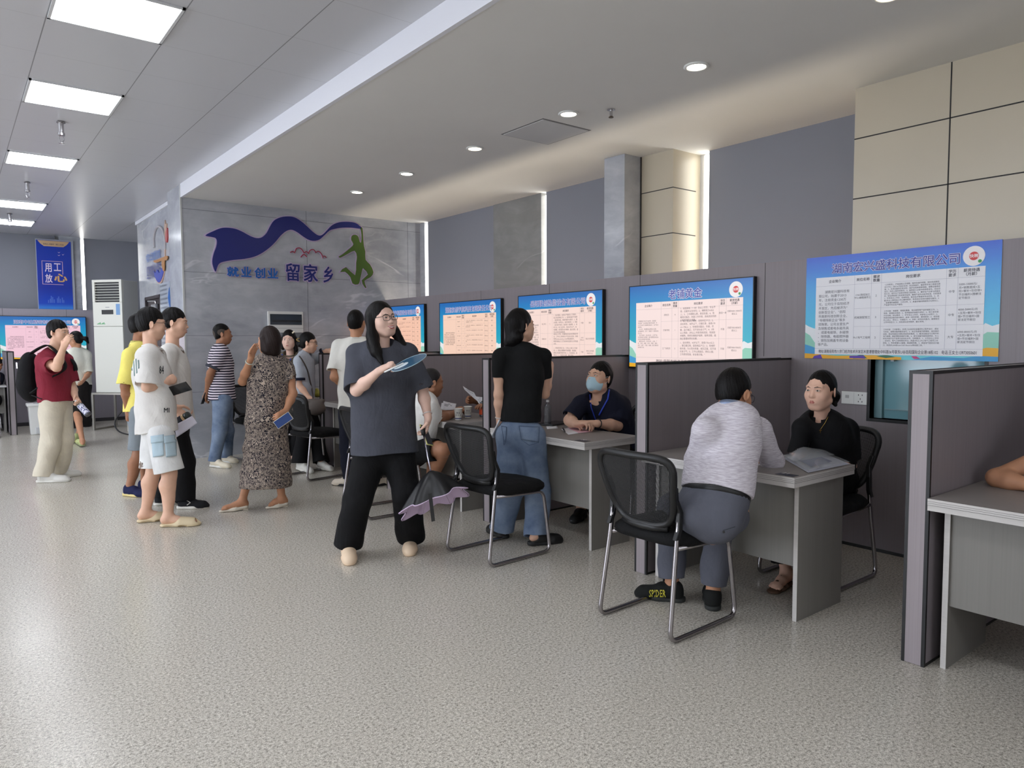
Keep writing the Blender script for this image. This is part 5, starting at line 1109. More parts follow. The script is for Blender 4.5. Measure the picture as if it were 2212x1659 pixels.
def make_shoes(K, m, sole=None, kind='shoe', toe=None, size=1.0, deco=None):
    P, s = K['P'], K['s']
    for q in 'LR':
        if 'an'+q not in P or 'toe'+q not in P: continue
        an, to = P['an'+q], P['toe'+q]; td = to-an; td.z = 0; L = td.length; td.normalize(); sd = td.cross(UP); zz = max(0.0, to.z-0.03)
        lift = K.get('lift', {}).get(q, 0.0); hz = an.z-0.075*s
        heel = an-td*0.045*s; heel.z = hz+0.0; tip = to+td*0.012*s; tip.z = zz
        ax = (tip-heel).normalized(); n_up = ax.cross(sd)*-1; n_up = n_up if n_up.z > 0 else -n_up
        w = 0.040*s*size
        F = Field(np.minimum(np.array(heel), np.array(tip))-0.09, np.maximum(np.array(heel), np.array(tip))+0.14, 0.0042)
        Lf = (tip-heel).length; pt = lambda t, up, side=0: heel+ax*Lf*t+n_up*up*s+sd*side*s
        if kind == 'slide':
            F.cone(pt(0.1, 0.012), pt(0.9, 0.012), w*0.95, w*1.1, 0.02, n_up, 0.42); F.cone(pt(0.55, 0.035), pt(0.82, 0.03), w*1.08, w*1.0, 0.03, n_up, 0.78)
            F.cone(pt(0.5, 0.040), pt(1.0, 0.032), 0.036*s, 0.030*s, 0.004, n_up, 0.62, 'sub'); F.ell(pt(0.97, 0.035), (ax, sd, n_up), (0.03, 0.028, 0.014), 0.005, 'sub')
            for sg_ in (-1, 1): F.ell(pt(0.62, 0.010, sg_*0.045), (ax, sd, n_up), (0.035, 0.016, 0.007), 0.004, 'sub'); F.ell(pt(0.22, 0.008, sg_*0.042), (ax, sd, n_up), (0.04, 0.016, 0.006), 0.004, 'sub')
        elif kind == 'flat':
            F.cone(pt(0.1, 0.024), pt(0.5, 0.016), w*0.82, w*0.86, 0.02, n_up, 0.62); F.cone(pt(0.5, 0.016), pt(0.96, 0.010), w*0.92, w*0.42, 0.02, n_up, 0.55)
            F.cone(pt(0.2, 0.05), pt(0.66, 0.04), 0.030*s, 0.026*s, 0.006, mode='sub')
        elif kind == 'sandal':
            F.cone(pt(0.08, 0.010), pt(0.92, 0.010), w*0.9, w*1.0, 0.02, n_up, 0.36); F.cut(pt(0, 0.022), n_up)
            F.cone(pt(0.72, 0.02, -0.042), pt(0.72, 0.055, 0), 0.008, 0.008, 0.01); F.cone(pt(0.72, 0.055, 0), pt(0.72, 0.02, 0.042), 0.008, 0.008, 0.01)
            F.cone(pt(0.45, 0.02, -0.038), pt(0.48, 0.07, 0), 0.008, 0.008, 0.01); F.cone(pt(0.48, 0.07, 0), pt(0.45, 0.02, 0.038), 0.008, 0.008, 0.01)
        else:
            F.cone(pt(0.11, 0.034), pt(0.13, 0.070), w*0.92, w*0.84, 0.02); F.cone(pt(0.13, 0.062), pt(0.40, 0.058), w*0.86, w*0.84, 0.03); F.cone(pt(0.36, 0.040), pt(0.84, 0.030), w*1.02, w*0.96, 0.03, n_up, 0.86 if kind != 'clog' else 1.0)
            F.cone(pt(0.72, 0.022), pt(0.93, 0.018), w*1.05, w*0.74, 0.02, n_up, 0.62 if kind != 'clog' else 0.95)
            if kind == 'high': F.cone(pt(0.18, 0.05), pt(0.2, 0.095), w*0.85, w*0.80, 0.02)
            F.cone(pt(0.20, 0.088), pt(0.24, 0.16), 0.027*s, 0.033*s, 0.008, mode='sub')
            if kind == 'clog': F.ell(pt(0.04, 0.06), (ax, sd, n_up), (0.045, 0.05, 0.03), 0.01, 'sub')
        F.cut(heel+n_up*0.002, -n_up)
        o = F.build('slide_sandal' if kind == 'slide' else 'sandal' if kind == 'sandal' else 'shoe', m, K['body'])
        if sole and kind != 'sandal':
            G = Field(np.minimum(np.array(heel), np.array(tip))-0.08, np.maximum(np.array(heel), np.array(tip))+0.08, 0.0042); th = 0.024 if kind != 'flat' else 0.008
            if kind == 'flat':
                G.cone(pt(0.08, 0.006), pt(0.5, 0.006), w*0.80, w*0.86, 0.02, n_up, 0.5); G.cone(pt(0.5, 0.006), pt(0.95, 0.006), w*0.9, w*0.42, 0.02, n_up, 0.5); G.cut(heel+n_up*0.008, n_up)
            else:
                G.cone(pt(0.06, 0.012), pt(0.5, 0.012), w*0.95, w*0.98, 0.02, n_up, 0.9); G.cone(pt(0.5, 0.012), pt(0.90, 0.012), w*1.06, w*0.84, 0.02, n_up, 0.9); G.cut(heel+n_up*th, n_up)
            G.cut(heel+n_up*0.0005, -n_up); G.build('sole', sole, o)
        if kind == 'flat':
            MB().obox(heel+ax*0.02*s+n_up*-0.004, ax*0.022*s, sd*0.022*s, n_up*0.010).build('heel', m, o, bevel=0.003)
            st = [pt(0.42, 0.012, -0.038), pt(0.44, 0.05, -0.02), pt(0.45, 0.058, 0), pt(0.44, 0.05, 0.02), pt(0.42, 0.012, 0.038)]
            MB().tube(spline(st, 4, False), 0.0055, 6).build('strap', m, o, True)
            MB().tube([pt(0.40, 0.055, 0.012), pt(0.49, 0.052, 0.012), pt(0.49, 0.060, -0.012), pt(0.40, 0.062, -0.012)], 0.003, 6, True).build('buckle', mat('brass', (190, 150, 70), 0.3, metal=0.9), o, True)
        if deco == 'laces':
            lm = mat('white_lace', (226, 224, 220), 0.7)
            for i in range(4):
                t = 0.42+i*0.085; MB().tube([pt(t, 0.066-i*0.006, -0.022), pt(t+0.03, 0.076-i*0.008, 0), pt(t, 0.066-i*0.006, 0.022)], 0.0035, 5).build('lace', lm, o)
        if deco == 'holes':
            hm = mat('shoe_hole', (60, 50, 44), 0.8)
            for i in range(3):
                for sg_ in (-1, 1): MB().lathe([(0.005, -0.002), (0.005, 0.003)], pt(0.58+0.12*i, 0.036, sg_*0.034), sd*sg_+n_up*0.4, 8).build('vent_hole', hm, o)
# ================================================================ PEOPLE
def dep(p): return (Vector(p)-EYE).dot(FWD)
def foot(J, q, heel, toe, lift=0.0, heel_lift=0.0):
    h = onz(heel[0], heel[1], heel_lift); t = onz(toe[0], toe[1], lift); d = (t-h); d.z = 0; L = d.length
    d.normalize(); mid = (h+t)/2
    if L > 0.30: h = Vector((*(mid-d*0.145).xy, h.z)); t = Vector((*(mid+d*0.145).xy, t.z))
    if L < 0.21: h = Vector((*(mid-d*0.115).xy, h.z)); t = Vector((*(mid+d*0.115).xy, t.z))
    J['an'+q] = h+d*0.045+UP*0.075; J['toe'+q] = t-d*0.012+UP*0.03
    return mid
C_ = lambda n, c, **k: cloth(n, c, **k)
short = dict(vol=0.011, line=0.070)
fwd_h = Vector((FWD.x, FWD.y, 0)).normalized(); rgt_h = Vector((FWD.y, -FWD.x, 0)).normalized()
WHT = mat('white_sole', (224, 222, 214), 0.6); BLKS = mat('black_rubber', (22, 22, 23), 0.6)
MEN = dict(fem=False)
PE = {}

# --- smiling woman walking in front with fan and umbrella
J = {}; a = foot(J, 'R', (752, 1196), (756, 1222)); b = foot(J, 'L', (888, 1180), (884, 1202)); D = dep((a+b)/2)
J.update(pelvis=(831, 968), neck=(824, 748, -0.01), head=(826, 691, -0.05), shR=(766, 761, -0.02), shL=(884, 761, 0.02), elR=(770, 843, -0.16), wrR=(818, 802, -0.30), elL=(912, 840, 0.06), wrL=(925, 903, -0.03), knR=(775, 1078, -0.07), knL=(877, 1066, -0.06))
ctee = C_('charcoal_tee', (72, 74, 83), var=0.1)
long_add = [((0, -0.07, 0.02), (0, -0.085, -0.22), 0.078, 0.055, 0.03), ((0.076, -0.02, 0.03), (0.092, 0.0, -0.10), 0.026, 0.032), ((0.092, 0.0, -0.10), (0.098, 0.055, -0.215), 0.032, 0.030), ((0.098, 0.055, -0.215), (0.092, 0.085, -0.285), 0.030, 0.010),
            ((-0.078, -0.02, 0.03), (-0.098, -0.015, -0.10), 0.028, 0.040), ((-0.098, -0.015, -0.10), (-0.120, 0.03, -0.215), 0.040, 0.036), ((-0.120, 0.03, -0.215), (-0.125, 0.075, -0.30), 0.036, 0.012), ((-0.04, -0.06, -0.05), (-0.11, -0.04, -0.24), 0.05, 0.045)]
PE['fan'] = person('smiling woman in glasses, charcoal tee and black flared trousers, walking with a hand fan', D, J, 8, 36, 8, 6, H=1.66, girth=1.20, fem=True, skinm=SKIN3, h=0.0042, sh_w=0.175,
    hairs=(dict(vol=0.012, line=0.092, sides=False, long=True, rough=0.0016, add=long_add), HAIR), face=dict(smile=1.0, closed=0.55, glasses=mat('glasses_frame', (20, 18, 20), 0.3), lip=mat('lip_rose', (190, 92, 92), 0.4)),
    shirt=dict(m=ctee, name='t_shirt', sleeve=0.97, hem=0.03, loose=0.034, sl_r=1.12, neck=True, wr=0.007, bust=0.7, hemw=1.03), legs=dict(m=C_('black_trousers', (15, 15, 17)), hem=2.02, r=(0.098, 0.088, 0.098), wr=0.006, hipw=0.92), shoes=dict(m=mat('cream_clog', (232, 206, 176), 0.55), sole=mat('cream_sole', (220, 190, 158), 0.6), kind='clog', size=1.15, deco='holes'),
    hands=dict(R=dict(dir=(838, 790, -0.30), palm=(110, -40), curl=[1.0, 1.1, 1.15, 1.2], thumb=0.7), L=dict(dir=(920, 930, -0.05), palm=(-80, 0), curl=[0.5, 0.6, 0.7, 0.75], thumb=0.7)), headw=1.14)

# --- woman in black tee and wide jeans, from behind
J = {}; a = foot(J, 'L', (1088, 1162), (1060, 1150)); b = foot(J, 'R', (1150, 1178), (1208, 1172)); D = dep((a+b)/2)-0.05
J.update(pelvis=(1124, 938), neck=(1128, 752, 0), head=(1127, 704, 0.01), shL=(1078, 768, -0.03), shR=(1177, 768, 0.03), elL=(1077, 852, -0.02), wrL=(1079, 910, 0.03), elR=(1177, 851, 0.10), wrR=(1189, 803, 0.30), knL=(1106, 1052, 0.03), knR=(1162, 1056, 0.06))
jean = mat('blue_denim', (100, 118, 144), 0.9, spec=0.2); t = NT(jean); n1 = t.noise(t.coord(), 5, 4, 0.6); n2 = t.noise(t.coord((500, 500, 500)), 1.0, 2)
t.base(t.mix(t.math('MULTIPLY', n2, 0.35), t.ramp(n1, [(0.3, (84, 100, 126)), (0.7, (148, 164, 186))]), (60, 80, 112))); t.bump(n2, 0.3)
PE['jeans'] = person('standing woman seen from behind in black tee and wide light blue jeans', D, J, 160, 118, 4, H=1.60, girth=0.98, fem=True, skinm=SKIN, h=0.0042, sh_w=0.165,
    hairs=(dict(vol=0.014, line=0.070, sides=False, rough=0.0014, add=[((0, -0.07, 0.02), (0, -0.085, -0.10), 0.075, 0.058), ((-0.05, -0.07, -0.08), (0.03, -0.095, -0.125), 0.048, 0.050), ((0.05, -0.06, -0.05), (0.05, -0.08, -0.135), 0.045, 0.030), ((-0.07, -0.01, 0.03), (-0.072, -0.03, -0.03), 0.022, 0.02)]), HAIR), face=dict(),
    shirt=dict(m=C_('black_tee', (17, 18, 19)), name='t_shirt', sleeve=0.56, hem=-0.095, loose=0.004, wr=0.005, neck=True), legs=dict(m=jean, name='jeans', hem=2.04, r=(0.106, 0.096, 0.092), waist=0.17, wr=0.009), shoes=dict(m=mat('black_clog', (22, 22, 22), 0.5), sole=BLKS, kind='clog', deco='holes'),
    hands=dict(L=dict(dir=(1076, 940, 0.06), palm=(80, 0), curl=0.9, thumb=0.8), R=dict(palm=(-100, 0), curl=0.9)))

# --- man seated with his back to the camera
D = 3.40; J = dict(pelvis=(1541, 1095), neck=(1578, 893, 0.14), head=(1586, 852, 0.24), shL=(1526, 931, 0.02), shR=(1642, 928, 0.20), elR=(1672, 1010, 0.38), wrR=(1622, 992, 0.52), elL=(1507, 1002, 0.13), wrL=(1560, 990, 0.42), hipL=(1506, 1108, -0.02), hipR=(1576, 1108, 0.05), knL=onx(1452, 1096, 3.13), knR=onx(1556, 1108, 3.13))
foot(J, 'L', (1448, 1296), (1398, 1290)); foot(J, 'R', (1540, 1318), (1536, 1278))
whs = mat('slub_knit', (206, 200, 208), 0.85, spec=0.2); t = NT(whs); n1 = t.noise(t.coord((28, 28, 330)), 1.0, 3, 0.6); t.base(t.ramp(n1, [(0.38, (188, 180, 190)), (0.62, (222, 218, 224))])); t.bump(n1, 0.25)
PE['back'] = person('man seen from behind in a pale slub polo, sitting at the near desk', D, J, 152, 146, -18, H=1.70, girth=1.10, skinm=SKIN2, h=0.0040, sh_w=0.20,
    hairs=(dict(vol=0.012, line=0.07, nape=-0.045, rough=0.003), HAIR), face=dict(glasses=mat('thin_frame', (60, 60, 64), 0.3, metal=0.6), mask=mat('mask_white', (214, 226, 232), 0.8)),
    shirt=dict(m=whs, name='polo_shirt', sleeve=0.88, hem=-0.075, loose=0.014, sl_r=1.0, hemw=0.90, collar=C_('sky_collar', (168, 186, 222)), wr=0.009), legs=dict(m=C_('grey_trousers', (92, 94, 104)), hem=1.90, r=(0.088, 0.074, 0.070), waist=0.085, belt=mat('black_belt', (14, 14, 15), 0.4), wr=0.007, bw=1.12, hipw=1.0), shoes=dict(m=C_('black_sneaker', (28, 29, 28)), sole=mat('dark_sole', (40, 42, 40), 0.7), size=1.1),
    hands=dict(R=dict(curl=0.7, palm=Vector((0, 0, -1))), L=dict(curl=0.6, palm=Vector((0, 0, -1)))))

# --- woman in black seated across the desk
D = 4.10; J = dict(pelvis=(1788, 1028, 0.10), neck=(1777, 908, 0), head=(1772, 845, -0.08), shR=(1730, 925, -0.02), shL=(1834, 925, 0.0), elR=(1722, 992, -0.02), wrR=(1752, 1010, -0.24), elL=(1836, 1006, 0.0), wrL=(1800, 1022, -0.22), hipR=(1762, 1034, 0.12), hipL=(1818, 1034, 0.12), knR=Vector((3.70, 2.30, 0.565)), knL=Vector((3.70, 2.06, 0.565)))
foot(J, 'R', (1706, 1262), (1668, 1282)); foot(J, 'L', (1755, 1262), (1728, 1290))
PE['black'] = person('woman in a black polo with a small pendant, seated facing the man in white', D, J, -22, -30, 2, H=1.58, girth=1.02, fem=True, skinm=skin('skin_rosy', (230, 186, 162)), h=0.0042, sh_w=0.17,
    hairs=(dict(vol=0.010, line=0.092, temple=0.058, nape=-0.075, rough=0.0025, add=[((0, -0.10, -0.035), (0.03, -0.105, -0.03), 0.042, 0.04), ((0.04, -0.09, -0.06), (0.055, -0.085, -0.085), 0.02, 0.012)]), HAIR), face=dict(smile=0.2, lip=mat('lip_red', (172, 82, 78), 0.4)),
    shirt=dict(m=C_('black_polo', (16, 16, 18)), name='polo_shirt', sleeve=0.80, hem=0.02, loose=0.016, sl_r=1.1, collar=C_('black_collar', (19, 19, 21)), wr=0.006), legs=dict(m=C_('black_slacks', (17, 17, 19)), hem=1.88, r=(0.100, 0.080, 0.080)), shoes=dict(m=mat('brown_sandal', (96, 70, 54), 0.6), kind='sandal'),
    hands=dict(R=dict(palm=Vector((0, 0, -1))), L=dict(palm=Vector((0, 0, -1)))))

# --- man with the face mask
D = 5.42; J = dict(pelvis=(1338, 956, 0.12), neck=(1297, 864, 0), head=(1294, 817, -0.06), shR=(1253, 872, -0.02), shL=(1341, 872, 0.02), elR=(1230, 908, -0.10), wrR=(1246, 916, -0.20), elL=(1333, 919, -0.08), wrL=(1289, 915, -0.24), hipR=(1312, 958, 0.12), hipL=(1360, 958, 0.12), knR=Vector((3.66, 3.98, 0.565)), knL=Vector((3.66, 3.72, 0.565)))
foot(J, 'R', (1258, 1118), (1240, 1130)); foot(J, 'L', (1300, 1125), (1288, 1138))
PE['mask'] = person('man in a blue face mask and navy polo, seated at the middle desk', D, J, -28, -40, 14, H=1.70, girth=1.10, skinm=SKIN, h=0.0046, sh_w=0.185,
    hairs=(dict(vol=0.013, line=0.066, rough=0.003), HAIR), face=dict(mask=mat('mask_blue', (188, 220, 234), 0.75), look=(-0.6, 0.8)),
    shirt=dict(m=C_('navy_polo', (24, 27, 44)), name='polo_shirt', sleeve=0.84, hem=0.02, loose=0.018, sl_r=1.12, collar=C_('navy_collar', (22, 25, 40)), wr=0.006), legs=dict(m=C_('black_slacks', (17, 17, 19)), hem=1.86, r=(0.1, 0.08, 0.075)), shoes=dict(m=BLKS, sole=BLKS),
    hands=dict(R=dict(dir=(1262, 914, -0.24), palm=Vector((0, 0, -1)), curl=0.8), L=dict(dir=(1266, 913, -0.22), palm=Vector((0, 0, -1)), curl=0.7)))

# --- older man in white seated at the desk with the cups
D = 5.92; J = dict(pelvis=(898, 968), neck=(917, 866, 0.02), head=(934, 827, 0.08), shL=(886, 876, 0.10), shR=(928, 878, -0.10), elR=(948, 905, -0.02), wrR=(985, 892, 0.18), elL=(925, 905, 0.25), wrL=(975, 888, 0.35), hipL=(893, 968, 0.08), hipR=(903, 970, -0.08), knL=onx(946, 968, 3.04), knR=onx(960, 972, 3.05))
foot(J, 'L', (922, 1070), (960, 1066)); foot(J, 'R', (915, 1084), (960, 1082))
PE['oldman'] = person('older man in a white polo and black shorts writing at the desk with paper cups', D, J, 122, 112, -8, H=1.66, girth=1.06, skinm=SKIN4, h=0.0048, sh_w=0.18,
    hairs=(dict(vol=0.006, line=0.07, rough=0.0012), hairmat('grey_black_hair', (42, 40, 40))), face=dict(lip=LIPD),
    shirt=dict(m=C_('white_polo', (232, 229, 224)), name='polo_shirt', sleeve=0.86, hem=0.05, loose=0.022, sl_r=1.12, collar=C_('white_collar', (234, 232, 228)), wr=0.008), legs=dict(m=C_('black_shorts', (18, 18, 20)), kind='shorts', hem=0.72, r=(0.1, 0.088)), shoes=dict(m=mat('brown_sandal', (96, 70, 54), 0.6), kind='sandal'),
    hands=dict(R=dict(dir=(1000, 885, 0.24), palm=Vector((0, 0, -1)), curl=0.8), L=dict(palm=Vector((0, 0, -1)), curl=0.4)))

# --- man in white tee from behind, beyond the smiling woman
J = {}; a = foot(J, 'L', (756, 1050), (728, 1048)); b = foot(J, 'R', (812, 1050), (834, 1046)); D = dep((a+b)/2)
J.update(pelvis=(772, 880), neck=(770, 735), head=(770, 698, 0.02), shL=(730, 746, 0.02), shR=(812, 746, 0), elL=(722, 815, -0.06), wrL=(752, 836, 0.12), elR=(818, 815, 0.1), wrR=(795, 842, 0.25), knL=(752, 968), knR=(798, 968))
PE['wback'] = person('man from behind in white tee and navy trousers, beyond the smiling woman', D, J, 172, 160, 0, H=1.68, girth=1.02, skinm=SKIN2, h=0.0052, hairs=(dict(short, rough=0.002), HAIR), face=dict(),
    shirt=dict(m=C_('cream_tee', (230, 228, 220)), name='t_shirt', sleeve=0.78, hem=0.01, loose=0.030, sl_r=1.15, neck=True, wr=0.008), legs=dict(m=C_('navy_trousers', (24, 27, 42)), hem=2.02, r=(0.098, 0.08, 0.068)), shoes=dict(m=mat('cream_sneaker', (226, 214, 196), 0.6), sole=BLKS), hands=dict(L=dict(palm=(0, 0), curl=0.6)))

# --- person in grey polo leaning on the partition, with shoulder bag
J = {}; a = foot(J, 'R', (638, 1018), (675, 1018)); b = foot(J, 'L', (690, 1013), (717, 1010)); D = 7.85
J['anR'] = ond(648, 1000, 7.72); J['toeR'] = onz(673, 1017, 0.03); J['anL'] = ond(694, 998, 7.78); J['toeL'] = onz(716, 1012, 0.03)
J.update(pelvis=(655, 868), neck=(657, 768), head=(667, 741, 0), shR=(645, 779, -0.15), shL=(680, 776, 0.15), elR=(647, 833, -0.16), wrR=(668, 859, -0.20), elL=(706, 760, 0.16), wrL=(730, 757, 0.10), hipR=(650, 870, -0.08), hipL=(660, 870, 0.08), knR=(655, 940, -0.05), knL=(684, 940, 0.12))
gpolo = C_('grey_polo', (176, 182, 192))
PE['grey'] = person('person in light grey polo and flared black trousers, one arm resting on a partition', D, J, 82, 84, -4, H=1.56, girth=1.0, fem=True, skinm=SKIN, h=0.0054, hairs=(dict(vol=0.012, line=0.062, nape=-0.07, add=[((0, -0.11, -0.02), (0.0, -0.12, -0.015), 0.036, 0.03)]), HAIR), face=dict(glasses=mat('glasses_frame', (20, 18, 20), 0.3)),
    shirt=dict(m=gpolo, name='polo_shirt', sleeve=0.80, hem=0.02, loose=0.022, sl_r=1.15, collar=C_('pale_collar', (196, 204, 216)), cuff=C_('navy_cuff', (30, 32, 48)), wr=0.006), legs=dict(m=C_('black_trousers', (15, 15, 17)), hem=2.0, r=(0.095, 0.082, 0.096)), shoes=dict(m=mat('white_sneaker', (222, 220, 212), 0.6), sole=WHT),
    hands=dict(R=dict(dir=(680, 864, -0.2), palm=(0, -60), curl=1.0), L=dict(dir=(742, 770, 0.10), palm=Vector((0, 0, -1)), curl=0.5)))

# --- woman with lanyard behind
D = 8.25; J = dict(pelvis=(632, 880, 0.05), neck=(627, 765), head=(624, 735, -0.05), elR=(600, 830, -0.02), wrR=(612, 868, -0.15), elL=(658, 830, 0.02), wrL=(645, 868, -0.15), knR=(620, 955), knL=(642, 955))
J['anR'] = onz(619, 982, 0.08); J['anL'] = onz(641, 982, 0.08); J['toeR'] = onz(612, 990, 0.03); J['toeL'] = onz(636, 992, 0.03)
PE['lanyard'] = person('woman with hair clip and blue lanyard looking out between two people', D, J, -8, -14, 0, H=1.58, girth=0.98, fem=True, skinm=SKIN3, h=0.0054,
    hairs=(dict(vol=0.013, line=0.072, sides=False, add=[((0, -0.07, 0.0), (0, -0.08, -0.12), 0.072, 0.05), ((0.078, -0.01, 0.03), (0.085, -0.01, -0.12), 0.022, 0.03), ((-0.078, -0.01, 0.03), (-0.082, -0.02, -0.10), 0.02, 0.025)]), HAIR), face=dict(),
    shirt=dict(m=C_('olive_tweed', (92, 86, 74), var=0.35), name='blouse', sleeve=0.95, hem=0.05, loose=0.02, neck=True), legs=dict(m=C_('black_slacks', (17, 17, 19)), hem=2.02, r=(0.095, 0.075, 0.065)), shoes=dict(m=BLKS, sole=BLKS))

# --- woman in the paisley dress
J = {}; a = foot(J, 'L', (536, 1100), (474, 1107)); b = foot(J, 'R', (604, 1096), (580, 1100)); D = dep((a+b)/2)
J['toeR'] = J['anR']+(J['toeL']-J['anL']).normalized()*0.12-UP*0.045; J['toeR'].z = 0.03
J.update(pelvis=(577, 895), neck=(586, 778), head=(580, 737, -0.02), shL=(549, 791, -0.05), shR=(622, 795, 0.05), elL=(524, 824, -0.10), wrL=(541, 776, -0.24), elR=(633, 850, 0.02), wrR=(617, 889, -0.10), knL=(550, 985), knR=(598, 985))
dm = mat('paisley_fabric', (120, 108, 102), 0.85, spec=0.2); t = NT(dm); v = t.coord(); ws = t.add('ShaderNodeTexNoise'); t.link(v, ws.inputs['Vector']); ws.inputs['Scale'].default_value = 8; ws.inputs['Detail'].default_value = 2; ws.inputs['Distortion'].default_value = 2.4
rg = t.math('SINE', t.math('MULTIPLY', ws.outputs['Fac'], 130.0)); vo = t.add('ShaderNodeTexVoronoi'); vo.inputs['Scale'].default_value = 52; t.link(v, vo.inputs['Vector'])
pt = t.math('ADD', t.math('MULTIPLY', rg, 0.42), t.math('ADD', t.math('MULTIPLY', vo.outputs['Distance'], 0.7), 0.12))
t.base(t.ramp(pt, [(0.42, (34, 33, 44)), (0.56, (70, 65, 70)), (0.68, (176, 160, 148)), (0.9, (200, 184, 168))]))
bob = [((0, -0.06, 0.0), (0, -0.062, -0.085), 0.078, 0.062), ((0.07, -0.015, 0.02), (0.066, -0.01, -0.075), 0.030, 0.030), ((-0.07, -0.015, 0.02), (-0.066, -0.01, -0.075), 0.030, 0.030), ((0.04, -0.04, -0.04), (0.045, -0.045, -0.088), 0.05, 0.045), ((-0.04, -0.04, -0.04), (-0.045, -0.045, -0.088), 0.05, 0.045)]
PE['dress'] = person('woman with a brown bob in a long paisley dress, hand over her mouth', D, J, -158, -138, 0, H=1.55, girth=1.14, fem=True, skinm=SKIN2, h=0.0048, hairs=(dict(vol=0.016, line=0.062, sides=False, rough=0.0018, add=bob), HAIR2), face=dict(),
    shirt=dict(m=dm, name='dress_top', sleeve=0.50, hem=0.10, loose=0.022, sl_r=1.12, wr=0.005), legs=dict(m=dm, kind='skirt', name='dress_skirt', r=(0.152, 0.205), waist=0.12, hemdrop=ond(573, 1050, D), sq=0.84, wr=0.010, hipw=1.05), shoes=dict(m=mat('ivory_leather', (228, 220, 204), 0.45), sole=mat('ivory_sole', (206, 196, 178), 0.5), kind='flat'),
    hands=dict(L=dict(dir=(553, 740, -0.20), palm=(60, 20), curl=0.25, thumb=0.3), R=dict(dir=(603, 898, -0.16), palm=(190, 0), curl=0.6, thumb=0.5)))

# --- man in striped polo
J = {}; a = foot(J, 'R', (457, 1008), (497, 1012)); b = foot(J, 'L', (484, 998), (512, 1001)); D = dep((a+b)/2)
J.update(pelvis=(480, 860), neck=(475, 752), head=(482, 722, 0), elR=(455, 806, -0.20), wrR=(447, 846, -0.05), elL=(472, 806, 0.18), wrL=(458, 848, 0.10), knR=(475, 930, -0.06), knL=(490, 928, 0.1))
sm = mat('striped_jersey', (200, 190, 200), 0.85, spec=0.2); t = NT(sm); sx = t.add('ShaderNodeSeparateXYZ'); t.link(t.coord(), sx.inputs[0])
stz = t.math('FRACT', t.math('DIVIDE', t.math('ADD', sx.outputs[2], t.math('MULTIPLY', t.noise(t.coord(), 5, 2), 0.02)), 0.0285)); t.base(t.mix(t.math('GREATER_THAN', stz, 0.46), (224, 214, 222), (48, 44, 60)))
PE['stripe'] = person('man in a black and white striped polo and jeans, hands behind his back', D, J, 96, 92, 2, H=1.62, girth=1.18, skinm=SKIN4, h=0.0054, hairs=(dict(vol=0.009, line=0.062, rough=0.0015, sub=[((0.095, -0.015, 0.02), (0.03, 0.09, 0.055)), ((-0.095, -0.015, 0.02), (0.03, 0.09, 0.055)), ((0, -0.12, -0.01), (0.1, 0.03, 0.06))]), HAIR), face=dict(lip=LIPD),
    shirt=dict(m=sm, name='polo_shirt', sleeve=0.80, hem=0.02, loose=0.018, sl_r=1.15, collar=C_('slate_collar', (62, 64, 74)), cuff=C_('slate_cuff', (62, 64, 74)), wr=0.005), legs=dict(m=jean, name='jeans', hem=2.02, r=(0.098, 0.078, 0.064), wr=0.008), shoes=dict(m=mat('cream_runner', (222, 212, 190), 0.6), sole=WHT, deco='laces'),
    hands=dict(R=dict(dir=(438, 860, 0.0), palm=(80, 0), curl=0.7), L=dict(dir=(446, 860, 0.05), palm=(100, 0), curl=0.7)))
K = PE['stripe']; hair(K['body'], K['C'], K['hf'], K['hl'], K['hu'], K['hs'], dict(vol=0.0035, line=0.060, rough=0.0004), HAIRG).name = 'shaved_sides'

# --- young man in white tee and cargo shorts
J = {}; a = foot(J, 'R', (350, 1138), (428, 1134)); b = foot(J, 'L', (310, 1128), (362, 1122)); D = dep((a+b)/2)
J.update(pelvis=(340, 930), neck=(325, 752), head=(329, 701, 0.02), shR=(318, 768, -0.16), shL=(336, 768, 0.18), elR=(318, 836, -0.20), wrR=(350, 826, -0.12), elL=(345, 838, 0.20), wrL=(368, 846, 0.06), knR=(366, 1020, -0.08), knL=(332, 1015, 0.06), hipR=(346, 932, -0.085), hipL=(336, 932, 0.085))
PE['cargo'] = person('young man in an oversized white tee, pale cargo shorts and slides', D, J, 100, 98, -2, H=1.67, girth=0.94, skinm=SKIN, h=0.0046, hairs=(dict(vol=0.016, line=0.060, rough=0.0035), HAIR), face=dict(glasses=mat('thin_frame', (60, 60, 64), 0.3, metal=0.6)),
    shirt=dict(m=C_('white_tee', (218, 215, 210)), name='t_shirt', sleeve=0.92, hem=0.01, loose=0.048, sl_r=1.25, neck=True, wr=0.010), legs=dict(m=C_('pale_denim', (222, 222, 220), var=0.08), kind='shorts', hem=0.97, r=(0.105, 0.112), wr=0.006), shoes=dict(m=mat('sand_slide', (214, 196, 160), 0.55), kind='slide', size=1.1),
    hands=dict(R=dict(dir=(364, 822, -0.08), palm=(180, 0), curl=0.9), L=dict(dir=(386, 850, -0.02), palm=(20, 60), curl=0.55, thumb=0.2)))

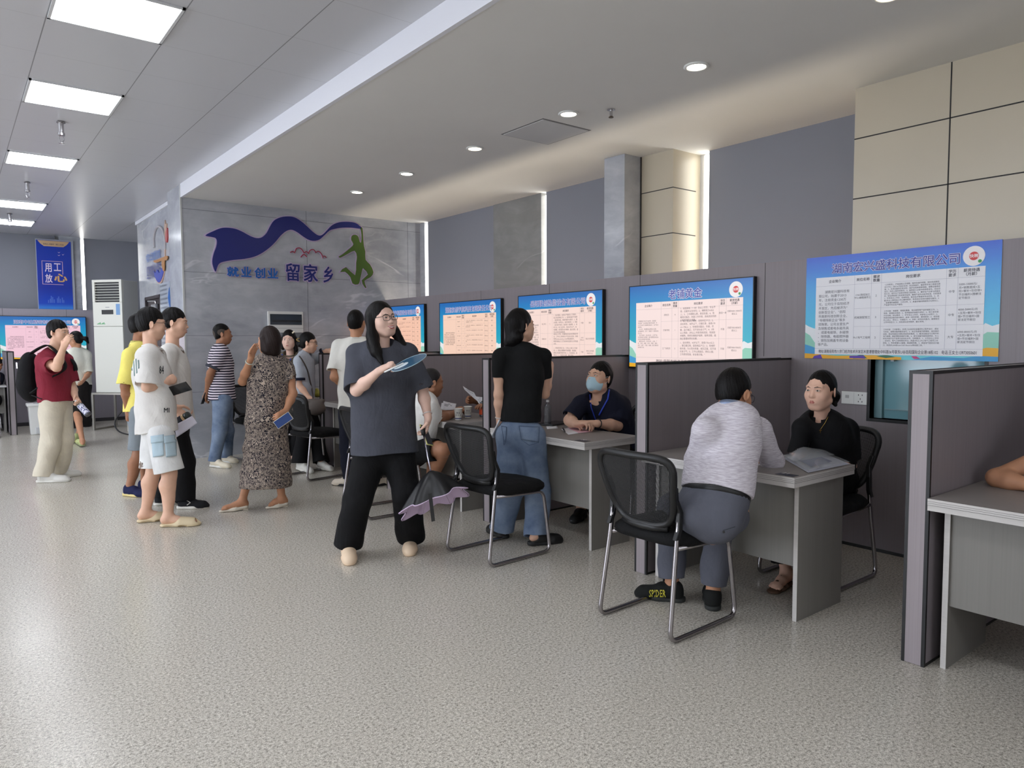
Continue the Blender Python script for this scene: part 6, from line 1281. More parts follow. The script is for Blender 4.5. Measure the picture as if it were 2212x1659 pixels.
# --- young man in white tee and black trousers
J = {}; a = foot(J, 'R', (391, 1098), (446, 1097)); b = foot(J, 'L', (350, 1090), (390, 1086)); D = dep((a+b)/2)
J.update(pelvis=(382, 915), neck=(372, 752), head=(379, 698, 0), elR=(362, 838, -0.20), wrR=(374, 878, -0.26), elL=(394, 836, 0.16), wrL=(398, 880, 0.05), knR=(396, 998, -0.06), knL=(378, 995, 0.06))
PE['sneak'] = person('young man in white tee, black trousers and black sneakers holding a sheet of paper', D, J, 80, 82, -4, H=1.70, girth=0.96, skinm=SKIN, h=0.005, hairs=(dict(vol=0.013, line=0.068, rough=0.0035, sub=[((0.098, -0.02, -0.01), (0.03, 0.08, 0.045)), ((-0.098, -0.02, -0.01), (0.03, 0.08, 0.045))]), HAIR), face=dict(smile=0.6, closed=0.4),
    shirt=dict(m=C_('white_tee', (218, 215, 210)), name='t_shirt', sleeve=0.90, hem=0.0, loose=0.036, sl_r=1.2, neck=True, wr=0.008), legs=dict(m=C_('black_trousers', (15, 15, 17)), hem=2.02, r=(0.098, 0.09, 0.084)), shoes=dict(m=C_('black_canvas', (30, 31, 34)), sole=WHT, deco='laces'),
    hands=dict(R=dict(dir=(392, 895, -0.24), palm=(150, 0), curl=[0.3, 0.6, 0.7, 0.8], thumb=0.5)))
K = PE['sneak']; hair(K['body'], K['C'], K['hf'], K['hl'], K['hu'], K['hs'], dict(vol=0.0035, line=0.066, rough=0.0004), hairmat('short_sides', (46, 40, 38))).name = 'short_sides'

# --- man in yellow polo mostly hidden
J = {}; a = foot(J, 'R', (272, 1070), (318, 1074)); b = foot(J, 'L', (310, 1060), (347, 1060)); D = dep((a+b)/2)
J.update(pelvis=(300, 885), neck=(298, 748), head=(306, 706, 0.02), elR=(270, 834, -0.16), wrR=(276, 884, -0.08), elL=(302, 830, 0.2), wrL=(288, 848, -0.02), knR=(300, 980, -0.05), knL=(318, 975, 0.1), shR=(280, 766, -0.14), shL=(316, 764, 0.16))
PE['yellow'] = person('man in a yellow polo and navy slip-on shoes, half hidden behind the white tees', D, J, 105, 100, 0, H=1.65, girth=1.0, skinm=SKIN4, h=0.0052, hairs=(short, HAIR), face=dict(),
    shirt=dict(m=C_('yellow_polo', (236, 222, 118)), name='polo_shirt', sleeve=0.95, hem=0.02, loose=0.022, sl_r=1.15, collar=C_('yellow_collar', (236, 224, 130))), legs=dict(m=C_('grey_shorts', (128, 136, 142)), kind='shorts', hem=0.90, r=(0.1, 0.1)), shoes=dict(m=C_('navy_shoe', (30, 34, 70)), sole=mat('gum_sole', (226, 206, 140), 0.6), size=1.1),
    hands=dict(R=dict(dir=(275, 902, -0.06), palm=(100, 0), curl=0.8), L=dict(dir=(276, 848, -0.1), palm=(90, 0), curl=0.6)))

# --- man in maroon tee with backpack
J = {}; a = foot(J, 'R', (84, 1042), (150, 1040)); b = foot(J, 'L', (122, 1032), (168, 1028)); D = dep((a+b)/2)
J.update(pelvis=(120, 868), neck=(113, 766), head=(127, 719, -0.03), shR=(91, 779, -0.12), shL=(143, 778, 0.12), elR=(122, 794, -0.28), wrR=(137, 751, -0.26), elL=(155, 834, 0.14), wrL=(163, 858, 0.02), knR=(110, 950, -0.08), knL=(138, 948, 0.05))
PE['maroon'] = person('man in a maroon tee, cream trousers and black backpack, wiping his face', D, J, 62, 55, 0, H=1.68, girth=1.10, skinm=SKIN, h=0.005, hairs=(dict(vol=0.016, line=0.062, rough=0.004, sub=[((0.098, -0.02, -0.02), (0.03, 0.08, 0.045)), ((-0.098, -0.02, -0.02), (0.03, 0.08, 0.045))]), HAIR), face=dict(lip=LIPD),
    shirt=dict(m=C_('maroon_tee', (132, 40, 56)), name='t_shirt', sleeve=0.85, hem=0.0, loose=0.024, sl_r=1.2, neck=True, wr=0.008), legs=dict(m=C_('cream_twill', (212, 203, 184)), hem=2.04, r=(0.1, 0.094, 0.086), wr=0.009), shoes=dict(m=mat('light_runner', (216, 214, 208), 0.6), sole=WHT, size=1.1),
    hands=dict(R=dict(dir=(149, 727, -0.24), palm=(120, 40), curl=0.35, thumb=0.5), L=dict(dir=(172, 868, -0.02), palm=(-60, -30), curl=0.9, thumb=0.7)))
K = PE['maroon']; hair(K['body'], K['C'], K['hf'], K['hl'], K['hu'], K['hs'], dict(vol=0.0035, line=0.066, rough=0.0004), hairmat('short_sides', (46, 40, 38))).name = 'short_sides'

# --- woman in white top and black skirt, walking away
D = 9.9; J = dict(pelvis=(172, 836), neck=(167, 757), head=(163, 734, -0.02), shL=(146, 765, -0.05), shR=(189, 765, 0.05), elL=(147, 800, -0.15), wrL=(152, 790, -0.30), elR=(192, 806, 0.0), wrR=(180, 822, -0.25), knL=(164, 885, -0.05), knR=(176, 890, 0.08))
J['anR'] = ond(171, 932, D+0.1); J['toeR'] = onz(157, 953, 0.03); J['anL'] = onz(178, 952, 0.085); J['toeL'] = onz(168, 952, 0.03)
PE['walk'] = person('woman with a ponytail in an off-white top and long black skirt, walking away', D, J, -150, -125, -14, H=1.53, girth=1.0, fem=True, skinm=SKIN2, h=0.0058, hairs=(dict(vol=0.010, line=0.062, nape=-0.08, add=[((0, -0.11, -0.0), (-0.02, -0.155, -0.02), 0.03, 0.03), ((-0.02, -0.155, -0.02), (-0.03, -0.165, -0.09), 0.032, 0.014)]), HAIR),
    shirt=dict(m=C_('offwhite_top', (222, 222, 208)), name='blouse', sleeve=0.95, hem=-0.03, loose=0.022, neck=True), legs=dict(m=C_('black_skirt', (30, 27, 26)), kind='skirt', r=(0.150, 0.165), waist=0.1, hemdrop=ond(173, 922, D), wr=0.01), shoes=dict(m=mat('lime_clog', (196, 204, 140), 0.55), sole=mat('lime_sole', (150, 158, 110), 0.6), kind='clog', deco='holes'))

# --- people only partly in view: far seated clerk, clerk behind the cups desk, visitor at the right edge
D = dep((0.36, 14.0, 1)); J = dict(pelvis=(-32, 862), neck=(-28, 806), head=(-8, 788, -0.05), elL=(-8, 836, -0.05), wrL=(-4, 812, -0.2), elR=(-38, 836, -0.05), wrR=(-18, 828, -0.2), knL=(-8, 864, -0.25), knR=(-28, 864, -0.25))
J['anL'] = onz(-8, 915, 0.08); J['anR'] = onz(-28, 915, 0.08)
person('clerk in dark clothes seated at the far desk on the left edge, head bowed', D, J, 10, 10, -25, H=1.62, skinm=SKIN2, h=0.0062, hairs=(short, HAIR), shirt=dict(m=C_('navy_jacket', (28, 31, 46)), name='jacket', sleeve=1.0, hem=0.02, loose=0.03), legs=dict(m=C_('black_slacks', (17, 17, 19)), hem=1.9))
hp = Vector((4.15, 5.25, 0.61)); J = dict(pelvis=hp, neck=hp+Vector((-0.05, -0.1, 0.40)), head=hp+Vector((-0.12, -0.1, 0.56)), elR=hp+Vector((-0.18, 0.22, 0.20)), wrR=hp+Vector((-0.42, 0.10, 0.24)), elL=hp+Vector((-0.20, -0.30, 0.22)), wrL=ond(1058, 884, dep((3.7, 4.95, .8))), knL=hp+Vector((-0.42, -0.12, -0.02)), knR=hp+Vector((-0.42, 0.12, -0.02)), anL=Vector((3.80, 5.15, 0.08)), anR=Vector((3.80, 5.35, 0.08)), toeL=Vector((3.66, 5.15, 0.03)), toeR=Vector((3.66, 5.35, 0.03)))
J['elL'] = J['wrL']+Vector((0.22, -0.05, 0.03))
person('clerk behind the partition, only a hand with a paper showing past the woman in black', dep(hp), J, -40, -40, -20, H=1.62, skinm=SKIN4, h=0.0056, hairs=(short, HAIR), shirt=dict(m=C_('dark_shirt', (26, 26, 30)), name='shirt', sleeve=1.0, hem=0.02, loose=0.02), legs=dict(m=C_('black_slacks', (17, 17, 19)), hem=1.86), shoes=dict(m=BLKS, sole=BLKS), hands=dict(L=dict(dir=(1046, 878, dep((3.7, 4.95, .8))-dep(hp)-0.03), palm=Vector((0, 0, -1)), curl=0.6)))
hp = Vector((4.13, 0.62, 0.61)); J = dict(pelvis=hp, neck=hp+Vector((-0.12, 0.02, 0.46)), head=hp+Vector((-0.18, 0.02, 0.66)), shR=hp+Vector((-0.12, 0.20, 0.42)), elR=onz(2152, 1032, 0.775), wrR=onz(2235, 1050, 0.765), elL=hp+Vector((-0.28, -0.25, 0.24)), wrL=hp+Vector((-0.50, -0.10, 0.21)), knL=hp+Vector((-0.42, -0.12, -0.02)), knR=hp+Vector((-0.42, 0.12, -0.02)), anL=Vector((3.80, 0.52, 0.08)), anR=Vector((3.80, 0.72, 0.08)), toeL=Vector((3.66, 0.52, 0.03)), toeR=Vector((3.66, 0.72, 0.03)))
person('person at the right edge of the picture, bare forearm resting on the desk', dep(hp), J, -35, -35, 0, H=1.66, skinm=SKIN2, h=0.005, hairs=(short, HAIR), shirt=dict(m=C_('dark_shirt', (26, 26, 30)), name='shirt', sleeve=0.55, hem=0.02, loose=0.02), legs=dict(m=C_('black_slacks', (17, 17, 19)), hem=1.86), shoes=dict(m=BLKS, sole=BLKS), hands=dict(R=dict(palm=Vector((0, 0, -1)), curl=0.3)))
# ================================================================ CHAIRS
m_seat = cloth('seat_fabric', (20, 20, 21), bump=0.5, bscale=700)
m_tube = mat('chrome_tube', (168, 164, 166), 0.18, metal=1.0)
m_mesh = mat('mesh_fabric', (30, 30, 31), 0.8); t = NT(m_mesh); sx = t.add('ShaderNodeSeparateXYZ'); t.link(t.coord(), sx.inputs[0])
def _dots(o, per, off=0.0): return t.math('ABSOLUTE', t.math('SUBTRACT', t.math('FRACT', t.math('ADD', t.math('DIVIDE', o, per), off)), 0.5))
hole = t.math('LESS_THAN', t.math('ADD', t.math('POWER', _dots(sx.outputs[1], 0.0062), 2.0), t.math('POWER', _dots(sx.outputs[2], 0.0062), 2.0)), 0.075)
trn = t.add('ShaderNodeBsdfTransparent'); mx = t.add('ShaderNodeMixShader'); t.link(hole, mx.inputs[0]); t.link(t.p.outputs[0], mx.inputs[1]); t.link(trn.outputs[0], mx.inputs[2]); t.link(mx.outputs[0], t.n['Material Output'].inputs[0])
def make_chair():
    r = thing('mesh_chair', '', 'chair', group='black mesh-back chairs with chrome sled legs')
    for sgn in (-1, 1):
        y = 0.222*sgn; yb = 0.205*sgn
        MB().tube(fillet([(-0.185, yb, 0.60), (-0.205, yb, 0.45), (-0.27, y, 0.012), (0.25, y, 0.012), (0.205, yb, 0.413), (0.05, yb, 0.418), (-0.200, yb, 0.432)], 0.055), 0.0115, 10).build('sled_leg', m_tube, r, True, local=True)
    MB().tube([(0.16, -0.205, 0.414), (0.16, 0.205, 0.414)], 0.010, 8).build('cross_bar', m_tube, r, True, local=True)
    MB().tube([(-0.15, -0.205, 0.428), (-0.15, 0.205, 0.428)], 0.010, 8).build('cross_bar', m_tube, r, True, local=True)
    rings = []
    def rr(hx, hy, z, cx=0.02, bow=0.0):
        return [(cx+hx*(abs(math.cos(a))**0.45)*math.copysign(1, math.cos(a)), hy*(abs(math.sin(a))**0.45)*math.copysign(1, math.sin(a)), z+bow*math.cos(a)) for a in [2*PI*(k+.5)/40 for k in range(40)]]
    for hx, hy, z in ((0.205, 0.205, 0.424), (0.228, 0.226, 0.428), (0.236, 0.234, 0.445), (0.234, 0.232, 0.466), (0.215, 0.212, 0.484), (0.16, 0.16, 0.492), (0.06, 0.06, 0.496)): rings.append(rr(hx, hy, z, 0.02, -0.006))
    MB().loft(rings).build('seat', m_seat, r, True, local=True)
    def bp(a, b):                       # point on the back: a across, b up the back 0..1
        hw = 0.168+0.058*min(1, b*1.25); y = a*hw; lean = -0.205-0.105*b; return Vector((lean-0.02*math.sin(PI*b)+0.045*(a*a)-0.0, y, 0.515+0.345*b))
    loop = []
    N = 48
    for k in range(N):
        an = 2*PI*k/N; ca, sa = math.cos(an), math.sin(an); ex = 0.34 if sa > 0 else 0.5; a = abs(ca)**ex*math.copysign(1, ca); b = abs(sa)**ex*math.copysign(1, sa)
        loop.append(bp(a, 0.5+0.5*b*(1 if b > 0 else 1)))
    MB().tube(loop, 0.0185, 8, True).build('backrest_frame', m_black, r, True, local=True)
    gv, gf = [], []
    M_ = 14
    for i in range(M_+1):
        for j in range(M_+1):
            x, y = 2*i/M_-1, 2*j/M_-1; mxx = max(abs(x), abs(y)); ex = 5.5 if y > 0 else 3.8; L = (abs(x)**ex+abs(y)**ex)**(1/ex) if mxx > 0 else 1
            k = mxx/L if L > 0 else 1; gv.append(bp(x*k*0.98, 0.5+0.5*y*k*0.98)+Vector((0.012*(1-x*x)*(1-y*y), 0, 0)))
    for i in range(M_):
        for j in range(M_): q = i*(M_+1)+j; gf.append((q, q+1, q+M_+2, q+M_+1))
    MB().raw(gv, gf).build('backrest_mesh', m_mesh, r, True, local=True)
    for sgn in (-1, 1):
        b = MB().loft([[(x+dx, 0.207*sgn+dy+oy, z) for dx, dy in ((-0.014, -0.012), (0.014, -0.012), (0.014, 0.012), (-0.014, 0.012))] for x, oy, z in ((-0.212, 0, 0.475), (-0.190, 0, 0.52), (-0.185, 0, 0.60), (-0.205, -0.012*sgn, 0.66), (-0.225, 0.0, 0.72))])
        b.build('back_bracket', m_black, r, local=True, bevel=0.004)
    MB().tube([bp(x, 0.0)+Vector((0, 0, -0.008)) for x in (-0.8, -0.4, 0, 0.4, 0.8)], 0.022, 8).build('lower_rail', m_black, r, True, local=True)
    return r
chair0 = make_chair()
def chair(x, y, rz, label, first=[True]):
    o = chair0 if first[0] else copy_tree(chair0); first[0] = False
    o.location = (x, y, 0); o.rotation_euler = (0, 0, rz); o['label'] = label; return o
chair(2.80, 2.30, 0.02, 'black mesh-back chair of the man in the pale slub polo, seat partly free')
chair(2.80, 3.715, 0.05, 'empty black mesh-back chair just behind the woman in jeans')
chair(2.95, 7.06, 0.20, 'empty black mesh-back chair beside the dress of the paisley woman')
chair(2.76, 5.24, 0.0, 'black mesh-back chair of the older man in black shorts')
chair(3.97, 2.16, PI, 'black mesh-back chair of the woman in the black polo')
chair(4.16, 3.80, PI, 'black mesh-back chair of the man in the face mask')
chair(2.50, 0.36, -2.5, 'black chair cut off by the right edge in the foreground')
chair(2.86, 8.58, -PI/2+0.2, 'black chair before the marble wall, mostly behind the paisley dress')
chair(0.30, 13.05, PI/2, 'black chair with chrome legs before the far left desk')
chair(0.36, 14.10, -PI/2, 'black chair of the clerk at the far left desk')
chair(4.17, 5.25, PI, 'black chair of the clerk hidden behind the partition with the paper')
chair(4.15, 0.62, PI, 'black chair of the person leaning on the desk at the right edge')

# ================================================================ THINGS HELD AND WORN, ITEMS ON DESKS
def project_on(o, u, v, lift=0.004, cache={}):
    if o.name not in cache: cache[o.name] = bvh(o)
    d = ray(u, v).normalized(); h = cache[o.name].ray_cast(EYE, d)
    return None if h[0] is None else h[0]-d*lift
def patch(target, name, m, quad, nu=8, nv=8, lift=0.006, par=None, thick=0.004):
    """cloth patch sewn on a garment: corners given clockwise from top left as seen"""
    v, f = [], []; idx = {}
    for i in range(nu+1):
        for j in range(nv+1):
            a, b = i/nu, j/nv; u_ = (quad[0][0]*(1-a)+quad[1][0]*a)*(1-b)+(quad[3][0]*(1-a)+quad[2][0]*a)*b; v_ = (quad[0][1]*(1-a)+quad[1][1]*a)*(1-b)+(quad[3][1]*(1-a)+quad[2][1]*a)*b
            p = project_on(target, u_, v_, lift)
            if p is not None: idx[i, j] = len(v); v.append(p)
    for i in range(nu):
        for j in range(nv):
            k = [(i, j), (i+1, j), (i+1, j+1), (i, j+1)]
            if all(q in idx for q in k): f.append(tuple(idx[q] for q in k))
    if not f: return None
    o = MB().raw(v, f).build(name, m, par or target, True); s = o.modifiers.new('thick', 'SOLIDIFY'); s.thickness = thick; s.offset = 1; return o
def seam(target, name, m, pts, r=0.0018, lift=0.003, par=None, n=5):
    P = [project_on(target, u, v, lift) for u, v in [(a[0]*(1-k/n)+b[0]*k/n, a[1]*(1-k/n)+b[1]*k/n) for a, b in zip(pts, pts[1:]) for k in range(n)]+[pts[-1]]]
    P = [p for p in P if p is not None]
    return MB().tube(P, r, 6).build(name, m, par or target, True) if len(P) > 1 else None
def print_on(target, body, m, box, name='printed_text', lift=0.003, bold=0.02, par=None):
    b0 = MB(); put_text(b0, body, (0, 0, 0), (1, 0, 0), (0, 1, 0), 1.0, 0.0, bold=bold, res=1); a = np.array(b0.v)[:, :2]; mn, mx = a.min(0), a.max(0)
    V = []
    for x, y in a:
        p = project_on(target, box[0]+(x-mn[0])/(mx[0]-mn[0])*(box[2]-box[0]), box[3]-(y-mn[1])/(mx[1]-mn[1])*(box[3]-box[1]), lift); V.append(p)
    f = [q for q in b0.f if all(V[i] is not None for i in q)]
    if not f: return None
    return MB().raw([p if p is not None else Vector((0, 0, 0)) for p in V], f).build(name, m, par or target) if all(p is not None for p in V) else None
def slab(name, label, cat, c, ax, ay, t, m, group=None, bevel=0.002, parts=None):
    """thin box: centre, two half-axis vectors, half thickness"""
    n = Vector(ax).cross(Vector(ay)).normalized()
    o = MB().obox(c, ax, ay, n*t).build(name, m, base=c, bevel=bevel); tag(o, label, cat, group); return o, n

F_, J_, D_ = PE['fan'], PE['jeans'], PE['dress']
def at(K, u, v, dd): return ond(u, v, K['D']+dd)
# hand fan
a0, a1 = at(F_, 846, 799, -0.33), at(F_, 921, 767, -0.33); fc = (a0+a1)/2; fa = (a1-a0)/2; fb = (FWD*0.95+(UP-fa.normalized()*fa.normalized().z).normalized()*0.30).normalized()*fa.length; fn = fa.cross(fb).normalized()
fan_ = thing('hand_fan', 'round blue advertising fan held up by the smiling woman', 'hand fan', fc)
MB().loft([[fc+fa*math.cos(2*PI*k/36)*q+fb*math.sin(2*PI*k/36)*q+fn*z for k in range(36)] for q, z in ((0.97, -0.0007), (0.985, 0), (0.97, 0.0007))]).build('fan_blade', mat('fan_blue', (40, 86, 116), 0.3), fan_)
MB().tube([fc+fa*math.cos(2*PI*k/36)+fb*math.sin(2*PI*k/36) for k in range(36)], 0.0022, 6, True).build('fan_rim', mat('fan_rim', (170, 196, 206), 0.3), fan_, True)
MB().tube([at(F_, 830, 804, -0.33), at(F_, 850, 796, -0.33)+fn*0.003, at(F_, 872, 785, -0.33)+fn*0.003], [0.005, 0.006, 0.004], 8).build('fan_handle', m_white, fan_, True)
MB().loft([[fc-fa*0.45+fa*0.42*math.cos(2*PI*k/20)+fb*0.34*math.sin(2*PI*k/20)+fn*z for k in range(20)] for z in (0.0008, 0.0016)]).build('fan_print', mat('fan_print', (214, 226, 232), 0.4), fan_)
# yellow phone and umbrella in her other hand
pc = at(F_, 921, 940, -0.03); ax = (at(F_, 926, 955, -0.05)-at(F_, 915, 925, -0.01)).normalized()
def phone(name, label, c, up, side, L, W, m, front=None):
    up = Vector(up).normalized(); side = (Vector(side)-up*Vector(side).dot(up)).normalized(); n = up.cross(side)
    r = thing('phone', label, 'phone', c)
    MB().obox(c, up*L/2, side*W/2, n*0.0042).build('case', m, r, bevel=0.0025)
    MB().obox(c+n*0.0046, up*(L/2-0.004), side*(W/2-0.004), n*0.0004).build('screen', front or mat('phone_glass', (14, 15, 18), 0.12), r)
    MB().obox(c-n*0.005+up*(L/2-0.028)+side*(W/2-0.022), up*0.016, side*0.014, n*0.0012).build('camera_bump', m_black, r, bevel=0.001)
    return r
phone('phone', 'pale yellow phone in the lowered hand of the smiling woman', pc, ax, FWD*0.9+rgt_h*0.35, 0.148, 0.072, mat('yellow_case', (226, 222, 140), 0.4))
um = thing('umbrella', 'half folded black umbrella with lilac lining hanging from the smiling woman', 'umbrella', at(F_, 930, 1060, 0.02))
h0, h1 = at(F_, 915, 938, -0.10), at(F_, 931, 1022, -0.19); uax = (h1-h0).normalized(); ux = (rgt_h-uax*rgt_h.dot(uax)).normalized(); uy = uax.cross(ux)
MB().tube([h0, h1+uax*0.02], 0.0055, 10).build('shaft', mat('steel', (196, 192, 206), 0.2, metal=1.0), um, True)
MB().tube([h0-uax*0.05, h0+uax*0.004], [0.016, 0.014], 10).build('handle', m_black, um, True)
m_ub = mat('umbrella_black', (20, 20, 22), 0.38, spec=0.5); m_ul = mat('umbrella_lilac', (206, 184, 212), 0.6)
R_ = random.Random(3); N = 64; apex = h1; down = Vector((0, 0, -1))
def urings(off):
    out = []
    for k, tt in enumerate((0.0, 0.12, 0.3, 0.5, 0.7, 0.88, 1.0)):
        row = []
        for j in range(N):
            an = 2*PI*j/N; q = 0.5+0.5*math.cos(8*an); rr = (0.016+0.20*tt**0.8)*(1-0.22*q*tt**0.5)-off
            x = math.cos(an)*rr*1.08+0.02*tt; y = math.sin(an)*rr*0.78; z = -0.215*tt*(1-0.16*math.cos(an))+0.022*q*tt+0.012*math.sin(3*an)*tt
            row.append(apex+ux*x+uy*y+UP*(z+0.012))
        out.append(row)
    return out
MB().loft(urings(0), False).build('canopy', m_ub, um, True)
MB().loft(urings(0.006), False).build('lining', m_ul, um, True)
hem = urings(-0.001)[-1]; MB().tube(hem, 0.0038, 6, True).build('hem', m_ul, um, True)
for j in range(0, N, 8):
    rg = urings(0.004); MB().tube([rg[i][j+4 if j+4 < N else 0] for i in range(7)], 0.002, 5).build('rib', mat('steel', (196, 192, 206), 0.2), um)
s0, s1 = at(F_, 929, 1066, -0.37), at(F_, 936, 1126, -0.36); sdn = (s1-s0); MB().obox((s0+s1)/2, sdn/2, ux*0.011, uy*0.001).build('strap', m_ub, um)
def bracelet(K, q, r, m, name='bracelet', back=0.03):
    w_ = K['P']['wr'+q]; d = (w_-K['P']['el'+q]).normalized(); c = w_-d*back; x = d.orthogonal().normalized(); y = d.cross(x)
    MB().tube([c+x*r*math.cos(2*PI*k/22)+y*r*math.sin(2*PI*k/22) for k in range(22)], 0.004, 6, True).build(name, m, K['body'], True)
bracelet(F_, 'L', 0.029, mat('pearl', (226, 216, 212), 0.3)); bracelet(D_, 'L', 0.030, mat('jade', (206, 214, 200), 0.25)); bracelet(PE['mask'], 'L', 0.0325, m_black, 'wrist_watch', 0.015)
bracelet(J_, 'L', 0.027, mat('pearl', (226, 216, 212), 0.3))
for cc, mm_ in ((( -0.01, 0.02), (226, 190, 60)), ((0.012, 0.012), (220, 96, 40)), ((0.0, 0.03), (240, 226, 150))):
    sh = [c for c in children(F_['body']) if c.name.startswith('shoe')]
    for s_ in sh[1:2]:
        p = project_on(s_, 886+cc[0]*600, 1183+cc[1]*200, 0.002)
        if p is not None: MB().lathe([(0.007, -0.002), (0.008, 0.001), (0.005, 0.004)], p, UP-FWD*0.5, 10).build('shoe_charm', mat('charm_%d' % mm_[1], mm_, 0.4), s_)
# phones of the others
phone('phone', 'white phone in the lowered left hand of the woman in jeans', at(J_, 1073, 926, 0.02), UP*0.6+rgt_h*0.3, rgt_h*0.4+FWD, 0.14, 0.07, mat('white_case', (222, 222, 224), 0.35), mat('pale_case', (200, 204, 210), 0.3))
phone('phone', 'phone with a blue picture held behind the back of the woman in paisley', at(D_, 612, 908, -0.20), ond(627, 896, 6)-ond(601, 914, 6), UP*0.9-rgt_h*0.2, 0.15, 0.072, mat('silver_case', (196, 190, 176), 0.35), mat('blue_case', (40, 66, 120), 0.25))
S_, G_, W_ = PE['stripe'], PE['cargo'], PE['sneak']
phone('phone', 'dark phone held behind the back of the man in the striped polo', at(S_, 441, 860, -0.05), UP*0.9+rgt_h*0.35, FWD, 0.14, 0.07, m_black)
pA, pB = at(G_, 364, 847, -0.06), at(G_, 412, 832, -0.10); pu = (pB-pA).normalized()
phone('phone', 'large black phone held flat by the young man in cargo shorts', (pA+pB)/2, pu, (UP*0.75-FWD*0.5), 0.168, 0.082, mat('black_case', (20, 20, 22), 0.3))
# sheet and flask of the young man in black trousers
q = [at(W_, u, v, -0.34) for u, v in ((375, 919), (415, 898), (426, 914), (381, 945))]
def sheet(name, label, q, m, nseg=6, curl=0.012, group=None, cat='paper', nrm=None):
    n = (q[1]-q[0]).cross(q[3]-q[0]).normalized(); v, f = [], []
    for i in range(nseg+1):
        for j in range(nseg+1):
            a, b = i/nseg, j/nseg; p = (q[0]*(1-a)+q[1]*a)*(1-b)+(q[3]*(1-a)+q[2]*a)*b; v.append(p+n*curl*(math.sin(PI*a)+0.3*math.sin(PI*b)))
    for i in range(nseg):
        for j in range(nseg): k = i*(nseg+1)+j; f.append((k, k+1, k+nseg+2, k+nseg+1))
    o = MB().raw(v, f).build(name, m, smooth=True); s = o.modifiers.new('thick', 'SOLIDIFY'); s.thickness = 0.0006; return tag(o, label, cat, group)
m_paper = mat('paper', (236, 235, 240), 0.7); m_pink = mat('pink_paper', (232, 186, 196), 0.7); m_ink = mat('paper_ink', (90, 90, 100), 0.7)
sheet('paper_sheet', 'white sheet of paper held low by the young man in black trousers', q, mat('lilac_paper', (214, 210, 222), 0.7))
fl = thing('flask', 'dark flask with a tan band held behind the sheet of paper', 'flask', at(W_, 398, 903, -0.30)); f0, f1 = at(W_, 384, 911, -0.30), at(W_, 408, 896, -0.30); fx = (f1-f0).normalized()
MB().lathe([(0.03, -0.10), (0.033, -0.09), (0.033, 0.05)], f0, fx, 20).build('flask_body', mat('flask_dark', (26, 30, 44), 0.3), fl, True)
MB().lathe([(0.0335, 0.05), (0.0335, 0.07)], f0, fx, 20).build('flask_band', mat('flask_tan', (196, 164, 124), 0.4), fl)
MB().lathe([(0.031, 0.07), (0.032, 0.10), (0.026, 0.112)], f0, fx, 20).build('flask_lid', mat('flask_lid', (44, 52, 48), 0.4), fl, True)
# bottles
m_clear = mat('clear_plastic', (225, 232, 238), 0.06, spec=0.6, trans=0.9)
def bottle(label, base, ax, H, R, cap=(236, 236, 236), lab=None, labh=(0.3, 0.6), group=None):
    ax = Vector(ax).normalized(); r = thing('water_bottle', label, 'bottle', base, 0, group)
    MB().lathe([(R*.7, 0.001), (R*.95, 0.006), (R, 0.02*H/.2), (R, H*.30), (R*.93, H*.34), (R, H*.38), (R, H*.66), (R*.75, H*.80), (R*.36, H*.88), (R*.36, H*.92)], base, ax, 24).build('bottle_body', m_clear, r, True)
    MB().lathe([(R*.42, H*.91), (R*.42, H*.99), (R*.36, H)], base, ax, 18).build('bottle_cap', mat('cap_%d_%d_%d' % cap, cap, 0.4), r)
    if lab: MB().loft([[base+ax*(H*h)+(ax.orthogonal().normalized()*math.cos(2*PI*k/24)+ax.cross(ax.orthogonal().normalized())*math.sin(2*PI*k/24))*(R*1.015) for k in range(24)] for h in labh], False).build('bottle_label', lab, r, True)
    return r
Mn = PE['maroon']; b0, b1 = at(Mn, 192, 897, -0.06), at(Mn, 164, 866, -0.02)
lm = mat('white_blue_label', (206, 210, 226), 0.4); t = NT(lm); n1 = t.noise(t.coord(), 90, 2); t.base(t.ramp(n1, [(0.52, (220, 220, 232)), (0.56, (70, 70, 130))]))
bottle('clear water bottle tilted in the hand of the man in maroon', b0, b1-b0, 0.225, 0.031, lab=lm, labh=(0.08, 0.62))
zt = 0.7362
def ondesk(u, v): p = onz(u, v, zt); return p
bottle('small water bottle with an orange label at the partition end of the cups desk', ondesk(1043, 901), UP, 0.155, 0.031, lab=mat('orange_label', (222, 84, 40), 0.4), labh=(0.15, 0.62))
bottle('clear water bottle on the masked man\'s desk beside the woman in jeans', ondesk(1183, 914), UP, 0.185, 0.029)
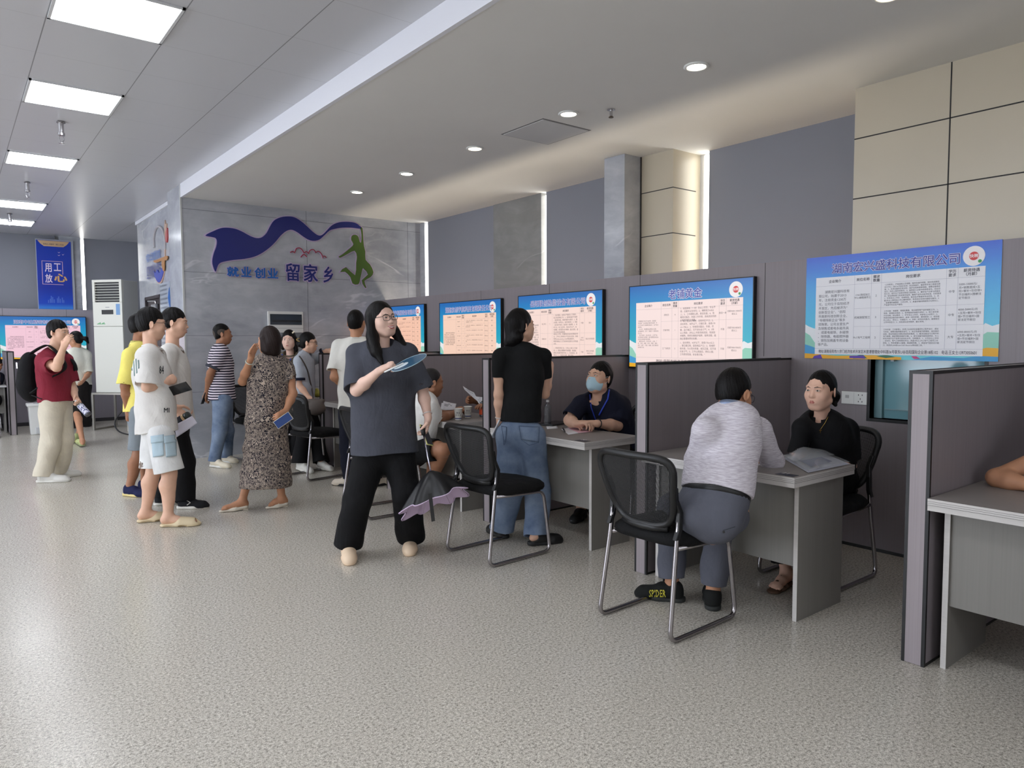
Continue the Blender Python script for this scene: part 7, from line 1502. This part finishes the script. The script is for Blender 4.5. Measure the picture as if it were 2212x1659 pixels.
# paper cups
m_cup = mat('paper_cup', (238, 236, 228), 0.5)
for k, (u, v, lab) in enumerate(((990, 907, 'paper cup nearest the desk corner, left of its twin'), (1011, 902, 'paper cup between the other cup and the orange label bottle'))):
    c = ondesk(u, v); r = thing('paper_cup', lab, 'cup', c, 0, 'white paper cups')
    MB().lathe([(0.026, 0.0), (0.027, 0.004), (0.0345, 0.092), (0.037, 0.094), (0.037, 0.097), (0.0335, 0.096), (0.0255, 0.006), (0.001, 0.005)], c, UP, 28).build('cup_wall', m_cup, r, True)
    MB().loft([[c+Vector((math.cos(2*PI*j/28)*rr, math.sin(2*PI*j/28)*rr, z)) for j in range(28)] for rr, z in ((0.0277, 0.010), (0.0284, 0.018))], False).build('blue_stripe', mat('cup_blue', (44, 60, 120), 0.5), r)
    tw = MB(); d = (EYE-c); d.z = 0; d.normalize(); s_ = UP.cross(d)
    for row, (tx_, zz, sz) in enumerate((('就业', 0.055, 0.018), ('服务站', 0.038, 0.013))):
        for j, ch in enumerate(tx_):
            an = (j-(len(tx_)-1)/2)*0.5; dd = (d*math.cos(an)+s_*math.sin(an)); put_text(tw, ch, c+dd*0.0325+UP*zz-s_*0.0, UP.cross(dd), UP, sz, 0.0008, align='CENTER')
    tw.build('printed_text', mat('cup_ink', (52, 52, 70), 0.6), r)
# papers: held and lying
O_ = PE['oldman']
pq = [ondesk(955, 888)+UP*0.05, ondesk(985, 885)+UP*0.05, ondesk(984, 893)+UP*0.004, ondesk(950, 893)+UP*0.004]
def text_sheet(label, q, m, lines=7, group=None, curl=0.01):
    n = (q[1]-q[0]).cross(q[3]-q[0]).normalized(); n = n if n.dot(EYE-q[0]) > 0 else -n
    o = sheet('paper_sheet', label, q, m, 6, curl, group); b = MB(); x, y = q[1]-q[0], q[3]-q[0]
    for k in range(lines):
        t0 = 0.16+k*0.78/lines; a0_, a1_ = (0.36, 0.62) if k == 0 else (0.12, 0.86 if k % 3 else 0.6)
        nn = (q[1]-q[0]).cross(q[3]-q[0]).normalized()
        c0, c1 = [q[0]+x*a+y*t0+nn*curl*(math.sin(PI*a)+0.3*math.sin(PI*t0))+n*0.0012 for a in (a0_, a1_)]; cm = q[0]+x*((a0_+a1_)/2)+y*t0+nn*curl*(math.sin(PI*(a0_+a1_)/2)+0.3*math.sin(PI*t0))+n*0.0016
        w_ = y.normalized()*0.0018; b.quad(c0-w_, cm-w_, cm+w_, c0+w_).quad(cm-w_, c1-w_, c1+w_, cm+w_)
    b.build('printed_lines', m_ink, o); return o
dq = O_['D']+0.22
text_sheet('printed sheet stood up on the desk before the older man in white', [ond(958, 866, dq), ond(986, 872, dq-0.02), ond(982, 885, dq-0.05), ond(953, 885, dq-0.03)], m_paper, 6)
text_sheet('printed sheet leaning behind the other before the older man', [ond(954, 870, dq+0.06), ond(975, 872, dq+0.06), ond(972, 885, dq+0.02), ond(951, 885, dq+0.02)], m_paper, 4)
dc = dep((3.62, 5.02, 0.85))
text_sheet('curled sheet of paper held up past the partition end', [ond(1000, 834, dc), ond(1024, 848, dc), ond(1038, 872, dc), ond(1004, 842, dc-0.02)], m_paper, 2, curl=0.004)
text_sheet('lower sheet of paper in the hand past the partition end', [ond(1026, 856, dc), ond(1045, 858, dc), ond(1052, 876, dc-0.03), ond(1035, 873, dc-0.03)], m_paper, 3, curl=0.004)
sheet('paper_sheet', 'white form with a pen on it on the masked man\'s desk', [ondesk(1212, 927), ondesk(1238, 923), ondesk(1258, 934), ondesk(1228, 939)], m_paper, curl=0.0006)
sheet('paper_sheet', 'pink form on the masked man\'s desk', [ondesk(1225, 924)+UP*0.002, ondesk(1256, 924)+UP*0.002, ondesk(1279, 933)+UP*0.002, ondesk(1250, 936)+UP*0.002], m_pink, curl=0.0006)
pn = thing('pen', 'black pen lying on the white form', 'pen', ondesk(1219, 932)+UP*0.006); p0, p1 = ondesk(1216, 927)+UP*0.008, ondesk(1221, 936)+UP*0.008
MB().tube([p0, p0*.35+p1*.65], 0.0055, 8).build('pen_barrel', m_black, pn, True); MB().tube([p0*.35+p1*.65, p1], [0.0058, 0.002], 8).build('pen_tip', m_black, pn, True)
o = MB().obox(ondesk(1197, 916)+UP*0.006, Vector((0.13, 0.03, 0)), Vector((-0.02, 0.08, 0)), Vector((0, 0, 0.005))).build('tablet', m_black, bevel=0.003); tag(o, 'thin black tablet lying behind the forms on the masked man\'s desk', 'tablet')
MB().obox(ondesk(1197, 916)+UP*0.0115, Vector((0.12, 0.028, 0)), Vector((-0.018, 0.07, 0)), Vector((0, 0, 0.0005))).build('screen', mat('phone_glass', (14, 15, 18), 0.12), o)
sheet('paper_sheet', 'small white slip beside the black tablet', [ondesk(1180, 921), ondesk(1203, 919), ondesk(1205, 925), ondesk(1182, 927)], m_paper, curl=0.0005)
# clear folder of documents before the woman in black
fo = thing('document_folder', 'clear plastic folder with papers on the desk before the woman in black', 'folder', ondesk(1755, 1005))
fq = [ondesk(1690, 990), ondesk(1775, 978), ondesk(1836, 1003), ondesk(1746, 1022)]
def patchq(q, z, sag=0.0, seed=0, n=10):
    r = random.Random(seed); v, f = [], []
    for i in range(n+1):
        for j in range(n+1):
            a, b = i/n, j/n; p = (q[0]*(1-a)+q[1]*a)*(1-b)+(q[3]*(1-a)+q[2]*a)*b; v.append(p+UP*(z+sag*(math.sin(PI*a)*math.sin(PI*b)+0.25*math.sin(7*a+3*b+seed)*math.sin(PI*a)*math.sin(PI*b))))
    for i in range(n):
        for j in range(n): k = i*(n+1)+j; f.append((k, k+1, k+n+2, k+n+1))
    return MB().raw(v, f)
o = patchq(fq, 0.002).build('paper_stack', mat('folder_paper', (206, 208, 220), 0.6), fo, True)
o2 = patchq([fq[0]*.8+fq[2]*.2, fq[1]*.75+fq[3]*.25, fq[2]*.75+fq[0]*.25, fq[3]*.8+fq[1]*.2], 0.008, 0.004).build('blue_sheet', mat('folder_blue', (84, 90, 138), 0.5), fo, True)
m_film = mat('clear_film', (206, 210, 216), 0.12, spec=0.7); t = NT(m_film); tr = t.add('ShaderNodeBsdfTransparent'); ms = t.add('ShaderNodeMixShader'); ms.inputs[0].default_value = 0.45; t.link(tr.outputs[0], ms.inputs[1]); t.link(t.p.outputs[0], ms.inputs[2]); t.link(ms.outputs[0], t.n['Material Output'].inputs[0])
patchq(fq, 0.014, 0.028, 2).build('plastic_sleeve', m_film, fo, True)
patchq([fq[0], fq[1], fq[1]*.5+fq[2]*.5, fq[0]*.5+fq[3]*.5], 0.02, 0.045, 5).build('plastic_sleeve', m_film, fo, True)
sheet('paper_sheet', 'strip of white paper under the arm of the man in the slub polo', [ondesk(1620, 1000), ondesk(1650, 994), ondesk(1660, 1000), ondesk(1630, 1008)], m_paper, curl=0.0006)
# snack wrapper, red folder on the farther desks
desk(7.98, 8.98, 'farthest grey desk under the marble wall, holding the snack wrapper', x0=3.36, x1=3.75)
sn = thing('snack_wrapper', 'yellow and white snack wrapper on the farthest desk', 'wrapper', ondesk(692, 856))
F0 = Field(np.array(ondesk(690, 856))-0.16, np.array(ondesk(690, 856))+0.16, 0.006); c = ondesk(687, 857); F0.ell(c+UP*0.03, (rgt_h, fwd_h, UP), (0.05, 0.04, 0.035)); F0.ell(c+UP*0.075-rgt_h*0.01, (rgt_h, fwd_h, UP), (0.025, 0.025, 0.03)); F0.cut((0, 0, zt), -UP); F0.wrinkle(0.012, 5, f=70); F0.build('wrapper_yellow', mat('wrapper_yellow', (206, 200, 90), 0.3), sn)
F0 = Field(np.array(ondesk(699, 856))-0.12, np.array(ondesk(699, 856))+0.12, 0.006); F0.ell(ondesk(700, 856)+UP*0.015, (rgt_h, fwd_h, UP), (0.07, 0.04, 0.02)); F0.cut((0, 0, zt), -UP); F0.wrinkle(0.012, 9, f=80); F0.build('wrapper_white', mat('wrapper_white', (222, 222, 220), 0.35), sn)
c = ond(731, 848, 7.6); c.z = 0; yy = 6.6
o = MB().box((3.30, 6.72, zt+0.001), (3.34, 6.98, zt+0.25)).build('file_folder', mat('red_folder', (196, 60, 40), 0.4), bevel=0.003); tag(o, 'red file folder standing on the desk beyond the man in the white tee', 'folder')
# backpack
bd = Mn; f, l, u, s = bd['f'], bd['l'], bd['u'], bd['s']; c = fan(bd['P']['pelvis'], bd['P']['neck'], 0.62)-f*0.225*s
bp_ = thing('backpack', 'black backpack worn by the man in maroon', 'backpack', c)
FB = Field(np.array(c)-0.36, np.array(c)+0.36, 0.006); FB.ell(c-u*0.02, (l, f, u), (0.145, 0.10, 0.25)); FB.ell(c-u*0.12-f*0.02, (l, f, u), (0.135, 0.095, 0.15), 0.06); FB.cut(c+f*0.065, f); FB.wrinkle(0.006, 4)
FB.build('bag_body', cloth('backpack_nylon', (19, 19, 21), bump=0.3), bp_)
for q in (-1, 1):
    sp = [c+f*0.05+u*0.20+l*q*0.07]; shp = bd['P']['neck']+l*q*0.095*s
    sp += [shp+u*0.075*s-f*0.05, shp+u*0.082*s+f*0.03, shp+f*0.125*s-u*0.03, fan(shp, bd['P']['pelvis'], 0.28)+f*0.170*s+l*q*0.03, fan(shp, bd['P']['pelvis'], 0.45)+l*q*0.09+f*0.10, c+f*0.06-u*0.20+l*q*0.12]
    P_ = spline(sp, 6, False); b = MB(); rings = []
    for k, p in enumerate(P_):
        t_ = (P_[min(k+1, len(P_)-1)]-P_[max(k-1, 0)]).normalized(); lat = (l-t_*l.dot(t_)).normalized(); nn = t_.cross(lat); rings.append([p+lat*0.026+nn*0.006, p-lat*0.026+nn*0.006, p-lat*0.026-nn*0.006, p+lat*0.026-nn*0.006])
    MB().loft(rings).build('shoulder_strap', cloth('strap_nylon', (24, 24, 26)), bp_, True)
MB().tube([project_on(bd['legs'], 90, 862, 0.02) or c, c+f*0.06-u*0.22-l*0.12], 0.006, 6).build('loose_strap', cloth('strap_nylon', (24, 24, 26)), bp_)
MB().obox(c-f*0.08+u*0.09-l*0.08, l*0.006, f*0.006, u*0.03).build('zip_pull', m_chrome, bp_)
# shoulder bag
gk = PE['grey']; c = at(gk, 683, 878, -0.30); sb_ = thing('shoulder_bag', 'small brown shoulder bag of the person in the grey polo', 'bag', c)
FB = Field(np.array(c)-0.16, np.array(c)+0.16, 0.005); FB.ell(c, (rgt_h, fwd_h, UP), (0.085, 0.045, 0.085)); FB.ell(c-UP*0.03, (rgt_h, fwd_h, UP), (0.10, 0.05, 0.06), 0.03); FB.cone(c+UP*0.06-rgt_h*0.07, c+UP*0.06+rgt_h*0.07, 0.02, 0.02, 0.02); FB.wrinkle(0.006, 8)
FB.build('bag_body', mat('bag_brown', (92, 82, 76), 0.6), sb_)
sp = [at(gk, 640, 770, 0.06), project_on(gk['shirt'], 647, 770, 0.008) or at(gk, 647, 770, -0.12)] + [project_on(gk['shirt'], a, b, 0.008) or at(gk, a, b, -0.17) for a, b in ((657, 785), (665, 803), (670, 825), (674, 842))] + [c+UP*0.07-rgt_h*0.03]
MB().tube(spline(sp, 4, False), 0.0075, 6).build('strap', mat('strap_brown', (66, 58, 56), 0.6), sb_, True)
# lanyards, pendant, hair clips, prints, pockets
m_lan = mat('lanyard_blue', (44, 70, 186), 0.5)
mk = PE['mask']
seam(mk['shirt'], 'lanyard', m_lan, [(1274, 852), (1277, 880), (1283, 897), (1287, 908)], 0.0045, 0.006); seam(mk['shirt'], 'lanyard', m_lan, [(1316, 842), (1313, 862), (1303, 880), (1294, 897)], 0.006, 0.006)
ln_ = PE['lanyard']; seam(ln_['shirt'], 'lanyard', m_lan, [(609, 765), (613, 778), (616, 800)], 0.006, 0.008); seam(ln_['shirt'], 'lanyard', m_lan, [(634, 762), (626, 780), (620, 800)], 0.006, 0.008)
m_gold = mat('gold', (206, 170, 90), 0.25, metal=1.0)
bk_ = PE['black']; nk = seam(bk_['shirt'], 'necklace', m_gold, [(1789, 900), (1782, 914), (1772, 928)], 0.0012, 0.004)
p = project_on(bk_['shirt'], 1772, 931, 0.005)
if p is not None and nk is not None: MB().obox(p, UP*0.011, rgt_h*0.0018, FWD*0.0015).obox(p+UP*0.003, UP*0.0018, rgt_h*0.007, FWD*0.0015).build('cross_pendant', m_gold, nk)
p = project_on(ln_['hair'], 632, 719, 0.004)
if p is not None: MB().obox(p, rgt_h*0.022+UP*0.018, UP*0.006-rgt_h*0.006, FWD*0.003).build('hair_clip', mat('cream_clip', (226, 214, 186), 0.3), ln_['hair'], bevel=0.003)
p = project_on(gk['hair'], 646, 734, 0.004)
if p is not None: MB().tube([p+rgt_h*0.026*math.cos(2*PI*k/16)+UP*0.016*math.sin(2*PI*k/16) for k in range(16)], 0.003, 6, True).build('hair_claw', m_gold, gk['hair'], True)
gs = G_['shirt']; m_pr = mat('print_teal', (128, 152, 150), 0.8); m_prb = mat('print_dark', (40, 44, 46), 0.8)
print_on(gs, 'MI', m_prb, (354, 881, 366, 891)); print_on(gs, '84', m_prb, (344, 790, 354, 808))
for k, (u0, v0, u1, v1) in enumerate(((283, 774, 287, 800), (289, 772, 292, 812), (294, 775, 297, 806), (299, 778, 301, 796))): seam(gs, 'back_print', m_pr, [(u0, v0), (u0+1, (v0+v1)/2), (u1-1, v1)], 0.006, 0.001)
gl = G_['legs']; m_pk = cloth('pocket_blue', (178, 198, 208))
for a, b in ((327, 353), (356, 381)):
    pk = patch(gl, 'pocket', m_pk, [(a, 952), (b, 948), (b+1, 984), (a+3, 988)], 8, 8, 0.012)
    if pk: patch(gl, 'pocket_flap', m_pk, [(a-2, 942), (b+1, 938), (b+1, 954), (a-1, 958)], 8, 5, 0.018, pk)
js = J_['legs']; m_stitch = mat('denim_stitch', (70, 88, 118), 0.8)
for a, b in ((1121, 1166), (1083, 1094)):
    pk = patch(js, 'back_pocket', jean, [(a, 920), (b, 922), (b-2, 956), (a+5, 950)], 8, 8, 0.005)
    if pk: seam(js, 'stitching', m_stitch, [(a, 920), (a+5, 950), ((a+b)/2, 962), (b-2, 956), (b, 922), (a, 920)], 0.0014, 0.009, pk)
bs = [c for c in children(PE['back']['body']) if c.name.startswith('shoe')]
if bs: print_on(bs[0], 'SPIDER', mat('print_yellow', (206, 196, 60), 0.6), (1402, 1274, 1438, 1290), bold=0.01)
bl_ = PE['back']['legs']; seam(bl_, 'back_pocket_welt', mat('welt_dark', (52, 54, 62), 0.8), [(1562, 1146), (1588, 1138)], 0.0016, 0.002)
p = project_on(bl_, 1563, 1149, 0.002)
if p is not None: MB().lathe([(0.006, 0), (0.006, 0.003)], p, -FWD, 12).build('button', mat('dark_button', (30, 30, 34), 0.3), bl_)
wsn = [c for c in children(W_['body']) if c.name.startswith('shoe')]
for s_, (u, v) in zip(wsn, ((366, 1080), (406, 1086))):
    a, b, c_ = [project_on(s_, u+dx, v+dy, 0.003) for dx, dy in ((-2, -5), (5, 0), (-2, 5))]
    if a and b and c_: MB().tube([a, b, c_], 0.004, 6).build('chevron', WHT, s_)
ssl = [c for c in children(G_['body']) if c.name.startswith('slide')]
if ssl: print_on(ssl[-1], '潮流', mat('print_black', (24, 24, 24), 0.7), (391, 1113, 410, 1123), bold=0.02)
